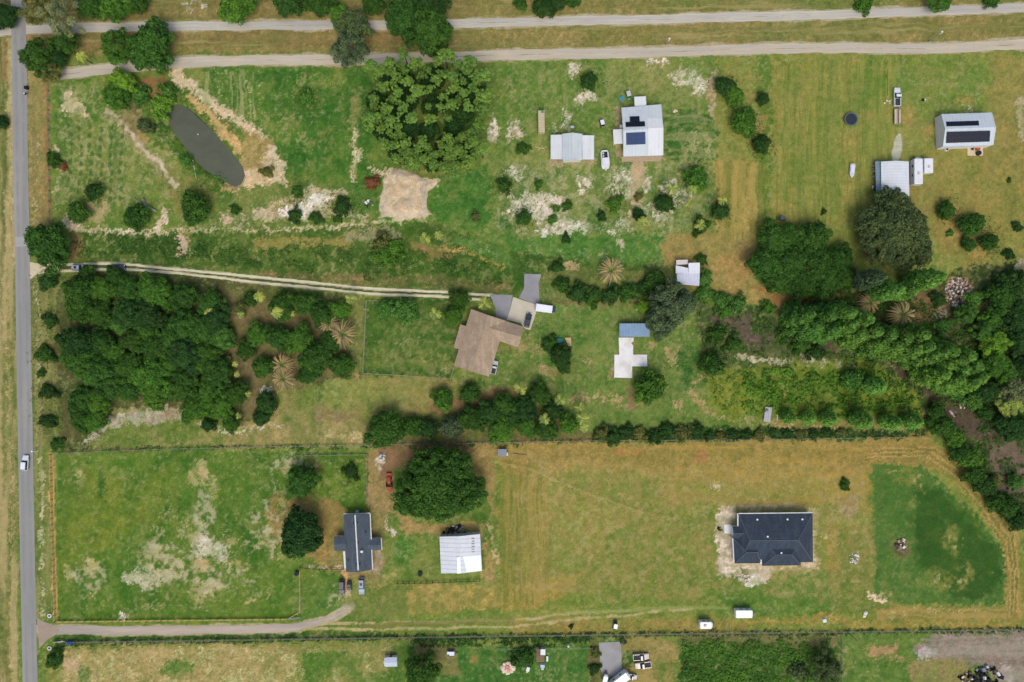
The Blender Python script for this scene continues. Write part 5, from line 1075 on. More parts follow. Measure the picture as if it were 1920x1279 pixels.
# -- middle
trees([('oak', 862, 560, 20, 'oak', 'tree straddling the twin-track drive near the house'), ('oak', 850, 590, 20, 'mid', 'round tree at the upper corner of the brown roof'), ('small', 758, 583, 26, 'green', 'low spreading bush on the north part of the lawn'), ('small', 722, 580, 20, 'green', 'low green bush left on the lawn'),
       ('bush', 718, 478, 22, 'mid', 'leafy bush clump in the ditch, lower left'), ('bush', 740, 468, 20, 'mid', 'leafy bush clump in the ditch, right'), ('bush', 715, 458, 20, 'olive', 'grey-olive bush on the ditch edge'), ('small', 1052, 668, 22, 'dark', 'dark tree below the teal tarp'), ('bush', 1030, 645, 16, 'oak', 'rounded bush left of the teal tarp'),
       ('small', 1058, 688, 14, 'dark', 'small dark tree touching the one below the tarp'), ('small', 1336, 684, 24, 'oak', 'dark tree alone west of the leafy hollow'), ('small', 1219, 726, 32, 'mid', 'round light green tree below the white concrete cross'), ('bush', 1045, 500, 14, 'oak', 'dark shrub east of the parking pad'),
       ('bush', 1056, 535, 17, 'oak', 'shrub in the hedge line east of the parking pad'), ('bush', 1085, 548, 20, 'dark', 'dark shrub in the hedge below the lone date palm'), ('bush', 1112, 555, 19, 'oak', 'green shrub in the hedge below the lone date palm, right of the dark one'), ('bush', 1145, 553, 19, 'dark', 'dark hedge shrub directly below the date palm'),
       ('bush', 1178, 548, 19, 'oak', 'hedge shrub right of the date palm'), ('bush', 1206, 540, 17, 'dark', 'hedge shrub touching the grey oak'), ('small', 1205, 575, 14, 'lime', 'bright lime bush left of the grey oak'), ('small', 1228, 525, 22, 'oak', 'green tree left of the white shed'),
       ('thin', 1262, 570, 46, 'blue', 'grey-dark oak below the white shed'), ('oak', 1240, 600, 32, 'blue', 'lower dusky crown of the grey oak by the blue-roofed shed'), ('bush', 1316, 487, 12, 'oak', 'small bush at the right corner of the white shed'), ('bush', 1322, 522, 17, 'green', 'green shrub right of the white shed'),
       ('bush', 1320, 550, 18, 'green', 'leafy shrub at the north-west of the thicket'), ('bush', 1352, 560, 18, 'green', 'leafy shrub on the north edge of the thicket'), ('bush', 1385, 568, 18, 'green', 'leafy shrub on the thicket edge below the ochre ground'), ('bush', 1360, 585, 14, 'mid', 'shrub inside the thicket near brown brush'),
       ('bush', 1345, 625, 18, 'oak', 'shrub in the west of the thicket'), ('bush', 1375, 645, 18, 'oak', 'shrub in the south-west of the thicket'), ('bush', 1440, 575, 14, 'mid', 'shrub beneath the ochre path in the thicket'), ('bush', 1500, 648, 20, 'oak', 'shrub in the middle of the thicket'), ('bush', 1530, 660, 18, 'dark', 'dark shrub in the thicket above the hollow'),
       ('bush', 1475, 620, 20, 'oak', 'shrub left of the screen trees'), ('small', 1600, 712, 22, 'green', 'rounded bush at the north edge of the leafy hollow')])
B = 'tree belt south of the brown-roofed house'
for x, y, r, k, t, l in ((722, 806, 38, 'oak', 'oak', 'largest round tree at the west end of the belt'), (772, 800, 22, 'small', 'oak', 'tree right of the largest in the belt'), (803, 806, 21, 'small', 'dark', 'third tree of the belt from the west'), (829, 749, 22, 'small', 'mid', 'round tree set north of the belt, left one'),
                         (880, 738, 20, 'small', 'oak', 'round tree set north of the belt, right one'), (846, 802, 24, 'small', 'blue', 'bluish tree in the belt'), (884, 786, 26, 'oak', 'oak', 'tree near the middle of the belt'), (918, 774, 26, 'oak', 'dark', 'dark tree in the belt, above the concrete box'),
                         (940, 806, 26, 'oak', 'mid', 'lighter tree on the southern edge of the belt'), (946, 760, 24, 'oak', 'oak', 'tree in the belt left of the round yellow palm'), (985, 768, 24, 'oak', 'dark', 'dark tree below the round yellow palm'), (1012, 738, 22, 'oak', 'oak', 'tree right of the round yellow palm'),
                         (988, 800, 20, 'oak', 'mid', 'tree left of the low yellow palm'), (1025, 804, 22, 'oak', 'oak', 'tree below the low yellow palm'), (1038, 770, 20, 'oak', 'dark', 'dark tree between the yellow palms'), (1068, 795, 20, 'small', 'mid', 'tree left of the three yellow palms'), (960, 785, 20, 'oak', 'dark', 'dark inner tree of the belt')):
    tree(k, x, y, r, t, l, 'tree', B)
HG = 'hedge shrubs along the wire fence'
hx = [(1128, 812, 18), (1150, 820, 20), (1175, 808, 17), (1200, 814, 17), (1228, 818, 19), (1252, 806, 19), (1280, 812, 22), (1305, 808, 18), (1330, 818, 13), (1352, 818, 12), (1376, 816, 13), (1400, 815, 13), (1424, 816, 15), (1450, 812, 11), (1474, 812, 11), (1500, 814, 13), (1526, 816, 13), (1552, 812, 12), (1580, 811, 11)]
for i, (x, y, r) in enumerate(hx):
    tree('bush', x, y, r * .85, 'dark' if i % 3 else 'olive', ('westernmost' if i == 0 else ORD[i] + ' from the west') + ' of the dark scruffy shrubs between yard and hay field' if x < 1320 else ('westernmost' if i == 8 else ORD[i - 8] + ' from the west') + ' of the low hedge shrubs below the leafy hollow', 'shrub', HG)
# -- south
trees([('oak', 566, 902, 31, 'oak', 'round tree in the paddock above the very dark one'), ('bush', 658, 885, 16, 'dark', 'small dark shrub in the paddock corner'), ('oak', 564, 1001, 45, 'deep', 'very dark round oak left of the dark-roofed house'),
       ('big', 822, 911, 79, 'oak', 'enormous dark oak north of the ribbed white barn'), ('bush', 101, 1237, 18, 'oak', 'shrub beside the road below the drive mouth'), ('thin', 790, 1262, 36, 'oak', 'tree on the bottom edge right of the pale shed'),
       ('bush', 980, 1233, 22, 'oak', 'dark bush between the rock ring and the brown shed'), ('thin', 1552, 1256, 30, 'grey', 'grey-brown bare tree on the bottom edge of the leafy lot'), ('bush', 1500, 1262, 18, 'grey', 'grey scrub left of the grey-brown tree'), ('bush', 1585, 910, 11, 'oak', 'small dark shrub alone in the hay field'),
       ('bush', 1071, 1175, 5, 'deep', 'tiny round dark bush beside the mown track'), ('bush', 1115, 1255, 12, 'dark', 'dark brush left of the grey court slab'), ('bush', 1117, 1225, 10, 'olive', 'brown-green brush at the fence by the grey court slab'),
       ('bush', 1168, 1203, 7, 'blue', 'small bluish bush at the corner of the grey court slab')])

# -- ground cover: countless leaves as one object per patch
def cover(name, pts, density, leaf, h, tint, label, seed, clump=3.0, thr=0.35, cat='plants', z0=0.0, stretch=1.6, warp=5):
    rs = np.random.RandomState(seed); w = [G(*p) for p in pts]; xs = [p[0] for p in w]; ys = [p[1] for p in w]
    A = (max(xs) - min(xs)) * (max(ys) - min(ys)); n = int(A * density)
    x = rs.uniform(min(xs), max(xs), n).astype(np.float32); y = rs.uniform(min(ys), max(ys), n).astype(np.float32)
    xw = x + (fbm(x, y, 5, seed=seed) - .5) * warp; yw = y + (fbm(x, y, 5, seed=seed + 1) - .5) * warp
    ins = np.zeros(n, bool)
    for i in range(len(w)):
        a = w[i]; b = w[(i + 1) % len(w)]
        if a[1] != b[1]: ins ^= ((a[1] > yw) != (b[1] > yw)) & (xw < (b[0] - a[0]) * (yw - a[1]) / (b[1] - a[1]) + a[0])
    f = fbm(x, y, clump, oct_=3, seed=seed + 2, gain=.7); ins &= f > thr
    x, y, f = x[ins], y[ins], f[ins]; n = len(x)
    z = z0 + h * (f - thr) / (1 - thr) * (.3 + .7 * rs.rand(n))
    e = .4; gxn = fbm(x + e, y, clump, oct_=3, seed=seed + 2, gain=.7) - f; gyn = fbm(x, y + e, clump, oct_=3, seed=seed + 2, gain=.7) - f
    nr = np.stack([-gxn * h * 2, -gyn * h * 2, np.full(n, e)], 1) * 2 + rs.randn(n, 3) * .35 + [0, 0, .4]
    v = np.clip(.5 * fbm(x, y, 6, seed=seed + 5) + .5 * rs.rand(n), 0, 1)
    me = leaf_cloud(np.stack([x, y, z + .1], 1), nr, leaf * (.6 + .8 * rs.rand(n)), rs, v, name, stretch)
    o = bpy.data.objects.new(name, me); COL.objects.link(o); q = lin(TINT[tint]); o.color = (*q, 1)
    tag(o, label, cat, kind='stuff'); return o
cover('ditch_plants', [(135, 440), (330, 445), (480, 462), (700, 462), (900, 490), (955, 540), (800, 520), (600, 508), (480, 502), (330, 488), (240, 480), (150, 478)], 6, .36, .6, 'oak', 'green weeds filling the long ditch above the drive', 21, 4, .45)
TINT['leafy'] = (90, 134, 48)
cover('leafy_plants', [(1385, 705), (1440, 690), (1590, 700), (1700, 715), (1725, 780), (1600, 778), (1450, 785), (1390, 770)], 7, .62, 1.3, 'leafy', 'bright broad-leaved plants crowding the wet hollow', 22, 2.2, .33, stretch=1.2)
cover('hollow_weeds', [(1330, 705), (1400, 690), (1420, 700), (1400, 780), (1340, 765)], 6, .35, .4, 'bright', 'flat yellow-green weeds at the west end of the hollow', 23, 2, .4)
cover('thicket_brush', [(1305, 555), (1480, 580), (1500, 640), (1640, 660), (1735, 730), (1730, 790), (1600, 690), (1420, 675), (1320, 660)], 5, .42, 1.0, 'oak', 'dark brush and brambles of the thicket', 24, 3.2, .52)
cover('understory_brush', [(1500, 560), (1660, 560), (1780, 590), (1990, 520), (1990, 1000), (1900, 980), (1800, 800), (1760, 740), (1700, 680), (1600, 640)], 5, .42, 1.2, 'oak', 'mixed undergrowth of the eastern thicket', 25, 3.5, .45)
cover('lot_weeds', [(1278, 1205), (1560, 1196), (1575, 1300), (1278, 1300)], 7, .42, .8, 'mid', 'tall dark weeds filling the lot along the bottom edge', 26, 2.4, .38)
cover('ditch_weeds', [(770, 1196), (1110, 1194), (1110, 1213), (775, 1213)], 8, .4, .7, 'dark', 'dark weeds in the ditch above the bottom lawn', 27, 2.4, .35, warp=2)
cover('ditch_weeds', [(100, 1198), (740, 1193), (1990, 1176), (1990, 1186), (740, 1200), (100, 1208)], 6, .32, .4, 'dark', 'line of dark weeds along the southern ditch', 28, 2.0, .42, warp=1.2)
cover('reeds', [(255, 195), (320, 165), (350, 190), (315, 200), (308, 220), (330, 270), (370, 320), (430, 350), (400, 360), (340, 310), (280, 240)], 6, .34, .6, 'green', 'reeds and weeds round the pond shore', 29, 2.5, .42)
cover('fence_weeds', [(110, 838), (700, 832), (960, 826), (1110, 820), (1110, 830), (700, 842), (110, 848)], 5, .3, .3, 'dark', 'weeds along the long wire fence', 30, 1.8, .5, warp=1.5)
cover('field_weeds', [(1310, 735), (1240, 690), (1300, 650), (1345, 700)], 4, .3, .4, 'green', 'rank weeds west of the hollow', 31, 2, .5)
cover('hedge_weeds', [(1110, 803), (1330, 798), (1600, 803), (1735, 808), (1740, 820), (1330, 828), (1120, 828)], 7, .36, .7, 'dark', 'dense weeds beneath the hedge by the hay field', 32, 2, .35, warp=2)

sk = [(1105, 152), (1360, 160), (1397, 228), (1429, 270), (1247, 381), (1351, 395), (982, 407), (945, 348), (1153, 381), (1824, 421), (1776, 394), (1856, 454), (174, 359), (145, 398), (254, 406), (364, 388), (557, 360), (642, 386), (90, 527), (92, 600), (84, 664), (90, 735), (90, 790), (658, 885), (566, 902), (1336, 684), (1219, 726), (1306, 334), (574, 182)]
rs = np.random.RandomState(91); ps = []
for x, y in sk:
    w_ = G(x, y); q = rs.randn(260, 2) * 2.1; ps.append(np.stack([w_[0] + q[:, 0] * rs.uniform(.8, 1.5), w_[1] + q[:, 1] * rs.uniform(.8, 1.4), .05 + .35 * rs.rand(260)], 1))
ps = np.concatenate(ps); o = bpy.data.objects.new('rank_grass', leaf_cloud(ps, rs.randn(len(ps), 3) * .5 + [0, 0, 1], .26 * (.6 + .8 * rs.rand(len(ps))), rs, rs.rand(len(ps)), 'rank_grass', 2.2))
COL.objects.link(o); o.color = (*lin((88, 112, 52)), 1); tag(o, 'rank grass growing about the feet of scattered trees', 'grass', kind='stuff')
# ------------------------------------------------------------------ buildings
WALLW = mat('white_siding', (214, 214, 210), (196, 196, 190), 1.0, 0.7)
WALLT = mat('tan_siding', (186, 168, 140), (168, 150, 124), 1.0, 0.8)
WALLB = mat('grey_blue_siding', (140, 152, 160), (118, 130, 138), 1.0, 0.8)
GLASS = mat('window_glass', (44, 52, 60), (34, 40, 48), 1.0, 0.15, spec=0.6)
FRAME = mat('window_frame', (224, 224, 220), None, 1.0, 0.6)
DOORM = mat('door_paint', (120, 96, 78), None, 1.0, 0.6)
GUT = mat('white_gutter', (222, 222, 216), (200, 200, 194), 1.0, 0.5)
DARK = mat('dark_rubber', (32, 32, 34), (24, 24, 26), 1.0, 0.8)
STEEL = mat('galvanised_steel', (168, 172, 174), (140, 144, 148), 1.5, 0.45, 0.4)
WOOD = mat('weathered_wood', (158, 144, 118), (120, 108, 88), 2.0, 0.9)
YWOOD = mat('new_lumber', (206, 184, 130), (184, 160, 108), 2.0, 0.85)
WHT = mat('white_paint', (222, 224, 224), (204, 206, 206), 0.8, 0.5)
OFFW = mat('off_white_paint', (206, 200, 184), (186, 180, 162), 0.8, 0.6)

def wing(root, q, ze, zr, axis, roof, wall, hip=0.0, over=0.45, th=0.14, walls=True, gutters=(), gmat=None, name='roof', cap=None):
    """q: four eave corners in photo pixels (top-left, top-right, bottom-right, bottom-left), ze eave and zr ridge height, axis 'v' or 'h' ridge"""
    A, B, C, D = [P(*p, ze) for p in q]
    if axis == 'v': a, b = (A + B) / 2, (D + C) / 2
    else: a, b = (A + D) / 2, (B + C) / 2
    d = (b - a); r0 = a + d * (hip if not isinstance(hip, tuple) else hip[0]); r1 = b - d * (hip if not isinstance(hip, tuple) else hip[1])
    r0 = Vector((r0.x, r0.y, zr)); r1 = Vector((r1.x, r1.y, zr)); mb = MB(root.location)
    h0 = hip if not isinstance(hip, tuple) else hip[0]; h1 = hip if not isinstance(hip, tuple) else hip[1]
    if axis == 'v':
        mb.slab([A, r0, r1, D], th); mb.slab([r0, B, C, r1], th)
        if h0: mb.slab([A, B, r0], th)
        if h1: mb.slab([D, r1, C], th)
    elif axis == 'h':
        mb.slab([A, B, r1, r0], th); mb.slab([r0, r1, C, D], th)
        if h0: mb.slab([A, r0, D], th)
        if h1: mb.slab([B, C, r1], th)
    else:
        mb.slab([A, B, C, D], th)
    ro = mb.build(name, roof, root)
    if cap and axis in 'vh':
        e = ([(r0, r1)] + ([(A, r0), ((B if axis == 'v' else D), r0)] if h0 else []) + ([(C, r1), ((D if axis == 'v' else B), r1)] if h1 else [])); caps(root, e, cap)
    cc = (A + B + C + D) / 4
    def ins(p, k=over):
        v = Vector((cc.x - p.x, cc.y - p.y, 0)); return p + Vector((math.copysign(k, v.x), math.copysign(k, v.y), 0))
    if walls:
        W = [ins(p) for p in (A, B, C, D)]; mb = MB(root.location); zt = ze - th + .02
        if axis == 's': zt = ze - th
        mb.prism([Vector((p.x, p.y, zt)) for p in W], [Vector((p.x, p.y, -0.1)) for p in W])
        if axis in 'vh' and zr > ze + .1:                    # gable ends
            ends = []
            if axis == 'v':
                if not h0: ends.append((W[0], W[1]))
                if not h1: ends.append((W[3], W[2]))
            else:
                if not h0: ends.append((W[0], W[3]))
                if not h1: ends.append((W[1], W[2]))
            for e0, e1 in ends:
                m = (e0 + e1) / 2; n = (Vector((cc.x, cc.y, 0)) - Vector((m.x, m.y, 0))).normalized() * .12
                t0 = Vector((e0.x, e0.y, zt - .0)); t1 = Vector((e1.x, e1.y, zt)); tp = Vector((m.x, m.y, zr - th - .1))
                mb.prism([t0 + n * .02, t1 + n * .02, tp + n * .02], [t0 + n, t1 + n, tp + n])
        mb.build('wall', wall, root)
    edges = {'n': (A, B), 'e': (B, C), 's': (D, C), 'w': (A, D)}
    for g in gutters:
        e0, e1 = edges[g]; mb = MB(root.location); n = Vector((e0.x + e1.x - 2 * cc.x, e0.y + e1.y - 2 * cc.y, 0)).normalized() * .14
        w = .16; t = (e1 - e0).normalized()
        mb.slab([e0 - n * .2 + Vector((0, 0, .03)), e1 - n * .2 + Vector((0, 0, .03)), e1 + n * 1.6 + Vector((0, 0, .03)), e0 + n * 1.6 + Vector((0, 0, .03))], .16)
        mb.build('gutter', gmat or GUT, root)
    return ro, (A, B, C, D)
def caps(root, segs, m, r=.11):
    for a, b in segs:
        mb = MB(root.location); mb.cyl(a + Vector((0, 0, .02)), b + Vector((0, 0, .02)), r, r, 6); mb.build('ridge_cap', m, root)
def opening(root, p0, p1, t, w, z0, z1, kind='window'):
    """a window or door on the wall line p0-p1 (world points) at fraction t"""
    p0 = Vector((p0.x, p0.y, 0)); p1 = Vector((p1.x, p1.y, 0)); d = (p1 - p0).normalized(); n = Vector((d.y, -d.x, 0)); c = p0.lerp(p1, t)
    mb = MB(root.location)
    def bx(m, w_, za, zb, o0, o1):
        a, b = c - d * w_ / 2, c + d * w_ / 2
        m.prism([a + n * o1 + Vector((0, 0, zb)), b + n * o1 + Vector((0, 0, zb)), b + n * o0 + Vector((0, 0, zb)), a + n * o0 + Vector((0, 0, zb))],
                [a + n * o1 + Vector((0, 0, za)), b + n * o1 + Vector((0, 0, za)), b + n * o0 + Vector((0, 0, za)), a + n * o0 + Vector((0, 0, za))])
    bx(mb, w, z0, z1, -.05, .04); f = mb.build(kind, FRAME if kind == 'window' else DOORM, root)
    if kind == 'window': mb = MB(root.location); bx(mb, w - .2, z0 + .1, z1 - .1, 0, .05); mb.build('pane', GLASS, f)
    else: mb = MB(root.location); mb.blob(c + d * w * .35 + n * .1 + Vector((0, 0, 1)), .06, n=6, m=4); mb.build('handle', STEEL, f)
def inner(cs, k=.45):
    cc = sum(cs, Vector()) / 4
    return [p + Vector((math.copysign(k, cc.x - p.x), math.copysign(k, cc.y - p.y), 0)) for p in cs]
def vents(root, pts, zf, r=.16, m=None, nm='roof_vent'):
    for (x, y), z in zip(pts, zf):
        p = P(x, y, z); mb = MB(root.location); mb.cyl(p - Vector((0, 0, .4)), p + Vector((0, 0, .25)), r, r, 8); mb.cyl(p + Vector((0, 0, .25)), p + Vector((0, 0, .33)), r * 1.5, r * .8, 8); mb.build(nm, m or WHT, root)
def onroof(root, name, quad, z_of, material, lift=.06, th=.05):
    """flat panel array following the roof plane; z_of maps pixel to height"""
    mb = MB(root.location); mb.slab([P(x, y, z_of(x, y) + lift + th) for x, y in quad], th); return mb.build(name, material, root)
def house(name, px, py, label, cat='house', group=None): return thing(name, (*G(px, py), 0), label, cat, group)

# metal-roofed solar house
RW = metal_roof('white_metal_roof', (200, 206, 206), (186, 194, 196), 1.0, 0, .12)
RW2 = metal_roof('pale_metal_roof', (216, 218, 216), (204, 208, 206), 1.0, 0, .10)
h = house('metal_roofed_house', 1203, 245, 'large pale metal-roofed house with two arrays of solar panels and two porches')
ro, cs = wing(h, [(1165, 202), (1240, 195.5), (1243, 291.5), (1169, 293.5)], 3.0, 4.5, 'h', RW, WALLT, over=.7)
w = inner(cs, .7); opening(h, w[3], w[2], .3, 1.4, 1, 2.2); opening(h, w[3], w[2], .5, 1.0, 0, 2.1, 'door'); opening(h, w[3], w[2], .75, 1.4, 1, 2.2); opening(h, w[0], w[3], .3, 1.2, 1, 2.2); opening(h, w[0], w[3], .8, 1.0, 0, 2.1, 'door')
mb = MB(h.location); zc = 4.62
mb.slab([P(1214, 217.5, 3.62), P(1240.5, 216, 3.62), P(1244, 239.5, 4.62), P(1215, 240.5, 4.66)], .12); mb.slab([P(1215, 240.5, 4.66), P(1244, 239.5, 4.62), P(1243.6, 291, 3.16), P(1214, 292, 3.2)], .12); mb.build('raised_roof', RW2, h)
wing(h, [(1189, 181.5), (1211, 180.5), (1212, 198), (1190, 199)], 2.7, 2.7, 's', RW2, WALLT, name='porch_roof', over=.8)
mb = MB(h.location); mb.slab([P(1149.5, 243, 2.6), P(1168, 242, 2.75), P(1168.5, 269, 2.75), P(1151, 270.5, 2.6)], .1); mb.build('side_porch_roof', RW2, h)
for x, y in ((1151, 244.5), (1152, 269)): mb = MB(h.location); p = P(x, y, 2.5); mb.box((p.x, p.y, 1.2), (.12, .12, 2.5)); mb.build('post', WHT, h)
mb = MB(h.location); mb.box((*P(1165, 237, 1.2).xy, .5), (.9, 1.1, 1.1)); mb.build('air_conditioner', WHT, h)
mb = MB(h.location); mb.slab([P(1165, 294, .5), P(1241, 291.5, .5), P(1240, 302, .5), P(1166, 303, .5)], .5); mb.build('deck', mat('deck_boards', (180, 162, 136), (156, 138, 112), 2.5, .9), h)
def zs(x, y): return 4.5 - (abs(y - 243) / 48) * 1.45
SOL = solar_mat('solar_dark', (16, 20, 32)); SOLB = solar_mat('solar_blue', (28, 52, 88), (1.7, 1.1))
onroof(h, 'solar_panel', [(1181, 218.5), (1199, 218), (1199.5, 228), (1181.5, 228.6)], zs, SOL, .12)
onroof(h, 'solar_panel', [(1173, 229), (1209, 227.5), (1209.7, 237), (1173.5, 238.3)], zs, SOL, .12)
onroof(h, 'solar_panel', [(1174, 249.2), (1210, 247.6), (1210.4, 270.3), (1174.6, 271.8)], zs, SOLB, .12)
# gabled shed with lean-tos
h = house('gabled_shed', 1073, 275, 'gabled pale metal shed with a lean-to on either side, west of the solar house', 'shed')
wing(h, [(1054, 251), (1092, 251), (1092, 300), (1055, 301)], 3.3, 4.6, 'v', RW, WALLW, over=.25)
for nm, q in (('lean_to_roof', [(1032.5, 253, 2.2), (1053.5, 252.5, 3.0), (1055, 298.5, 3.0), (1032.5, 298.5, 2.2)]), ('lean_to_roof', [(1092, 253.5, 3.0), (1114, 254, 2.2), (1114, 299, 2.2), (1092.5, 299, 3.0)])):
    mb = MB(h.location); mb.slab([P(*p) for p in q], .1); mb.build(nm, RW2, h)
    xs = q[0][0] if q[0][2] < 3 else q[1][0]; s = 2 if xs < 1060 else -2
    for y in (256, 276, 296): mb = MB(h.location); p = P(xs + s, y, 2.1); mb.box((p.x, p.y, 1.05), (.14, .14, 2.15)); mb.build('post', WOOD, h)
mb = MB(h.location); p = P(1073, 300, 1.2); mb.box((p.x, p.y + .1, 1.3), (3.2, .12, 2.6)); mb.build('sliding_door', mat('grey_door', (150, 150, 146), None, 1, .6), h)
# solar barn
RB_ = metal_roof('barn_roof_upper', (196, 204, 208), (184, 194, 200), 1.2, 0, .12); 
h = house('solar_barn', 1812, 246, 'white steel barn on the eastern field with two long dark solar arrays', 'barn')
wing(h, [(1765, 214), (1860, 211), (1862.5, 272), (1768, 275)], 3.4, 4.9, 'h', RB_, WALLW, over=.08, th=.1)
def zb(x, y): return 4.9 - abs(y - 243) / 31 * 1.5
onroof(h, 'solar_panel', [(1774, 228.3), (1835, 226.3), (1836, 235.3), (1775, 237)], zb, SOL, .1)
onroof(h, 'solar_panel', [(1775.5, 247.3), (1857, 245.3), (1855.5, 265.6), (1774, 268.4)], zb, SOL, .1)
a = P(1765, 214, 0); b = P(1768, 275, 0)
for t in (.25, .6): opening(h, Vector((P(1765.6, 214, 3.4).x + .08, P(1765, 214, 3.4).y, 0)), Vector((P(1768.6, 275, 3.4).x + .08, P(1768, 275, 3.4).y, 0)), t, 2.6 if t < .5 else 1.0, 0.05, 2.6 if t < .5 else 2.1, 'door')
# long metal barn above the giant oak
RL = metal_roof('long_barn_roof', (212, 216, 218), (202, 207, 210), .9, math.pi / 2, .22)
h = house('long_metal_barn', 1675, 336, 'long pale metal barn whose south end is covered by the giant oak', 'barn')
wing(h, [(1652, 303), (1704, 303), (1705, 367.5), (1653, 370)], 3.2, 4.2, 'v', RL, WALLB, over=.12)
p = [P(1641, 303, 2.0), P(1651, 302, 2.6), P(1652, 368, 2.6), P(1643, 368, 2.0)]; mb = MB(h.location); mb.slab(p, .08); mb.build('lean_to_roof', metal_roof('dull_roof', (132, 150, 158), (112, 130, 138), .9, math.pi / 2, .3), h)
for y in (306, 336, 364): mb = MB(h.location); q = P(1642.5, y, 2); mb.box((q.x, q.y, .95), (.12, .12, 1.95)); mb.build('post', WOOD, h)
# white shed in the middle
h = house('white_shed', 1290, 512, 'small white patchwork-roofed shed beside the grey dark oak', 'shed')
RS1 = metal_roof('shed_sheet', (222, 224, 226), (206, 210, 216), .9, 0, .12); RS2 = metal_roof('shed_sheet_tin', (206, 208, 218), (190, 194, 206), .9, 0, .15)
wing(h, [(1269, 513), (1312, 513), (1311, 536), (1270, 533)], 2.8, 2.8, 's', RS2, WALLW, over=.3)
for nm, q, m in (('roof', [(1291, 493, 3.1), (1312, 492.5, 3.1), (1312, 513, 2.9), (1291, 513, 2.9)], RS1), ('roof', [(1267, 497.5, 2.4), (1290, 502.5, 2.8), (1291, 513, 2.85), (1267, 513, 2.5)], RS1), ('porch_roof', [(1268, 487.5, 2.2), (1290, 487, 2.3), (1289.5, 495.5, 2.3), (1268, 496.5, 2.2)], mat('porch_sheet', (214, 204, 200), (194, 184, 180), .8, .6))):
    mb = MB(h.location); mb.slab([P(*p) for p in q], .09); mb.build(nm, m, h)
for x, y in ((1269, 489), (1289, 488.5), (1292, 495), (1311, 494)): mb = MB(h.location); p = P(x, y, 2.1); mb.box((p.x, p.y, 1.05), (.12, .12, 2.1)); mb.build('post', WOOD, h)
# brown house
SHA = shingle('taupe_shingle_shaded', (124, 108, 90), (108, 94, 78), math.radians(-16)); SHB = shingle('taupe_shingle', (182, 160, 134), (162, 142, 118), math.radians(-16))
def z830(zx, zy): return (830 + zx / 5.8125, 500 + zy / 5.8125)
h = house('brown_roofed_house', 910, 645, 'brown shingled house with crossing gables set askew at the end of the drive')
ZE, ZR = 2.9, 4.7
A, B, C, D = z830(310, 462), z830(690, 590), z830(505, 1200), z830(122, 1078)
rN = P(*z830(497, 530), ZR); rS = P(*z830(312, 1143), ZR); a, b, c, d = [P(*q, ZE) for q in (A, B, C, D)]
mb = MB(h.location); mb.slab([a, rN, rS, d], .15); mb.build('roof', SHB, h)
mb = MB(h.location); mb.slab([rN, b, c, rS], .15); mb.build('roof', SHB, h)
E = [P(*z830(192, 628), 2.7), P(*z830(262, 650), ZE + .35), P(*z830(190, 905), ZE + .45), P(*z830(118, 884), 2.7)]; mb = MB(h.location); mb.slab(E, .14); mb.build('side_roof', SHB, h)
g0 = P(*z830(660, 582), ZE); g1 = P(*z830(884, 655), ZE); g2 = P(*z830(824, 882), ZE); g3 = P(*z830(612, 808), ZE)
ge = P(*z830(856, 768), 4.3); gw = P(*z830(440, 650), 4.3)
mb = MB(h.location); mb.slab([g0, g1, ge, gw], .13); mb.slab([gw, ge, g2, g3], .13); mb.build('garage_roof', SHB, h)
caps(h, [(rN, rS), (gw, ge)], mat('taupe_cap', (176, 156, 132), None, 1, .9))
mb = MB(h.location); cc = (a + b + c + d) / 4
def shrink(ps, k, z):
    m = sum((Vector(p) for p in ps), Vector()) / len(ps); return [Vector((m.x + (p.x - m.x) * k, m.y + (p.y - m.y) * k, z)) for p in ps]
for ps, z in (([a, b, c, d], ZE - .16), ([g0, g1, g2, g3], ZE - .18), (E, 2.5)): mb.prism(shrink(ps, .93, z), shrink(ps, .93, -.1))
for e0, e1, r in ((a, b, rN), (d, c, rS)):
    q = shrink([a, b, c, d], .93, ZE); m_ = Vector((cc.x, cc.y, 0)); mid = (e0 + e1) / 2; k = .93
    f0, f1 = [Vector((cc.x + (p.x - cc.x) * k, cc.y + (p.y - cc.y) * k, ZE - .17)) for p in (e0, e1)]; t = Vector((cc.x + (r.x - cc.x) * k, cc.y + (r.y - cc.y) * k, ZR - .35)); n = Vector((cc.x - mid.x, cc.y - mid.y, 0)).normalized() * .12
    mb.prism([f0, f1, t], [f0 + n, f1 + n, t + n])
mb.build('wall', mat('beige_stucco', (196, 180, 156), (180, 164, 140), 1, .85), h)
mb = MB(h.location); p0, p1 = shrink([g0, g1, g2, g3], .93, 0)[:2]; dd = (p1 - p0).normalized(); n = Vector((-dd.y, dd.x, 0)) * .06; q0, q1 = p0.lerp(p1, .45), p0.lerp(p1, .95)
mb.prism([q0 + n + Vector((0, 0, 2.2)), q1 + n + Vector((0, 0, 2.2)), q1 - n + Vector((0, 0, 2.2)), q0 - n + Vector((0, 0, 2.2))], [q0 + n, q1 + n, q1 - n, q0 - n]); mb.build('garage_door', WHT, h)
sw = shrink([a, b, c, d], .93, 0)
for t in (.2, .5, .8): opening(h, sw[3], sw[2], t, 1.3, .9, 2.1)
opening(h, sw[2], sw[1], .3, 1.3, .9, 2.1); opening(h, sw[2], sw[1], .5, 1.0, 0, 2.1, 'door')
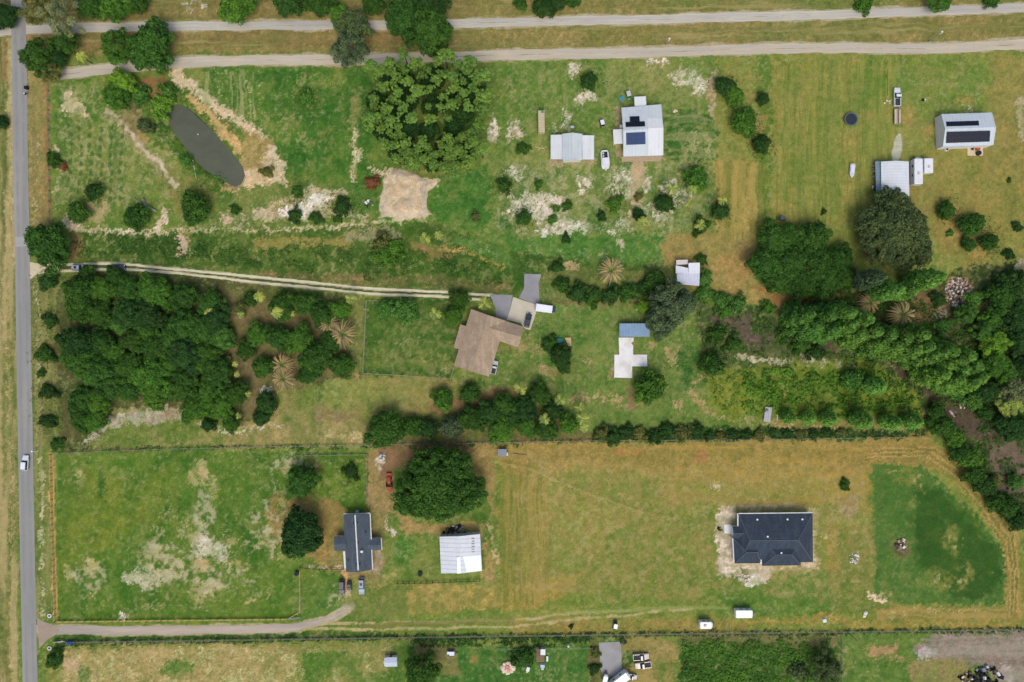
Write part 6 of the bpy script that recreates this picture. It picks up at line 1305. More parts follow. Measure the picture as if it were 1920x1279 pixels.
# blue-roofed shed
h = house('blue_roofed_shed', 1190, 618, 'open shed with a pale blue metal roof, above the white concrete cross', 'shed')
BLUE = metal_roof('blue_metal', (138, 164, 186), (122, 148, 170), .9, 0, .15)
mb = MB(h.location); mb.slab([P(1161.5, 606.5, 2.5), P(1218, 606.5, 2.5), P(1218, 631.5, 3.0), P(1161.5, 631.5, 3.0)], .1); mb.build('roof', BLUE, h)
for x in (1163, 1190, 1216):
    for y, zz in ((608, 2.4), (630, 2.85)): mb = MB(h.location); p = P(x, y, zz); mb.box((p.x, p.y, zz / 2), (.14, .14, zz)); mb.build('post', WOOD, h)
mb = MB(h.location); p = P(1190, 619, 1); mb.box((p.x, p.y + 1.6, 1.1), (8.6, .1, 2.2)); mb.build('wall', WALLW, h)
for k in range(9): mb = MB(h.location); p = P(1167 + k * 5.6, 602.5, 2.3); mb.box((p.x, p.y, 2.3), (.1, 1.6, .1)); mb.build('rafter', DARK, h)
# dark-roofed white house
SHD = shingle('charcoal_shingle', (88, 98, 106), (78, 88, 96), 0)
h = house('dark_roofed_house', 671, 1018, 'white house with a dark cross-shaped roof and a white ridge line')
ro, cs = wing(h, [(644, 964.5), (693.5, 963), (698, 1068), (649, 1072.5)], 2.9, 4.3, 'v', SHD, WALLW, over=.45, gutters=('e', 'n'))
w1 = inner(cs, .45); opening(h, w1[3], w1[2], .3, 1.2, .9, 2.1); opening(h, w1[3], w1[2], .7, 1.2, .9, 2.1); opening(h, w1[2], w1[1], .2, 1.2, .9, 2.1); opening(h, w1[2], w1[1], .8, 1.2, .9, 2.1)
wing(h, [(626.5, 1006.5), (650, 1006), (650, 1032.5), (627, 1033)], 2.85, 3.6, 'h', SHD, WALLW, over=.3, name='side_roof')
wing(h, [(690, 1010.5), (714, 1010), (715.5, 1031), (691, 1032)], 2.85, 3.6, 'h', SHD, WALLW, over=.3, name='side_roof', gutters=('e', ))
mb = MB(h.location); a, b = P(665.6, 966, 4.36), P(671.6, 1069.5, 4.36); mb.slab([a + Vector((-.18, 0, 0)), a + Vector((.18, 0, 0)), b + Vector((.18, 0, 0)), b + Vector((-.18, 0, 0))], .1); mb.build('ridge_vent', GUT, h)
mb = MB(h.location); mb.slab([P(643.2, 1034, 2.7), P(648, 1034, 2.7), P(650.5, 1066, 2.7), P(645.6, 1066, 2.7)], .2); mb.build('porch_edge', GUT, h)
vents(h, [(678.4, 1034), (663, 981), (670.5, 980), (685.5, 997), (672.5, 1017.5), (653, 1050), (668, 1058), (675, 1057)], [4.0, 4.2, 4.2, 3.5, 4.2, 3.4, 4.2, 4.2], .13, DARK)
vents(h, [(678.4, 1034)], [4.3], .28)
mb = MB(h.location); p = P(670, 959.5, .6); mb.box((p.x, p.y, .5), (1.1, 1.0, 1.0)); mb.build('air_conditioner', STEEL, h)
# ribbed white barn
h = house('ribbed_white_barn', 864, 1040, 'white barn with ribbed roof and bright new corner, south of the enormous oak', 'barn')
RR = metal_roof('ribbed_roof', (212, 216, 218), (198, 202, 206), 1.33, math.pi / 2, .42)
ro, cs = wing(h, [(824, 1006.5), (900, 1001.5), (903.5, 1070), (827, 1075.5)], 3.4, 4.3, 'v', RR, WALLW, over=.12)
def zr_(x, y): return 4.3 - abs(x - 863 - (y - 1004) * .03) / 38 * .9 if x > 860 else 4.3
mb = MB(h.location); mb.slab([P(856.5, 1044.5, 4.42), P(902, 1040.5, 3.52), P(903.5, 1070.5, 3.5), P(857, 1076, 4.42)], .08); mb.build('new_roof_sheet', mat('bright_sheet', (240, 242, 246), (234, 236, 240), .3, .5), h)
for k in range(6): mb = MB(h.location); p = P(887, 1010 + k * 5, 3.85); mb.box((p.x, p.y, 3.88), (.9, .12, .08)); mb.build('batten', WOOD, h)
mb = MB(h.location); p = P(850, 1004, 2.2); 
for k in range(7): mb.box((P(830 + k * 9, 1001.5, 2.4).x, P(0, 1001.0, 2.4).y, 2.3), (.12, 1.3, .12))
mb.build('eave_brackets', DARK, h)
# new dark house
SHN = shingle('slate_shingle', (68, 77, 88), (60, 69, 80), 0)
CAPN = mat('slate_cap', (92, 102, 112), None, 1, .9); CAPD = mat('charcoal_cap', (104, 114, 122), None, 1, .9)
h = house('new_dark_house', 1450, 1010, 'large new house with a slate-dark hipped roof on a bare sandy pad')
ro, cs = wing(h, [(1384.5, 963.5), (1523.5, 962), (1524.5, 1054), (1385, 1056)], 3.0, 5.4, 'h', SHN, WALLW, hip=(.12, .24), over=.5, gutters=('n',), cap=CAPN)
w1 = inner(cs, .5); 
wing(h, [(1374.5, 1009), (1428, 1009), (1427, 1056.3), (1377, 1056.8)], 3.05, 4.7, 'h', SHN, WALLW, hip=(.4, .2), over=.4, name='garage_roof', gutters=('w',), cap=CAPN)
ro, c2 = wing(h, [(1429, 1012), (1500, 1012), (1501.5, 1060), (1429, 1061)], 3.1, 5.15, 'h', SHN, WALLW, hip=(.3, .3), over=.4, name='front_roof', cap=CAPN)
wing(h, [(1373.5, 987.5), (1410, 987.5), (1410, 1010), (1374, 1010)], 3.15, 4.1, 'h', SHN, WALLW, over=.4, name='side_roof', cap=CAPN)
wf = inner(c2, .4); opening(h, wf[3], wf[2], .15, 1.5, .9, 2.2); opening(h, wf[3], wf[2], .5, 1.2, 0, 2.2, 'door'); opening(h, wf[3], wf[2], .85, 1.5, .9, 2.2)
mb = MB(h.location); mb.slab([P(1425.3, 1042, 3.35), P(1427.8, 1041, 3.35), P(1428.5, 1058, 3.35), P(1425.3, 1057, 3.35)], .3); mb.build('porch_trim', GUT, h)
mb = MB(h.location); mb.slab([P(1382.5, 963, 3.0), P(1385, 963, 3.0), P(1385, 986.5, 3.0), P(1382.5, 986.5, 3.0)], .2); mb.build('gutter', GUT, h)
vents(h, [(1476, 973.5), (1419.5, 974), (1504, 973.5), (1464.7, 1036.5), (1439, 1006)], [3.5, 3.5, 3.5, 4.8, 5.1], .22)
for x, y, z in ((1445, 1010.5, 5.2), (1455.5, 1010.5, 5.2), (1466, 1010.5, 5.2), (1476, 1010.5, 5.2), (1457, 1039.8, 4.6), (1480.5, 1041.6, 4.5)):
    mb = MB(h.location); p = P(x, y, z); mb.box(p, (1.2, .3, .12)); mb.build('roof_vent', mat('vent_grey', (96, 102, 110), None, 1, .6), h)

# ------------------------------------------------------------------ vehicles
def paint(nm, c): return mat('paint_' + nm, c, tuple(int(v * .94) for v in c), .6, .3, 0.0, spec=.5, coat=.3)
def ringx(y, hw, zb, zt, r=.16):
    return [(-hw * .9, y, zb), (-hw, y, zb + .18), (-hw, y, zt - r), (-hw * .84, y, zt), (hw * .84, y, zt), (hw, y, zt - r), (hw, y, zb + .18), (hw * .9, y, zb)]
def wheels(root, L, W, r=.34, ys=(.31, -.30), n=None):
    for s in (-1, 1):
        for y in ys:
            mb = MB(); c = Vector((s * (W / 2 - .13), y * L, r)); mb.cyl(c - Vector((.11, 0, 0)), c + Vector((.11, 0, 0)), r, r, 16); t = mb.build('wheel', DARK, root)
            mb = MB(); mb.cyl(c - Vector((.13, 0, 0)), c + Vector((.13, 0, 0)), r * .55, r * .55, 10); mb.build('rim', STEEL, t)
def car(name, px, py, ang, col, label, kind='sedan', L=4.7, W=1.85, group=None, cat='car', rack=False, stripe=None, roofc=None):
    """ang: degrees, heading 0 = picture top, clockwise"""
    root = thing(name, (*P(px, py, .8).xy, .02), label, cat, group, -math.radians(ang)); pm = paint(col[0], col[1]); rp = paint(*roofc) if roofc else pm
    H = {'sedan': 1.45, 'suv': 1.75, 'pickup': 1.85, 'van': 1.9}[kind]; bz = {'sedan': .92, 'suv': 1.05, 'pickup': 1.1, 'van': 1.1}[kind]
    mb = MB(); hl = L / 2; hw = W / 2
    if kind == 'pickup':
        st = [(hl, .78, .62), (hl - .15, .92, .8), (hl - .9, .98, .98), (L * .2, 1, 1.06), (L * .05, 1, 1.1), (-L * .06, 1, 1.1), (-L * .075, 1, .78), (-hl + .1, 1, .78), (-hl, .97, .72)]
    elif kind == 'sedan':
        st = [(hl, .72, .58), (hl - .2, .88, .7), (hl - .9, .98, .84), (L * .16, 1, .92), (-L * .2, 1, .95), (-hl + .8, .98, .94), (-hl + .2, .9, .86), (-hl, .76, .7)]
    else:
        st = [(hl, .74, .64), (hl - .2, .9, .8), (hl - .9, .98, .96), (L * .18, 1, 1.04), (-L * .2, 1, 1.06), (-hl + .3, .97, 1.04), (-hl, .86, .9)]
    mb.loft([ringx(y, hw * k, .3, z) for y, k, z in st]); mb.build('body', pm, root, smooth=False)
    cb = {'sedan': (.17, .04, -.26, -.40), 'suv': (.18, .07, -.40, -.475), 'pickup': (.2, .08, -.05, -.085), 'van': (.26, .18, -.44, -.49)}[kind]
    mb = MB(); tw, bw = hw * .76, hw * .92
    mb.prism([(-tw, cb[1] * L, H - .04), (tw, cb[1] * L, H - .04), (tw, cb[2] * L, H - .04), (-tw, cb[2] * L, H - .04)], [(-bw, cb[0] * L, bz - .06), (bw, cb[0] * L, bz - .06), (bw, cb[3] * L, bz - .06), (-bw, cb[3] * L, bz - .06)])
    mb.build('windows', GLASS, root)
    mb = MB(); mb.box((0, (cb[1] + cb[2]) / 2 * L, H - .02), (tw * 2.04, (cb[1] - cb[2]) * L * 1.03, .09), taper=.93); mb.build('roof', rp, root)
    if kind == 'pickup':
        mb = MB(); mb.box((0, -L * .285, .80), (W * .8, L * .39, .06)); mb.build('bed_floor', mat('bed_liner', (62, 62, 64), (50, 50, 52), 1, .8), root)
        for s in (-1, 1): mb = MB(); mb.box((s * (hw - .09), -L * .285, .93), (.17, L * .42, .34)); mb.build('bed_side', pm, root)
        mb = MB(); mb.box((0, -hl + .06, .92), (W * .86, .1, .32)); mb.build('tailgate', pm, root)
    if rack:
        for s in (-1, 1): mb = MB(); mb.box((s * tw * .85, (cb[1] + cb[2]) / 2 * L, H + .07), (.06, (cb[1] - cb[2]) * L * .9, .05)); mb.build('roof_rail', STEEL, root)
        mb = MB(); mb.box((0, (cb[1] + cb[2]) / 2 * L, H + .04), (tw * 1.1, L * .16, .03)); mb.build('sunroof', GLASS, root)
    for s in (-1, 1):
        mb = MB(); mb.box((s * hw * .62, hl - .10, .66), (.34, .16, .14)); mb.build('headlight', mat('lamp_glass', (222, 224, 220), None, 1, .2), root)
        mb = MB(); mb.box((s * hw * .7, -hl + .05, .74), (.26, .12, .16)); mb.build('tail_light', mat('tail_red', (140, 30, 26), None, 1, .3), root)
        mb = MB(); mb.box((s * (hw + .09), cb[0] * L - .25, bz), (.18, .12, .12)); mb.build('mirror', pm, root)
    wheels(root, L, W); return root
car('white_car', 47, 868, 4, ('white', (226, 230, 236)), 'white car driving on the paved road by the paddock corner', 'suv', 4.7, 1.9)
car('silver_suv', 149, 502, 91, ('silver', (156, 164, 178)), 'silver sport utility car parked on the drive near the road', 'suv', 4.8, 1.9, rack=True)
car('dark_blue_car', 220, 501, 90, ('navy', (52, 62, 82)), 'dark blue car on the drive, half under an overhanging tree', 'sedan', 4.5, 1.85)
car('dark_car', 990, 600.5, 12, ('slate', (50, 60, 68)), 'dark car parked on the beige concrete drive of the brown-roofed house', 'sedan', 4.6, 1.85)
car('silver_truck', 927, 689, 13, ('palegrey', (206, 212, 216)), 'small white and silver truck beside the brown-roofed house', 'pickup', 4.2, 1.7, cat='pickup truck')
car('white_pickup', 1682.5, 181.5, 0, ('whitetruck', (224, 228, 232)), 'white pickup truck hitched to a plank trailer on the eastern field', 'pickup', 5.8, 2.0, cat='pickup truck')
car('dark_grey_suv', 641, 1101.5, 181, ('charcoal', (74, 76, 82)), 'dark grey estate car beside the brick walk of the dark-roofed house', 'suv', 4.8, 1.85)
car('small_dark_car', 654.5, 1099.5, 180, ('graphite', (60, 62, 66)), 'short black car parked on the brick walk', 'sedan', 3.0, 1.5)
car('blue_grey_suv', 678, 1099, 180, ('bluegrey', (136, 156, 166)), 'blue-grey sport utility car with roof rack south of the dark-roofed house', 'suv', 5.2, 1.95, rack=True)
car('old_pickup', 1202, 1232, 86, ('cream', (212, 204, 190)), 'cream pickup truck beside the grey court slab, upper of two', 'pickup', 5.0, 1.9, cat='pickup truck')
car('old_pickup', 1206, 1247.5, -98, ('creamwhite', (216, 208, 192)), 'white-hooded pickup truck with a dark bed, lower of two by the court slab', 'pickup', 5.0, 1.9, cat='pickup truck')
car('small_jeep', 1185, 1269, 100, ('offwhite', (214, 210, 200)), 'small white utility vehicle right of the motorhome on the bottom edge', 'pickup', 3.2, 1.5, cat='utility vehicle')
def cart(name, px, py, ang, body, roofc, label, cat='golf cart', L=2.7, W=1.3):
    root = thing(name, (*P(px, py, .8).xy, .02), label, cat, None, -math.radians(ang))
    mb = MB(); mb.loft([ringx(L / 2, W * .36, .28, .55, .1), ringx(L * .34, W * .46, .28, .8, .1), ringx(.3, W * .48, .28, .5, .1), ringx(-L * .2, W * .48, .28, .55, .1), ringx(-L / 2, W * .44, .3, .85, .1)]); mb.build('body', paint(*body), root)
    mb = MB(); mb.box((0, -.25, .85), (W * .8, .5, .14)); mb.box((0, -.5, 1.1), (W * .8, .12, .5)); mb.build('seat', DARK, root)
    mb = MB(); mb.box((0, -.1, 1.82), (W * .92, L * .55, .07), taper=.9); mb.build('canopy', paint(*roofc), root)
    for sx in (-1, 1):
        for y in (.55, -.75): mb = MB(); mb.cyl((sx * W * .4, y, .6), (sx * W * .4, y * .95, 1.8), .025, .025, 6); mb.build('canopy_post', DARK, root)
    wheels(root, L, W, .25, (.33, -.33)); return root
cart('golf_cart', 1129, 231.5, 168, ('darkgreen', (36, 50, 44)), ('wht', (226, 228, 228)), 'dark golf cart with a white canopy between shed and solar house')
cart('green_buggy', 1153.5, 1173, 190, ('teal', (34, 78, 84)), ('wht', (226, 228, 228)), 'dark teal buggy with a white canopy by the southern ditch')
cart('farm_buggy', 1466, 409.5, 90, ('deere', (66, 110, 52)), ('greyc', (72, 84, 88)), 'green and grey farm buggy parked at the top of the dark grove')
cart('lawn_tractor', 1178, 178, 165, ('mower', (40, 122, 70)), ('greyish', (188, 188, 180)), 'grey and green tractor standing north-west of the solar house', 'tractor', 3.0, 1.4)
def caravan(name, px, py, ang, L, W, label, H=2.7, col=('rv', (226, 228, 228)), nose=.5, ac=True, cat='camper', hitch=True, z=1.4):
    root = thing(name, (*P(px, py, z).xy, .02), label, cat, None, -math.radians(ang)); mb = MB(); hl = L / 2; hw = W / 2
    mb.loft([[(-hw * k, y, zb), (-hw * k, y, zt - .15), (-hw * k * .92, y, zt), (hw * k * .92, y, zt), (hw * k, y, zt - .15), (hw * k, y, zb)] for y, k, zb, zt in ((hl, .55 if nose > .3 else .96, .7, H * .86), (hl - nose, .98, .45, H), (0, 1, .45, H), (-hl + .15, 1, .45, H), (-hl, .96, .5, H - .1))])
    mb.build('body', paint(*col), root)
    if ac: mb = MB(); mb.box((0, -.1 * L, H + .14), (.7, .9, .26), taper=.85); mb.build('roof_unit', OFFW, root)
    for s in (-1, 1):
        for y in (.2, -.15): mb = MB(); mb.box((s * hw, y * L, H * .62), (.05, .8, .6)); mb.build('window', GLASS, root)
    mb = MB(); mb.box((hw, -.32 * L, 1.45), (.06, .65, 1.7)); mb.build('door', OFFW, root)
    if hitch: mb = MB(); mb.tube([(-hw * .5, hl - .2, .45), (0, hl + .9, .45), (hw * .5, hl - .2, .45)], .06); mb.cyl((0, hl + .85, 0), (0, hl + .85, .5), .05); mb.build('tow_bar', DARK, root)
    wheels(root, L, W, .33, (.06, -.1)); return root
caravan('camper', 1718, 322, 0, 8.2, 2.7, 'long white camper parked right of the long metal barn')
r = caravan('camper', 1737, 312, 0, 4.6, 2.8, 'shorter white camper joined against the long white one', nose=.2, hitch=False)
caravan('camper', 1323, 1170.5, 90, 4.0, 2.2, 'small cream camper trailer left of the white cargo trailer', 2.4)
caravan('cargo_trailer', 1394, 1149.5, 90, 5.4, 2.5, 'white box cargo trailer alone on the grass below the new house', 2.4, ('cargo', (232, 234, 236)), .35, False, 'trailer')
caravan('cargo_trailer', 1020, 578.5, 98, 5.2, 2.35, 'white box trailer with a dark nose beside the beige concrete drive', 2.5, ('cargo', (232, 234, 236)), .1, False, 'trailer')
t = thing('parked_van_cab', (*P(1037.5, 581, .8).xy, .02), 'dark teal cab nosing out from under the white box trailer', 'truck', None, -math.radians(98)); mb = MB(); mb.loft([ringx(.7, .7, .3, .9), ringx(.3, .85, .3, 1.1), ringx(-.8, .85, .3, 1.2)]); mb.build('body', paint('cabteal', (50, 82, 92)), t); mb = MB(); mb.box((0, -.1, 1.3), (1.4, .8, .3), taper=.85); mb.build('windscreen', GLASS, t)
caravan('motorhome', 1160, 1275, 52, 7.5, 2.6, 'white motorhome with roof gear cut by the bottom edge', 3.0)
caravan('utility_box_trailer', 1135, 1273, 12, 2.6, 1.5, 'narrow white trailer on the court slab at the bottom edge', 1.8, ac=False, cat='trailer')
caravan('small_trailer', 845, 1226, 90, 2.4, 1.3, 'little pale blue-white trailer by the ditch weeds', 1.4, ('paleblue', (186, 196, 208)), .2, False, 'trailer')
# flatbed with planks, container, boats
t = thing('plank_trailer', (*P(1682.5, 219, .6).xy, .02), 'flatbed trailer loaded with planks behind the white pickup', 'trailer')
mb = MB(); mb.box((0, 0, .62), (2.1, 4.9, .12)); mb.build('bed', mat('trailer_deck', (150, 136, 116), (120, 106, 88), 2, .9), t)
for k, (x, w_) in enumerate(((-.7, .35), (-.25, .3), (.15, .25), (.7, .4))): mb = MB(); mb.box((x, .1 * (k % 2), .74), (w_, 4.6 - .2 * k, .12)); mb.build('plank', mat('plank_pale', (206, 196, 174), (180, 168, 142), 2, .85) if k != 2 else mat('plank_red', (122, 88, 72), (100, 70, 58), 2, .85), t)
mb = MB(); mb.tube([(-.6, 2.4, .5), (0, 3.6, .5), (.6, 2.4, .5)], .06); mb.build('tow_bar', DARK, t); wheels(t, 4.9, 2.3, .33, (.08, -.12))
t = thing('box_container', (*P(1015, 230, 1.2).xy, .0), 'long narrow tan box trailer with a green patch at one end', 'container', None, .02)
mb = MB(); mb.box((0, 0, 1.35), (1.95, 6.7, 2.2)); mb.build('body', metal_roof('tan_corrugated', (196, 182, 150), (178, 164, 130), .8, math.pi / 2, .3), t)
mb = MB(); mb.box((.35, 2.9, 2.5), (.8, .7, .1)); mb.build('tarp', mat('green_tarp', (62, 146, 108), None, 1, .6), t); mb = MB(); mb.box((0, 3.36, 1.35), (1.8, .06, 2.0)); mb.build('door', mat('tan_door', (150, 140, 116), None, 1, .6), t); wheels(t, 6.0, 1.9, .3, (.3, -.3))
t = thing('pontoon_boat', (*P(1134.5, 300, .8).xy, .0), 'white motor boat with dark seats and a white awning by the gabled shed', 'boat', None, math.radians(4))
mb = MB(); mb.loft([[(-w_ * .6, y, .3), (-w_, y, .95), (-w_ * .86, y, 1.0), (w_ * .86, y, 1.0), (w_, y, .95), (w_ * .6, y, .3)] for y, w_ in ((3.0, .85), (2.4, 1.2), (.5, 1.3), (-1.8, 1.3), (-2.6, 1.05), (-2.8, .9))]); mb.build('hull', WHT, t)
mb = MB(); mb.box((0, 1.5, 1.02), (1.7, 2.0, .06)); mb.build('cockpit_floor', mat('cockpit', (70, 70, 74), (52, 52, 58), 1, .8), t)
for x, y in ((-.5, 2.0), (.5, 2.0), (-.5, 1.1), (.45, .8)): mb = MB(); mb.box((x, y, 1.2), (.5, .5, .35), taper=.85); mb.build('seat', WHT if x < 0 else DARK, t)
mb = MB(); mb.box((0, -.8, 2.3), (2.2, 2.3, .08)); mb.build('awning', WHT, t)
for sx in (-1, 1):
    for y in (.2, -1.8): mb = MB(); mb.cyl((sx, y, 1), (sx, y, 2.3), .03); mb.build('awning_post', STEEL, t)
mb = MB(); mb.box((0, -3.0, 1.0), (.5, .6, .8), taper=.7); mb.build('outboard_motor', WHT, t)
t = thing('covered_boat', (*P(1598, 320, .6).xy, 0), 'small pale covered boat alone on the eastern field', 'boat', None, math.radians(-4))
mb = MB(); mb.loft([[(-w_ * .7, y, .25), (-w_, y, .7), (0, y, .8 + w_ * .2), (w_, y, .7), (w_ * .7, y, .25)] for y, w_ in ((2.1, .75), (1.2, .85), (.2, .75), (-.6, .8), (-1.6, .55), (-2.1, .2))]); mb.build('hull', mat('boat_pale', (214, 216, 222), (188, 190, 198), 1, .5), t)
mb = MB(); mb.slab([(-.65, 1.8, 1.02), (.65, 1.8, 1.02), (.6, -.4, 1.02), (-.6, -.4, 1.02)], .06); mb.build('cover', WHT, t)
# trampoline
t = thing('trampoline', (*P(1596, 223.5, .8).xy, 0), 'round black trampoline with a grey rim on the eastern field', 'trampoline')
mb = MB(); mb.cyl((0, 0, .82), (0, 0, .86), 1.75, 1.75, 28); mb.build('mat', mat('tramp_mat', (44, 52, 62), (38, 46, 56), 1, .8), t)
mb = MB(); n = 28
for i in range(n):
    a, b = 6.2832 * i / n, 6.2832 * (i + 1) / n
    mb.slab([(1.78 * math.cos(a), 1.78 * math.sin(a), .88), (1.78 * math.cos(b), 1.78 * math.sin(b), .88), (2.1 * math.cos(b), 2.1 * math.sin(b), .88), (2.1 * math.cos(a), 2.1 * math.sin(a), .88)], .06)
mb.build('rim_pad', mat('rim_pad', (92, 100, 104), None, 1, .7), t)
for i in range(6): a = 6.2832 * i / 6; mb = MB(); mb.cyl((1.95 * math.cos(a), 1.95 * math.sin(a), 0), (1.95 * math.cos(a), 1.95 * math.sin(a), .85), .04); mb.build('leg', STEEL, t)

# ------------------------------------------------------------------ fences, poles
def fence(name, pts, h, step, label, post_m, rail_m, rails=(.4, .75, 1.1), pr=.06, rw=.03, rh=.03, cat='fence', mesh=False):
    pp = [Vector((*G(*p), 0)) for p in pts]; o = thing(name, pp[0], label, cat); posts = []
    for a, b in zip(pp, pp[1:]):
        n = max(1, round((b - a).length / step))
        for i in range(n): posts.append(a.lerp(b, i / n))
    posts.append(pp[-1]); k = max(1, math.ceil(len(posts) / 99))
    mb = MB(pp[0]); mb.box(posts[0] + Vector((0, 0, h / 2)), (pr * 2, pr * 2, h)); p0 = mb.build('post', post_m, o)
    for q in posts[1::k]:
        c = p0.copy(); COL.objects.link(c); c.parent = o; c.location = (q.x - pp[0].x, q.y - pp[0].y, 0)
    for z in rails:
        mb = MB(pp[0])
        for a, b in zip(pp, pp[1:]):
            d = (b - a).normalized(); nn = Vector((-d.y, d.x, 0)) * rw
            mb.prism([a + nn + Vector((0, 0, z + rh)), b + nn + Vector((0, 0, z + rh)), b - nn + Vector((0, 0, z + rh)), a - nn + Vector((0, 0, z + rh))],
                     [a + nn + Vector((0, 0, z - rh)), b + nn + Vector((0, 0, z - rh)), b - nn + Vector((0, 0, z - rh)), a - nn + Vector((0, 0, z - rh))])
        mb.build('rail', rail_m, o)
    return o
FT = mat('fence_tan', (224, 192, 124), (206, 172, 106), 2, .9); DW = mat('dark_post', (84, 76, 60), (62, 56, 46), 2, .9); WIRE = mat('fence_wire', (128, 124, 112), None, 1, .6); PW = mat('pale_rail', (150, 156, 122), None, 1, .7)
fence('board_fence', [(97.5, 852), (99.5, 960), (103, 1060), (106, 1163)], 1.35, 1.9, 'tan board fence along the road side of the south-west paddock', DW, FT, (.25, .55, .85, 1.15), .07, .03, .11)
fence('board_fence', [(108, 1165), (330, 1162), (540, 1160)], 1.2, 2.2, 'ochre board fence above the southern gravel drive', DW, FT, (.3, .65, 1.0), .07, .03, .08)
fence('wire_fence', [(98, 850), (300, 842), (560, 836), (700, 834), (960, 829), (1110, 826)], 1.2, 3.0, 'long wire fence between the paddock and the rough ground', DW, WIRE)
fence('wire_fence', [(1110, 826), (1400, 824), (1740, 819)], 1.2, 3.4, 'wire fence along the hedge at the top of the hay field', DW, WIRE)
fence('wire_fence', [(555, 854), (690, 852), (688, 940)], 1.1, 2.6, 'wire fence around the green corner with the small dark shrub', DW, WIRE)
fence('lawn_fence', [(688, 563), (684, 640), (681, 700), (740, 703), (845, 710), (851, 690)], 1.3, 2.4, 'pale chain fence around the lawn beside the brown-roofed house', PW, PW, (.1, .7, 1.25), .05, .035, .03)
fence('lawn_fence', [(688, 564), (710, 564)], 1.3, 1.8, 'short pale fence piece at the north-west corner of the lawn', PW, PW, (.1, .7, 1.25), .05, .03, .03)
fence('yard_fence', [(563, 1063), (600, 1067), (645, 1066)], 1.2, 2.0, 'dark fence running west from the dark-roofed house', DW, DW, (.4, 1.0), .06, .04, .05)
fence('yard_fence', [(563, 1070), (564, 1146), (541, 1159)], 1.1, 2.4, 'wire fence closing the east side of the paddock above the gates', FT, FT, (.4, .9))
fence('stable_fence', [(745, 1093), (800, 1092), (900, 1088)], 1.2, 1.9, 'dark post fence below the ribbed white barn', DW, DW, (.5, 1.0), .09, .04, .05)
fence('wire_fence', [(930, 1216), (1110, 1214)], 1.1, 3, 'pale wire fence behind the bottom lawn', PW, PW, (.3, 1.0), .05, .03, .02)
fence('wire_fence', [(120, 1203), (480, 1198), (960, 1191), (1440, 1185), (1915, 1179)], 1.1, 4.0, 'wire fence following the southern ditch', DW, WIRE)
fence('wire_fence', [(1577, 1186), (1577, 1279)], 1.1, 3.0, 'wire fence right of the leafy lot on the bottom edge', DW, WIRE)
fence('wire_fence', [(92, 152), (94, 300), (95, 436)], 1.1, 3.2, 'wire fence along the road side of the pond lot', DW, WIRE)
for nm, a, b, l in (('metal_gate', (564, 1121), (563, 1144), 'silver gate standing upright in the paddock fence line'), ('metal_gate', (541, 1159), (564, 1157), 'silver gate lying across the bottom corner of the paddock')):
    A_, B_ = Vector((*G(*a), 0)), Vector((*G(*b), 0)); t = thing(nm, A_, l, 'gate')
    mb = MB(A_); 
    for z in (.25, 1.25): mb.cyl(A_ + Vector((0, 0, z)), B_ + Vector((0, 0, z)), .05)
    mb.cyl(A_ + Vector((0, 0, .25)), A_ + Vector((0, 0, 1.25)), .05); mb.cyl(B_ + Vector((0, 0, .25)), B_ + Vector((0, 0, 1.25)), .05); mb.build('frame', STEEL, t)
    mb = MB(A_)
    for z in (.5, .75, 1.0): mb.cyl(A_ + Vector((0, 0, z)), B_ + Vector((0, 0, z)), .035)
    mb.build('bars', STEEL, t)
def pole(px, py, hgt, label, arm=1.6, ang=0, lamp=True):
    t = thing('utility_pole', (*G(px, py), 0), label, 'utility pole', None, ang)
    mb = MB(); mb.cyl((0, 0, -.3), (0, 0, hgt), .16, .10, 8); mb.build('post', PALEBARK, t)
    if arm: mb = MB(); mb.box((0, 0, hgt - .5), (arm, .1, .12)); mb.build('crossarm', WOOD, t)
    if lamp: mb = MB(); mb.cyl((.28, 0, hgt - 1.0), (.28, 0, hgt + .1), .28, .28, 10); mb.build('transformer', WHT, t)
    return t
pole(1741, 78, 6.4, 'slim utility pole with a pale top between the gravel roads at the right', 1.4, .5)
pole(1248, 84, 4.2, 'utility pole with a white top between the gravel roads, above the solar house', 1.0, .3)
pole(1060, 1190, 8.4, 'leaning-looking utility pole with a white top above the bottom lawn', 0, 0)
pole(1585, 1182, 8.0, 'tall pale utility pole beside the leafy lot corner', 1.2, .6, False)
pole(69, 844, 2.6, 'short white-topped post at the road side by the wire fence', 0, 0)
# ------------------------------------------------------------------ small things
def clutter(name, px, py, label, cat, build, rz=0.0, z=0.0):
    t = thing(name, (*P(px, py, z).xy, 0), label, cat, None, rz); build(t); return t
def heap(mats, n, R, smin, smax, seed, nm='piece', flat=.5, h=1.0):
    def f(t):
        rnd = random.Random(seed); over = MB()
        for i in range(n):
            m = rnd.choice(mats); mb = MB() if i < 96 else over; a = rnd.random() * 6.28; q = R * math.sqrt(rnd.random()); s = rnd.uniform(smin, smax)
            mb.box((q * math.cos(a), q * math.sin(a), h * (1 - q / R) * rnd.random() + s * flat / 2), (s, s * rnd.uniform(.4, 1), s * flat), rnd.random() * 3.1, rnd.uniform(.6, 1), rnd.uniform(-.5, .5))
            if i < 96: mb.build(nm, m, t)
            elif i % 3: over.cm = rnd.randrange(len(mats))
        if over.f: over.build('crumbled_' + nm, mats, t)['kind'] = 'stuff'
    return f
RUB1 = mat('rubble_white', (206, 200, 190), (176, 166, 156), 2, .9); RUB2 = mat('rubble_pink', (176, 150, 134), (146, 120, 106), 2, .9); RUB3 = mat('rubble_dark', (104, 90, 80), (80, 70, 62), 2, .9); PINK = mat('pink_stone', (214, 150, 136), (196, 130, 118), 1, .8); CREAM = mat('cream_stone', (226, 212, 184), (206, 190, 160), 1, .8)
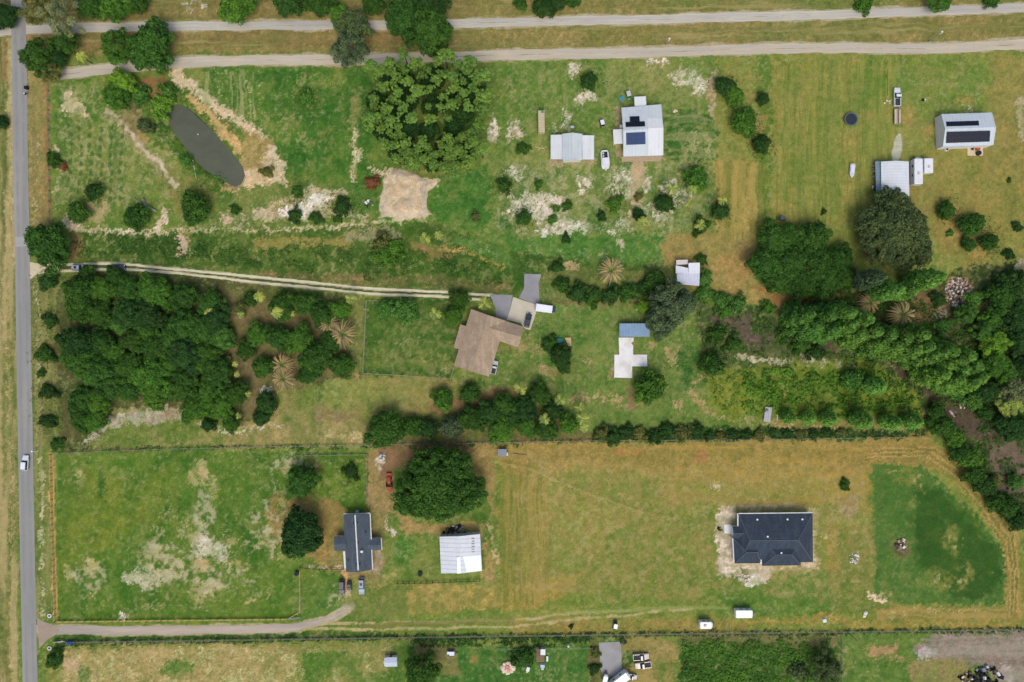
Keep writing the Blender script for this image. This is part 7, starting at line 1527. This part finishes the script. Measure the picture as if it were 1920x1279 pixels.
clutter('rubble_pile', 1798, 549, 'big heap of whitish broken rubble right of the conifers', 'rubble', heap([RUB1, RUB2, RUB3, RUB3, RUB1], 320, 4.6, .2, .85, 3, 'broken_slab', .35, 1.3))
clutter('rubble_pile', 1601, 1047, 'small bright white scatter of rubble in the hay field', 'rubble', heap([WHT, RUB1], 34, 1.7, .25, .8, 4, 'broken_slab', .3, .4))
clutter('white_sheet', 1621, 1151.5, 'crumpled white sheet lying on mown grass', 'sheet', heap([WHT, CREAM], 12, .8, .5, 1.0, 5, 'fold', .2, .4))
clutter('concrete_box', 1545, 1163, 'white concrete box with a rail beside the southern ditch bulge', 'box', lambda t: (MB().build, (lambda m: (m.box((0, 0, .3), (1.1, 1.0, .6), .3), m.build('box', WHT, t)))(MB()), (lambda m: (m.box((.3, 1.2, .5), (4.2, .12, .12), .42), m.build('rail', PW, t)))(MB())))
clutter('stepping_stones', 1268, 209, 'group of pale square stones on grass east of the solar house', 'stones', heap([CREAM], 4, .9, .5, .8, 8, 'slab', .25, .2))
def logs(t):
    for i, (a, b, r) in enumerate((((-3.6, 2.2), (.3, -.6), .16), ((-.6, 1.9), (.5, -.4), .34), ((.9, -.4), (3.6, -1.9), .36))):
        mb = MB(); mb.cyl((*a, r), (*b, r), r, r * .85, 9); mb.build('log', mat('grey_log', (160, 154, 150), (128, 122, 118), 2, .9), t)
clutter('fallen_logs', 272, 385, 'grey fallen logs by the round tree on white sand', 'logs', logs)
def frame_(t):
    for a, b in (((-1.6, -1.0), (1.6, 1.2)), ((-1.7, 1.2), (.8, -1.9)), ((-1.5, .4), (-.2, -1.5))): mb = MB(); mb.cyl((*a, .2), (*b, 1.2), .11, .1, 6); mb.build('beam', YWOOD, t)
clutter('timber_frame', 970, 250, 'collapsed yellow timber frame left of the tan box trailer', 'timber', frame_)
def planks_(t):
    for a, b in (((-1.8, .4), (1.2, -.2)), ((-1.0, -.4), (1.8, .4)), ((.2, .9), (1.2, -.7))): mb = MB(); mb.cyl((*a, .1), (*b, .3), .11, .1, 6); mb.build('plank', YWOOD, t)
clutter('loose_planks', 1014, 278, 'loose yellow planks left of the gabled shed', 'planks', planks_)
def longlog(L, w, m, nm='pole'): 
    def f(t): mb = MB(); mb.cyl((-L / 2, 0, w), (L / 2, 0, w), w, w * .8, 7); mb.build(nm, m, t); mb = MB(); mb.cyl((L * .2, 0, w), (L * .32, .5, w * 1.4), w * .5, w * .3, 6); mb.build('branch', m, t)
    return f
clutter('pale_branch', 974, 852, 'pale bare branch lying by the concrete feed box', 'branch', longlog(4.5, .14, PALEBARK), -.12)
clutter('fallen_pole', 365, 318, 'thin pale pole lying at the west shore of the pond', 'pole', longlog(6, .10, CREAM), 1.75)
clutter('fallen_branch', 450, 398, 'pale dead branch on the tan ground south of the pond', 'branch', longlog(4.0, .12, CREAM), -.6)
clutter('pale_post', 1457, 782, 'short pale post right of the grey dock', 'post', longlog(2.2, .14, CREAM), 1.55)
clutter('irrigation_pipe', 1664, 156, 'thin brown pipe lying north of the white-topped stake', 'pipe', longlog(7.5, .07, mat('rust_pipe', (150, 100, 60), None, 1, .8)), 1.57)
def dock(t): 
    mb = MB(); mb.box((0, 0, .5), (2.1, 4.6, .12)); mb.build('deck', mat('grey_deck', (176, 176, 180), (156, 156, 160), 2, .8), t)
    for x in (-.9, .9):
        for y in (-2, 2): mb = MB(); mb.cyl((x, y, -.2), (x, y, .5), .09); mb.build('pile', WOOD, t)
clutter('grey_dock', 1438.5, 777, 'grey wooden dock at the foot of the leafy hollow', 'dock', dock, -.14)
def tarp(t): 
    mb = MB(); mb.loft([[(-1.5, y, .0), (-1.4, y, .6), (0, y, .9), (1.4, y, .6), (1.5, y, .0)] for y in (-.65, .65)]); mb.build('cover', mat('teal_tarp', (36, 112, 118), (28, 96, 102), .8, .6), t)
    mb = MB(); mb.box((-1.0, 0, .75), (.06, 1.34, .3)); mb.build('strap', DARK, t)
clutter('covered_woodpile', 1047, 638.5, 'teal tarpaulin over a stack at the top of a dark tree', 'tarp', tarp)
clutter('plank_platform', 1064, 644, 'tan board platform right of the teal tarpaulin', 'platform', lambda t: ((lambda m: (m.slab([(-.9, 1.8, .3), (1.1, 1.8, .3), (1.2, -1.7, .3), (.6, -1.7, .3)], .12), m.build('deck', YWOOD, t)))(MB()), [(lambda m: (m.cyl((x, y, -.1), (x, y, .25), .08), m.build('leg', WOOD, t)))(MB()) for x, y in ((-.7, 1.6), (1, 1.6), (1, -1.5))]))
def tractor(t):
    m = mat('red_paint', (178, 70, 52), (156, 58, 44), 1, .5)
    mb = MB(); mb.loft([ringx(2.0, .35, .5, 1.1), ringx(.6, .45, .5, 1.25), ringx(-.4, .5, .5, 1.1)]); mb.build('hood', m, t)
    mb = MB(); mb.box((0, 2.7, .5), (1.7, .7, .5)); mb.build('bucket', m, t); mb = MB(); mb.box((0, -.5, 1.15), (.6, .5, .2)); mb.build('seat', DARK, t)
    mb = MB(); mb.box((0, -1.9, .5), (1.4, 1.3, .25)); mb.build('mower_deck', m, t)
    for s in (-1, 1):
        mb = MB(); mb.box((s * .5, 1.8, .8), (.12, 1.9, .14)); mb.build('loader_arm', m, t)
        mb = MB(); mb.cyl((s * .6, -.6, .65), (s * .95, -.6, .65), .65, .65, 14); mb.build('wheel', DARK, t); mb = MB(); mb.cyl((s * .5, 1.4, .38), (s * .75, 1.4, .38), .38, .38, 12); mb.build('wheel', DARK, t)
clutter('red_tractor', 730.5, 905, 'red loader tractor at the west edge of the enormous oak', 'tractor', tractor, .05)
def feed(t): 
    mb = MB(); mb.box((0, 0, .8), (2.4, 2.0, 1.6)); mb.build('box', mat('grey_box', (118, 124, 130), (104, 110, 116), 1, .7), t); mb = MB(); mb.box((0, 0, 1.68), (2.7, 2.3, .14)); mb.build('lid', mat('grey_lid', (132, 138, 144), None, 1, .6), t)
    mb = MB(); mb.box((1.5, -.5, .8), (.5, 1.0, 1.4)); mb.build('stair', CREAM, t)
clutter('feed_box', 942, 847.5, 'grey hut beside the wire fence at the top left of the hay field', 'hut', feed)
def stump(t): mb = MB(); mb.cyl((0, 0, 0), (0, 0, .9), .75, .7, 12); mb.build('tank', mat('black_tank', (38, 40, 42), None, 1, .6), t); mb = MB(); mb.cyl((0, 0, .9), (0, 0, 1.0), .4, .3, 10); mb.build('lid', DARK, t)
clutter('water_tank', 788, 1075.5, 'round black tank left of the ribbed white barn', 'tank', stump)
clutter('fire_bowl', 557, 1074.5, 'small black round bowl in the paddock fence line', 'bowl', stump)
clutter('black_bin', 52, 166, 'black roadside bin, upper of two below the junction', 'bin', lambda t: ((lambda m: (m.box((0, 0, .5), (.8, .8, 1.0), 0, 1.15), m.build('bin', DARK, t)))(MB()), (lambda m: (m.box((0, 0, 1.04), (.95, .95, .1)), m.build('lid', DARK, t)))(MB())))
clutter('roadside_mailbox', 51, 178, 'black and white mailbox by the paved road, lower of two dark objects', 'mailbox', lambda t: ((lambda m: (m.box((0, 0, 1.0), (.7, .5, .5)), m.build('box', DARK, t)))(MB()), (lambda m: (m.box((0, 0, .4), (.12, .12, .8)), m.build('post', WHT, t)))(MB()), (lambda m: (m.box((-.1, 0, 1.28), (.4, .4, .05)), m.build('lid', WHT, t)))(MB())))
clutter('blue_barrel', 133, 1204, 'blue barrel in the ditch by the southern drive mouth', 'barrel', lambda t: ((lambda m: (m.box((0, 0, .5), (1.5, 1.0, 1.0), .1, .9), m.build('drum', mat('blue_plastic', (40, 84, 160), None, 1, .5), t)))(MB()), (lambda m: (m.box((0, 0, 1.03), (1.0, .5, .06), .1), m.build('lid', mat('blue_dark', (26, 56, 120), None, 1, .5), t)))(MB())))
clutter('culvert_pipe', 112, 1203, 'white culvert pipe at the southern drive mouth', 'pipe', longlog(3.4, .22, RUB1, 'pipe'), .1)
clutter('white_ring', 94, 1215, 'small white ring-shaped tub by the roadside shrub', 'tub', lambda t: ((lambda m: (m.cyl((0, 0, 0), (0, 0, .4), .6, .65, 12), m.build('tub', WHT, t)))(MB()), (lambda m: (m.cyl((0, 0, .38), (0, 0, .43), .4, .4, 12), m.build('soil', RUB3, t)))(MB())))
clutter('white_ring', 94, 1154, 'white ring-shaped tub at the paddock corner above the drive mouth', 'tub', lambda t: ((lambda m: (m.cyl((0, 0, 0), (0, 0, .4), .6, .65, 12), m.build('tub', WHT, t)))(MB()), (lambda m: (m.cyl((0, 0, .38), (0, 0, .43), .35, .35, 12), m.build('soil', RUB3, t)))(MB())))
def gshed(L, W, col, zz=2.2, nose=0):
    def f(t):
        mb = MB(); mb.box((0, 0, zz * .42), (L * .9, W * .88, zz * .84)); mb.build('wall', WALLW, t)
        mb = MB(); mb.prism([(-L / 2 + nose, W / 2, zz * .86), (L / 2, W / 2, zz * .86), (L / 2, 0, zz), (-L / 2, 0, zz)], [(-L / 2 + nose, W / 2, zz * .8), (L / 2, W / 2, zz * .8), (L / 2, 0, zz * .9), (-L / 2, 0, zz * .9)])
        mb.prism([(-L / 2, 0, zz), (L / 2, 0, zz), (L / 2, -W / 2, zz * .86), (-L / 2 + nose, -W / 2, zz * .86)], [(-L / 2, 0, zz * .9), (L / 2, 0, zz * .9), (L / 2, -W / 2, zz * .8), (-L / 2 + nose, -W / 2, zz * .8)]); mb.build('roof', col, t)
        mb = MB(); mb.box((0, W * .45, zz * .4), (.8, .06, zz * .75)); mb.build('door', DOORM, t)
    return f
PBL = mat('pale_blue_sheet', (190, 200, 212), (176, 186, 198), 1, .6)
clutter('garden_shed', 732, 1241, 'pale shed with a pointed west end on the bottom lawn', 'shed', gshed(4.2, 2.9, PBL, 2.3, .7), .03, 1.8)
clutter('brown_shed', 1013, 1229, 'brown shed with a white roof corner on the bottom lawn', 'shed', gshed(2.4, 4.0, mat('brown_roof', (128, 104, 78), (108, 88, 66), 1, .8), 2.3), 0, 1.8)
clutter('white_sheet_roof', 1018, 1222.5, 'square white awning over the corner of the brown shed', 'awning', lambda t: ((lambda m: (m.slab([(-.75, .9, 2.55), (.75, .9, 2.55), (.75, -.9, 2.5), (-.75, -.9, 2.5)], .08), m.build('cloth', WHT, t)))(MB()), [(lambda m: (m.cyl((x, y, 0), (x, y, 2.45), .04), m.build('post', STEEL, t)))(MB()) for x in (-.68, .68) for y in (-.8, .8)]), 0, 2.3)
clutter('pale_cover', 1017, 1247.5, 'pale blue cover at the south end of the brown shed', 'cover', lambda t: ((lambda m: (m.box((0, .3, .7), (1.5, 1.0, 1.4), 0, .85), m.build('cover', PBL, t)))(MB()), (lambda m: (m.box((0, -.7, .5), (.9, .8, 1.0), 0, .8), m.build('flap', PBL, t)))(MB())))
clutter('white_bench', 1026, 1234, 'narrow white bench right of the brown shed', 'bench', lambda t: ((lambda m: (m.box((0, 0, .5), (.6, 1.6, .1)), m.build('seat', WHT, t)))(MB()), [(lambda m: (m.box((0, y, .22), (.4, .1, .45)), m.build('leg', WHT, t)))(MB()) for y in (-.6, .6)]))
clutter('white_crate', 990, 1253, 'white crate on the bottom lawn left of the brown shed', 'crate', lambda t: ((lambda m: (m.box((0, 0, .4), (1.0, 1.3, .8), -.3), m.build('crate', WHT, t)))(MB()), (lambda m: (m.box((-.3, -1.1, .15), (.5, .4, .3)), m.build('lid', CREAM, t)))(MB())))
def ring(t):
    rnd = random.Random(2); mb = MB(); mk_ = MB()
    for i in range(8):
        a = i / 8 * 6.28; mb = MB(); mb.blob((1.5 * math.cos(a), 1.5 * math.sin(a), .3), rnd.uniform(.55, .95), i, 9, 5, .25, .6); mb.build('cream_lump', CREAM, t)
    for i in range(4): a = i * 1.57 + .5; mk_ = MB(); mk_.blob((.6 * math.cos(a), .6 * math.sin(a), .4), .6, i + 9, 8, 5, .3, .6); mk_.build('pink_lump', PINK, t)
clutter('rock_ring', 952, 1251, 'flower-shaped heap of cream and pink lumps on the bottom lawn', 'rock garden', ring)
clutter('black_grill', 1833, 288, 'round black grill on the patio slab below the solar barn', 'grill', stump)
clutter('red_mower', 1832, 279, 'red machine beside the black grill below the solar barn', 'mower', lambda t: ((lambda m: (m.box((0, 0, .4), (1.4, .9, .5), .1, .85), m.build('body', mat('red_orange', (190, 84, 54), None, 1, .6), t)))(MB()), [(lambda m: (m.cyl((x, y, .2), (x + .1, y, .2), .2, .2, 10), m.build('wheel', DARK, t)))(MB()) for x in (-.6, .5) for y in (-.4, .4)]))
clutter('dark_chair', 1822, 280, 'dark garden chair on the patio slab corner below the solar barn', 'chair', lambda t: ((lambda m: (m.box((0, 0, .45), (.7, .7, .08)), m.build('seat', DARK, t)))(MB()), (lambda m: (m.box((0, .35, .8), (.7, .08, .7)), m.build('backrest', DARK, t)))(MB()), [(lambda m: (m.cyl((x, y, 0), (x, y, .45), .03), m.build('leg', DARK, t)))(MB()) for x in (-.3, .3) for y in (-.3, .3)]))
clutter('air_unit', 1773, 281, 'round grey unit at the south-west foot of the solar barn', 'air conditioner', lambda t: ((lambda m: (m.cyl((0, 0, 0), (0, 0, .8), .55, .55, 12), m.build('case', WHT, t)))(MB()), (lambda m: (m.cyl((0, 0, .8), (0, 0, .85), .4, .4, 12), m.build('fan_guard', DARK, t)))(MB())))
clutter('marker_stake', 1663, 193, 'white-topped stake with a litter of sticks left of the pickup', 'stake', heap([CREAM, WHT], 5, .9, .3, .7, 12, 'stick', .4, .6))
clutter('garden_ornament', 1730, 188.5, 'small dark and white object right of the pickup truck', 'ornament', lambda t: ((lambda m: (m.blob((0, 0, .4), .42, 3), m.build('base', DARK, t)))(MB()), (lambda m: (m.blob((.35, .1, .6), .3, 4), m.build('top', WHT, t)))(MB())))
clutter('satellite_dish', 1072, 242.5, 'small pale dish behind the gabled shed', 'dish', lambda t: ((lambda m: (m.cyl((0, 0, 1.9), (0, .1, 2.05), .3, .62, 14), m.build('dish', WHT, t)))(MB()), (lambda m: (m.cyl((0, 0, 0), (0, 0, 1.9), .05), m.build('mast', STEEL, t)))(MB())))
clutter('blue_pedal_toy', 1165, 185.5, 'blue and green round play pool left of the tractor', 'toy', lambda t: ((lambda m: (m.cyl((0, 0, 0), (0, 0, .5), .75, .8, 14), m.build('pool', mat('toy_blue', (70, 140, 176), None, 1, .5), t)))(MB()), (lambda m: (m.cyl((-.2, .1, .5), (-.2, .1, .62), .4, .4, 10), m.build('lid', mat('toy_green', (60, 150, 120), None, 1, .5), t)))(MB())))
def scrapmats(): return [STEEL, DARK, WHT, WOOD, WALLB]
clutter('scrap_row', 1643, 332, 'row of mixed scrap and crates along the west side of the long metal barn', 'scrap', lambda t: [heap(scrapmats(), 12, 1.1, .3, .9, 30 + k, 'scrap_piece', .7, .5)(t) for k in range(1)])
for k, y in enumerate((308, 318, 352)):
    clutter('scrap_heap', 1641, y, ('white and grey scrap at the north corner of the long metal barn', 'second scrap heap beside the long metal barn, below its north corner', 'scrap with a pale box low on the west side of the long metal barn')[k], 'scrap', heap(scrapmats(), 12, .9, .3, .9, 60 + k, 'scrap_piece', .7, .5))
clutter('scrap_heap', 858, 996, 'dark and silver scrap behind the ribbed white barn', 'scrap', heap([DARK, STEEL, DARK, WALLB], 40, 2.2, .3, 1.0, 71, 'scrap_piece', .7, .6))
clutter('scrap_heap', 842, 999, 'dark machinery behind the ribbed white barn, left part', 'scrap', heap([DARK, DARK, STEEL], 28, 1.8, .3, 1.0, 72, 'scrap_piece', .7, .6))
clutter('scrap_heap', 1850, 1272, 'dark farm scrap on the bottom edge by the bare dirt yard', 'scrap', heap([DARK, DARK, RUB3, STEEL, WHT], 60, 4.5, .4, 1.6, 73, 'scrap_piece', .6, 1.0))
clutter('scrap_heap', 1812, 1275, 'dark and cream scrap on the bottom edge, left part', 'scrap', heap([DARK, CREAM, RUB3], 30, 2.6, .4, 1.3, 74, 'scrap_piece', .6, .8))
clutter('burn_pit_logs', 1692, 1022, 'charred logs and ash in the round pit of the eastern paddock', 'logs', heap([RUB2, RUB3, CREAM], 26, 2.0, .3, 1.3, 75, 'log_piece', .3, .3))
clutter('pit_logs', 1695.5, 1020, 'pale log on the rim of the round pit', 'log', longlog(2.4, .2, CREAM, 'log'), -1.25)
clutter('brush_pile', 692, 382, 'small dark brush pile with a white stick left of the dirt mound', 'brush pile', heap([RUB3, DARK, WHT, RUB3], 26, 1.4, .2, .9, 76, 'stick', .4, .7))
clutter('white_stone', 1194, 580, 'single white stone on bare soil beside the lime bush', 'stone', heap([WHT], 3, .3, .3, .6, 77, 'stone', .6, .2))
clutter('stone_scatter', 716, 857, 'grey and white stones at the corner of the tan yard path', 'stones', heap([RUB1, WALLB], 8, 1.0, .4, 1.0, 78, 'stone', .5, .2))
clutter('sand_bag_line', 1397, 1084, 'pale sand spoil heap at the south tip of the sandy pad', 'spoil heap', heap([CREAM, RUB1], 16, 1.6, .3, .9, 79, 'clod', .4, .4))
clutter('pad_debris', 1349.5, 992, 'small dark bin bags on the sandy pad west of the new house', 'bags', heap([DARK], 5, .7, .4, .9, 80, 'bag', .6, .2))
clutter('water_buoy', 370, 251, 'tiny white float on the pond', 'float', lambda t: ((lambda m: (m.blob((0, 0, -.45), .22, 1), m.build('float', WHT, t)))(MB())))
clutter('shore_marker', 303, 222, 'white marker on the west bank of the pond', 'marker', lambda t: ((lambda m: (m.blob((0, 0, .2), .3, 2), m.build('marker', WHT, t)))(MB())))
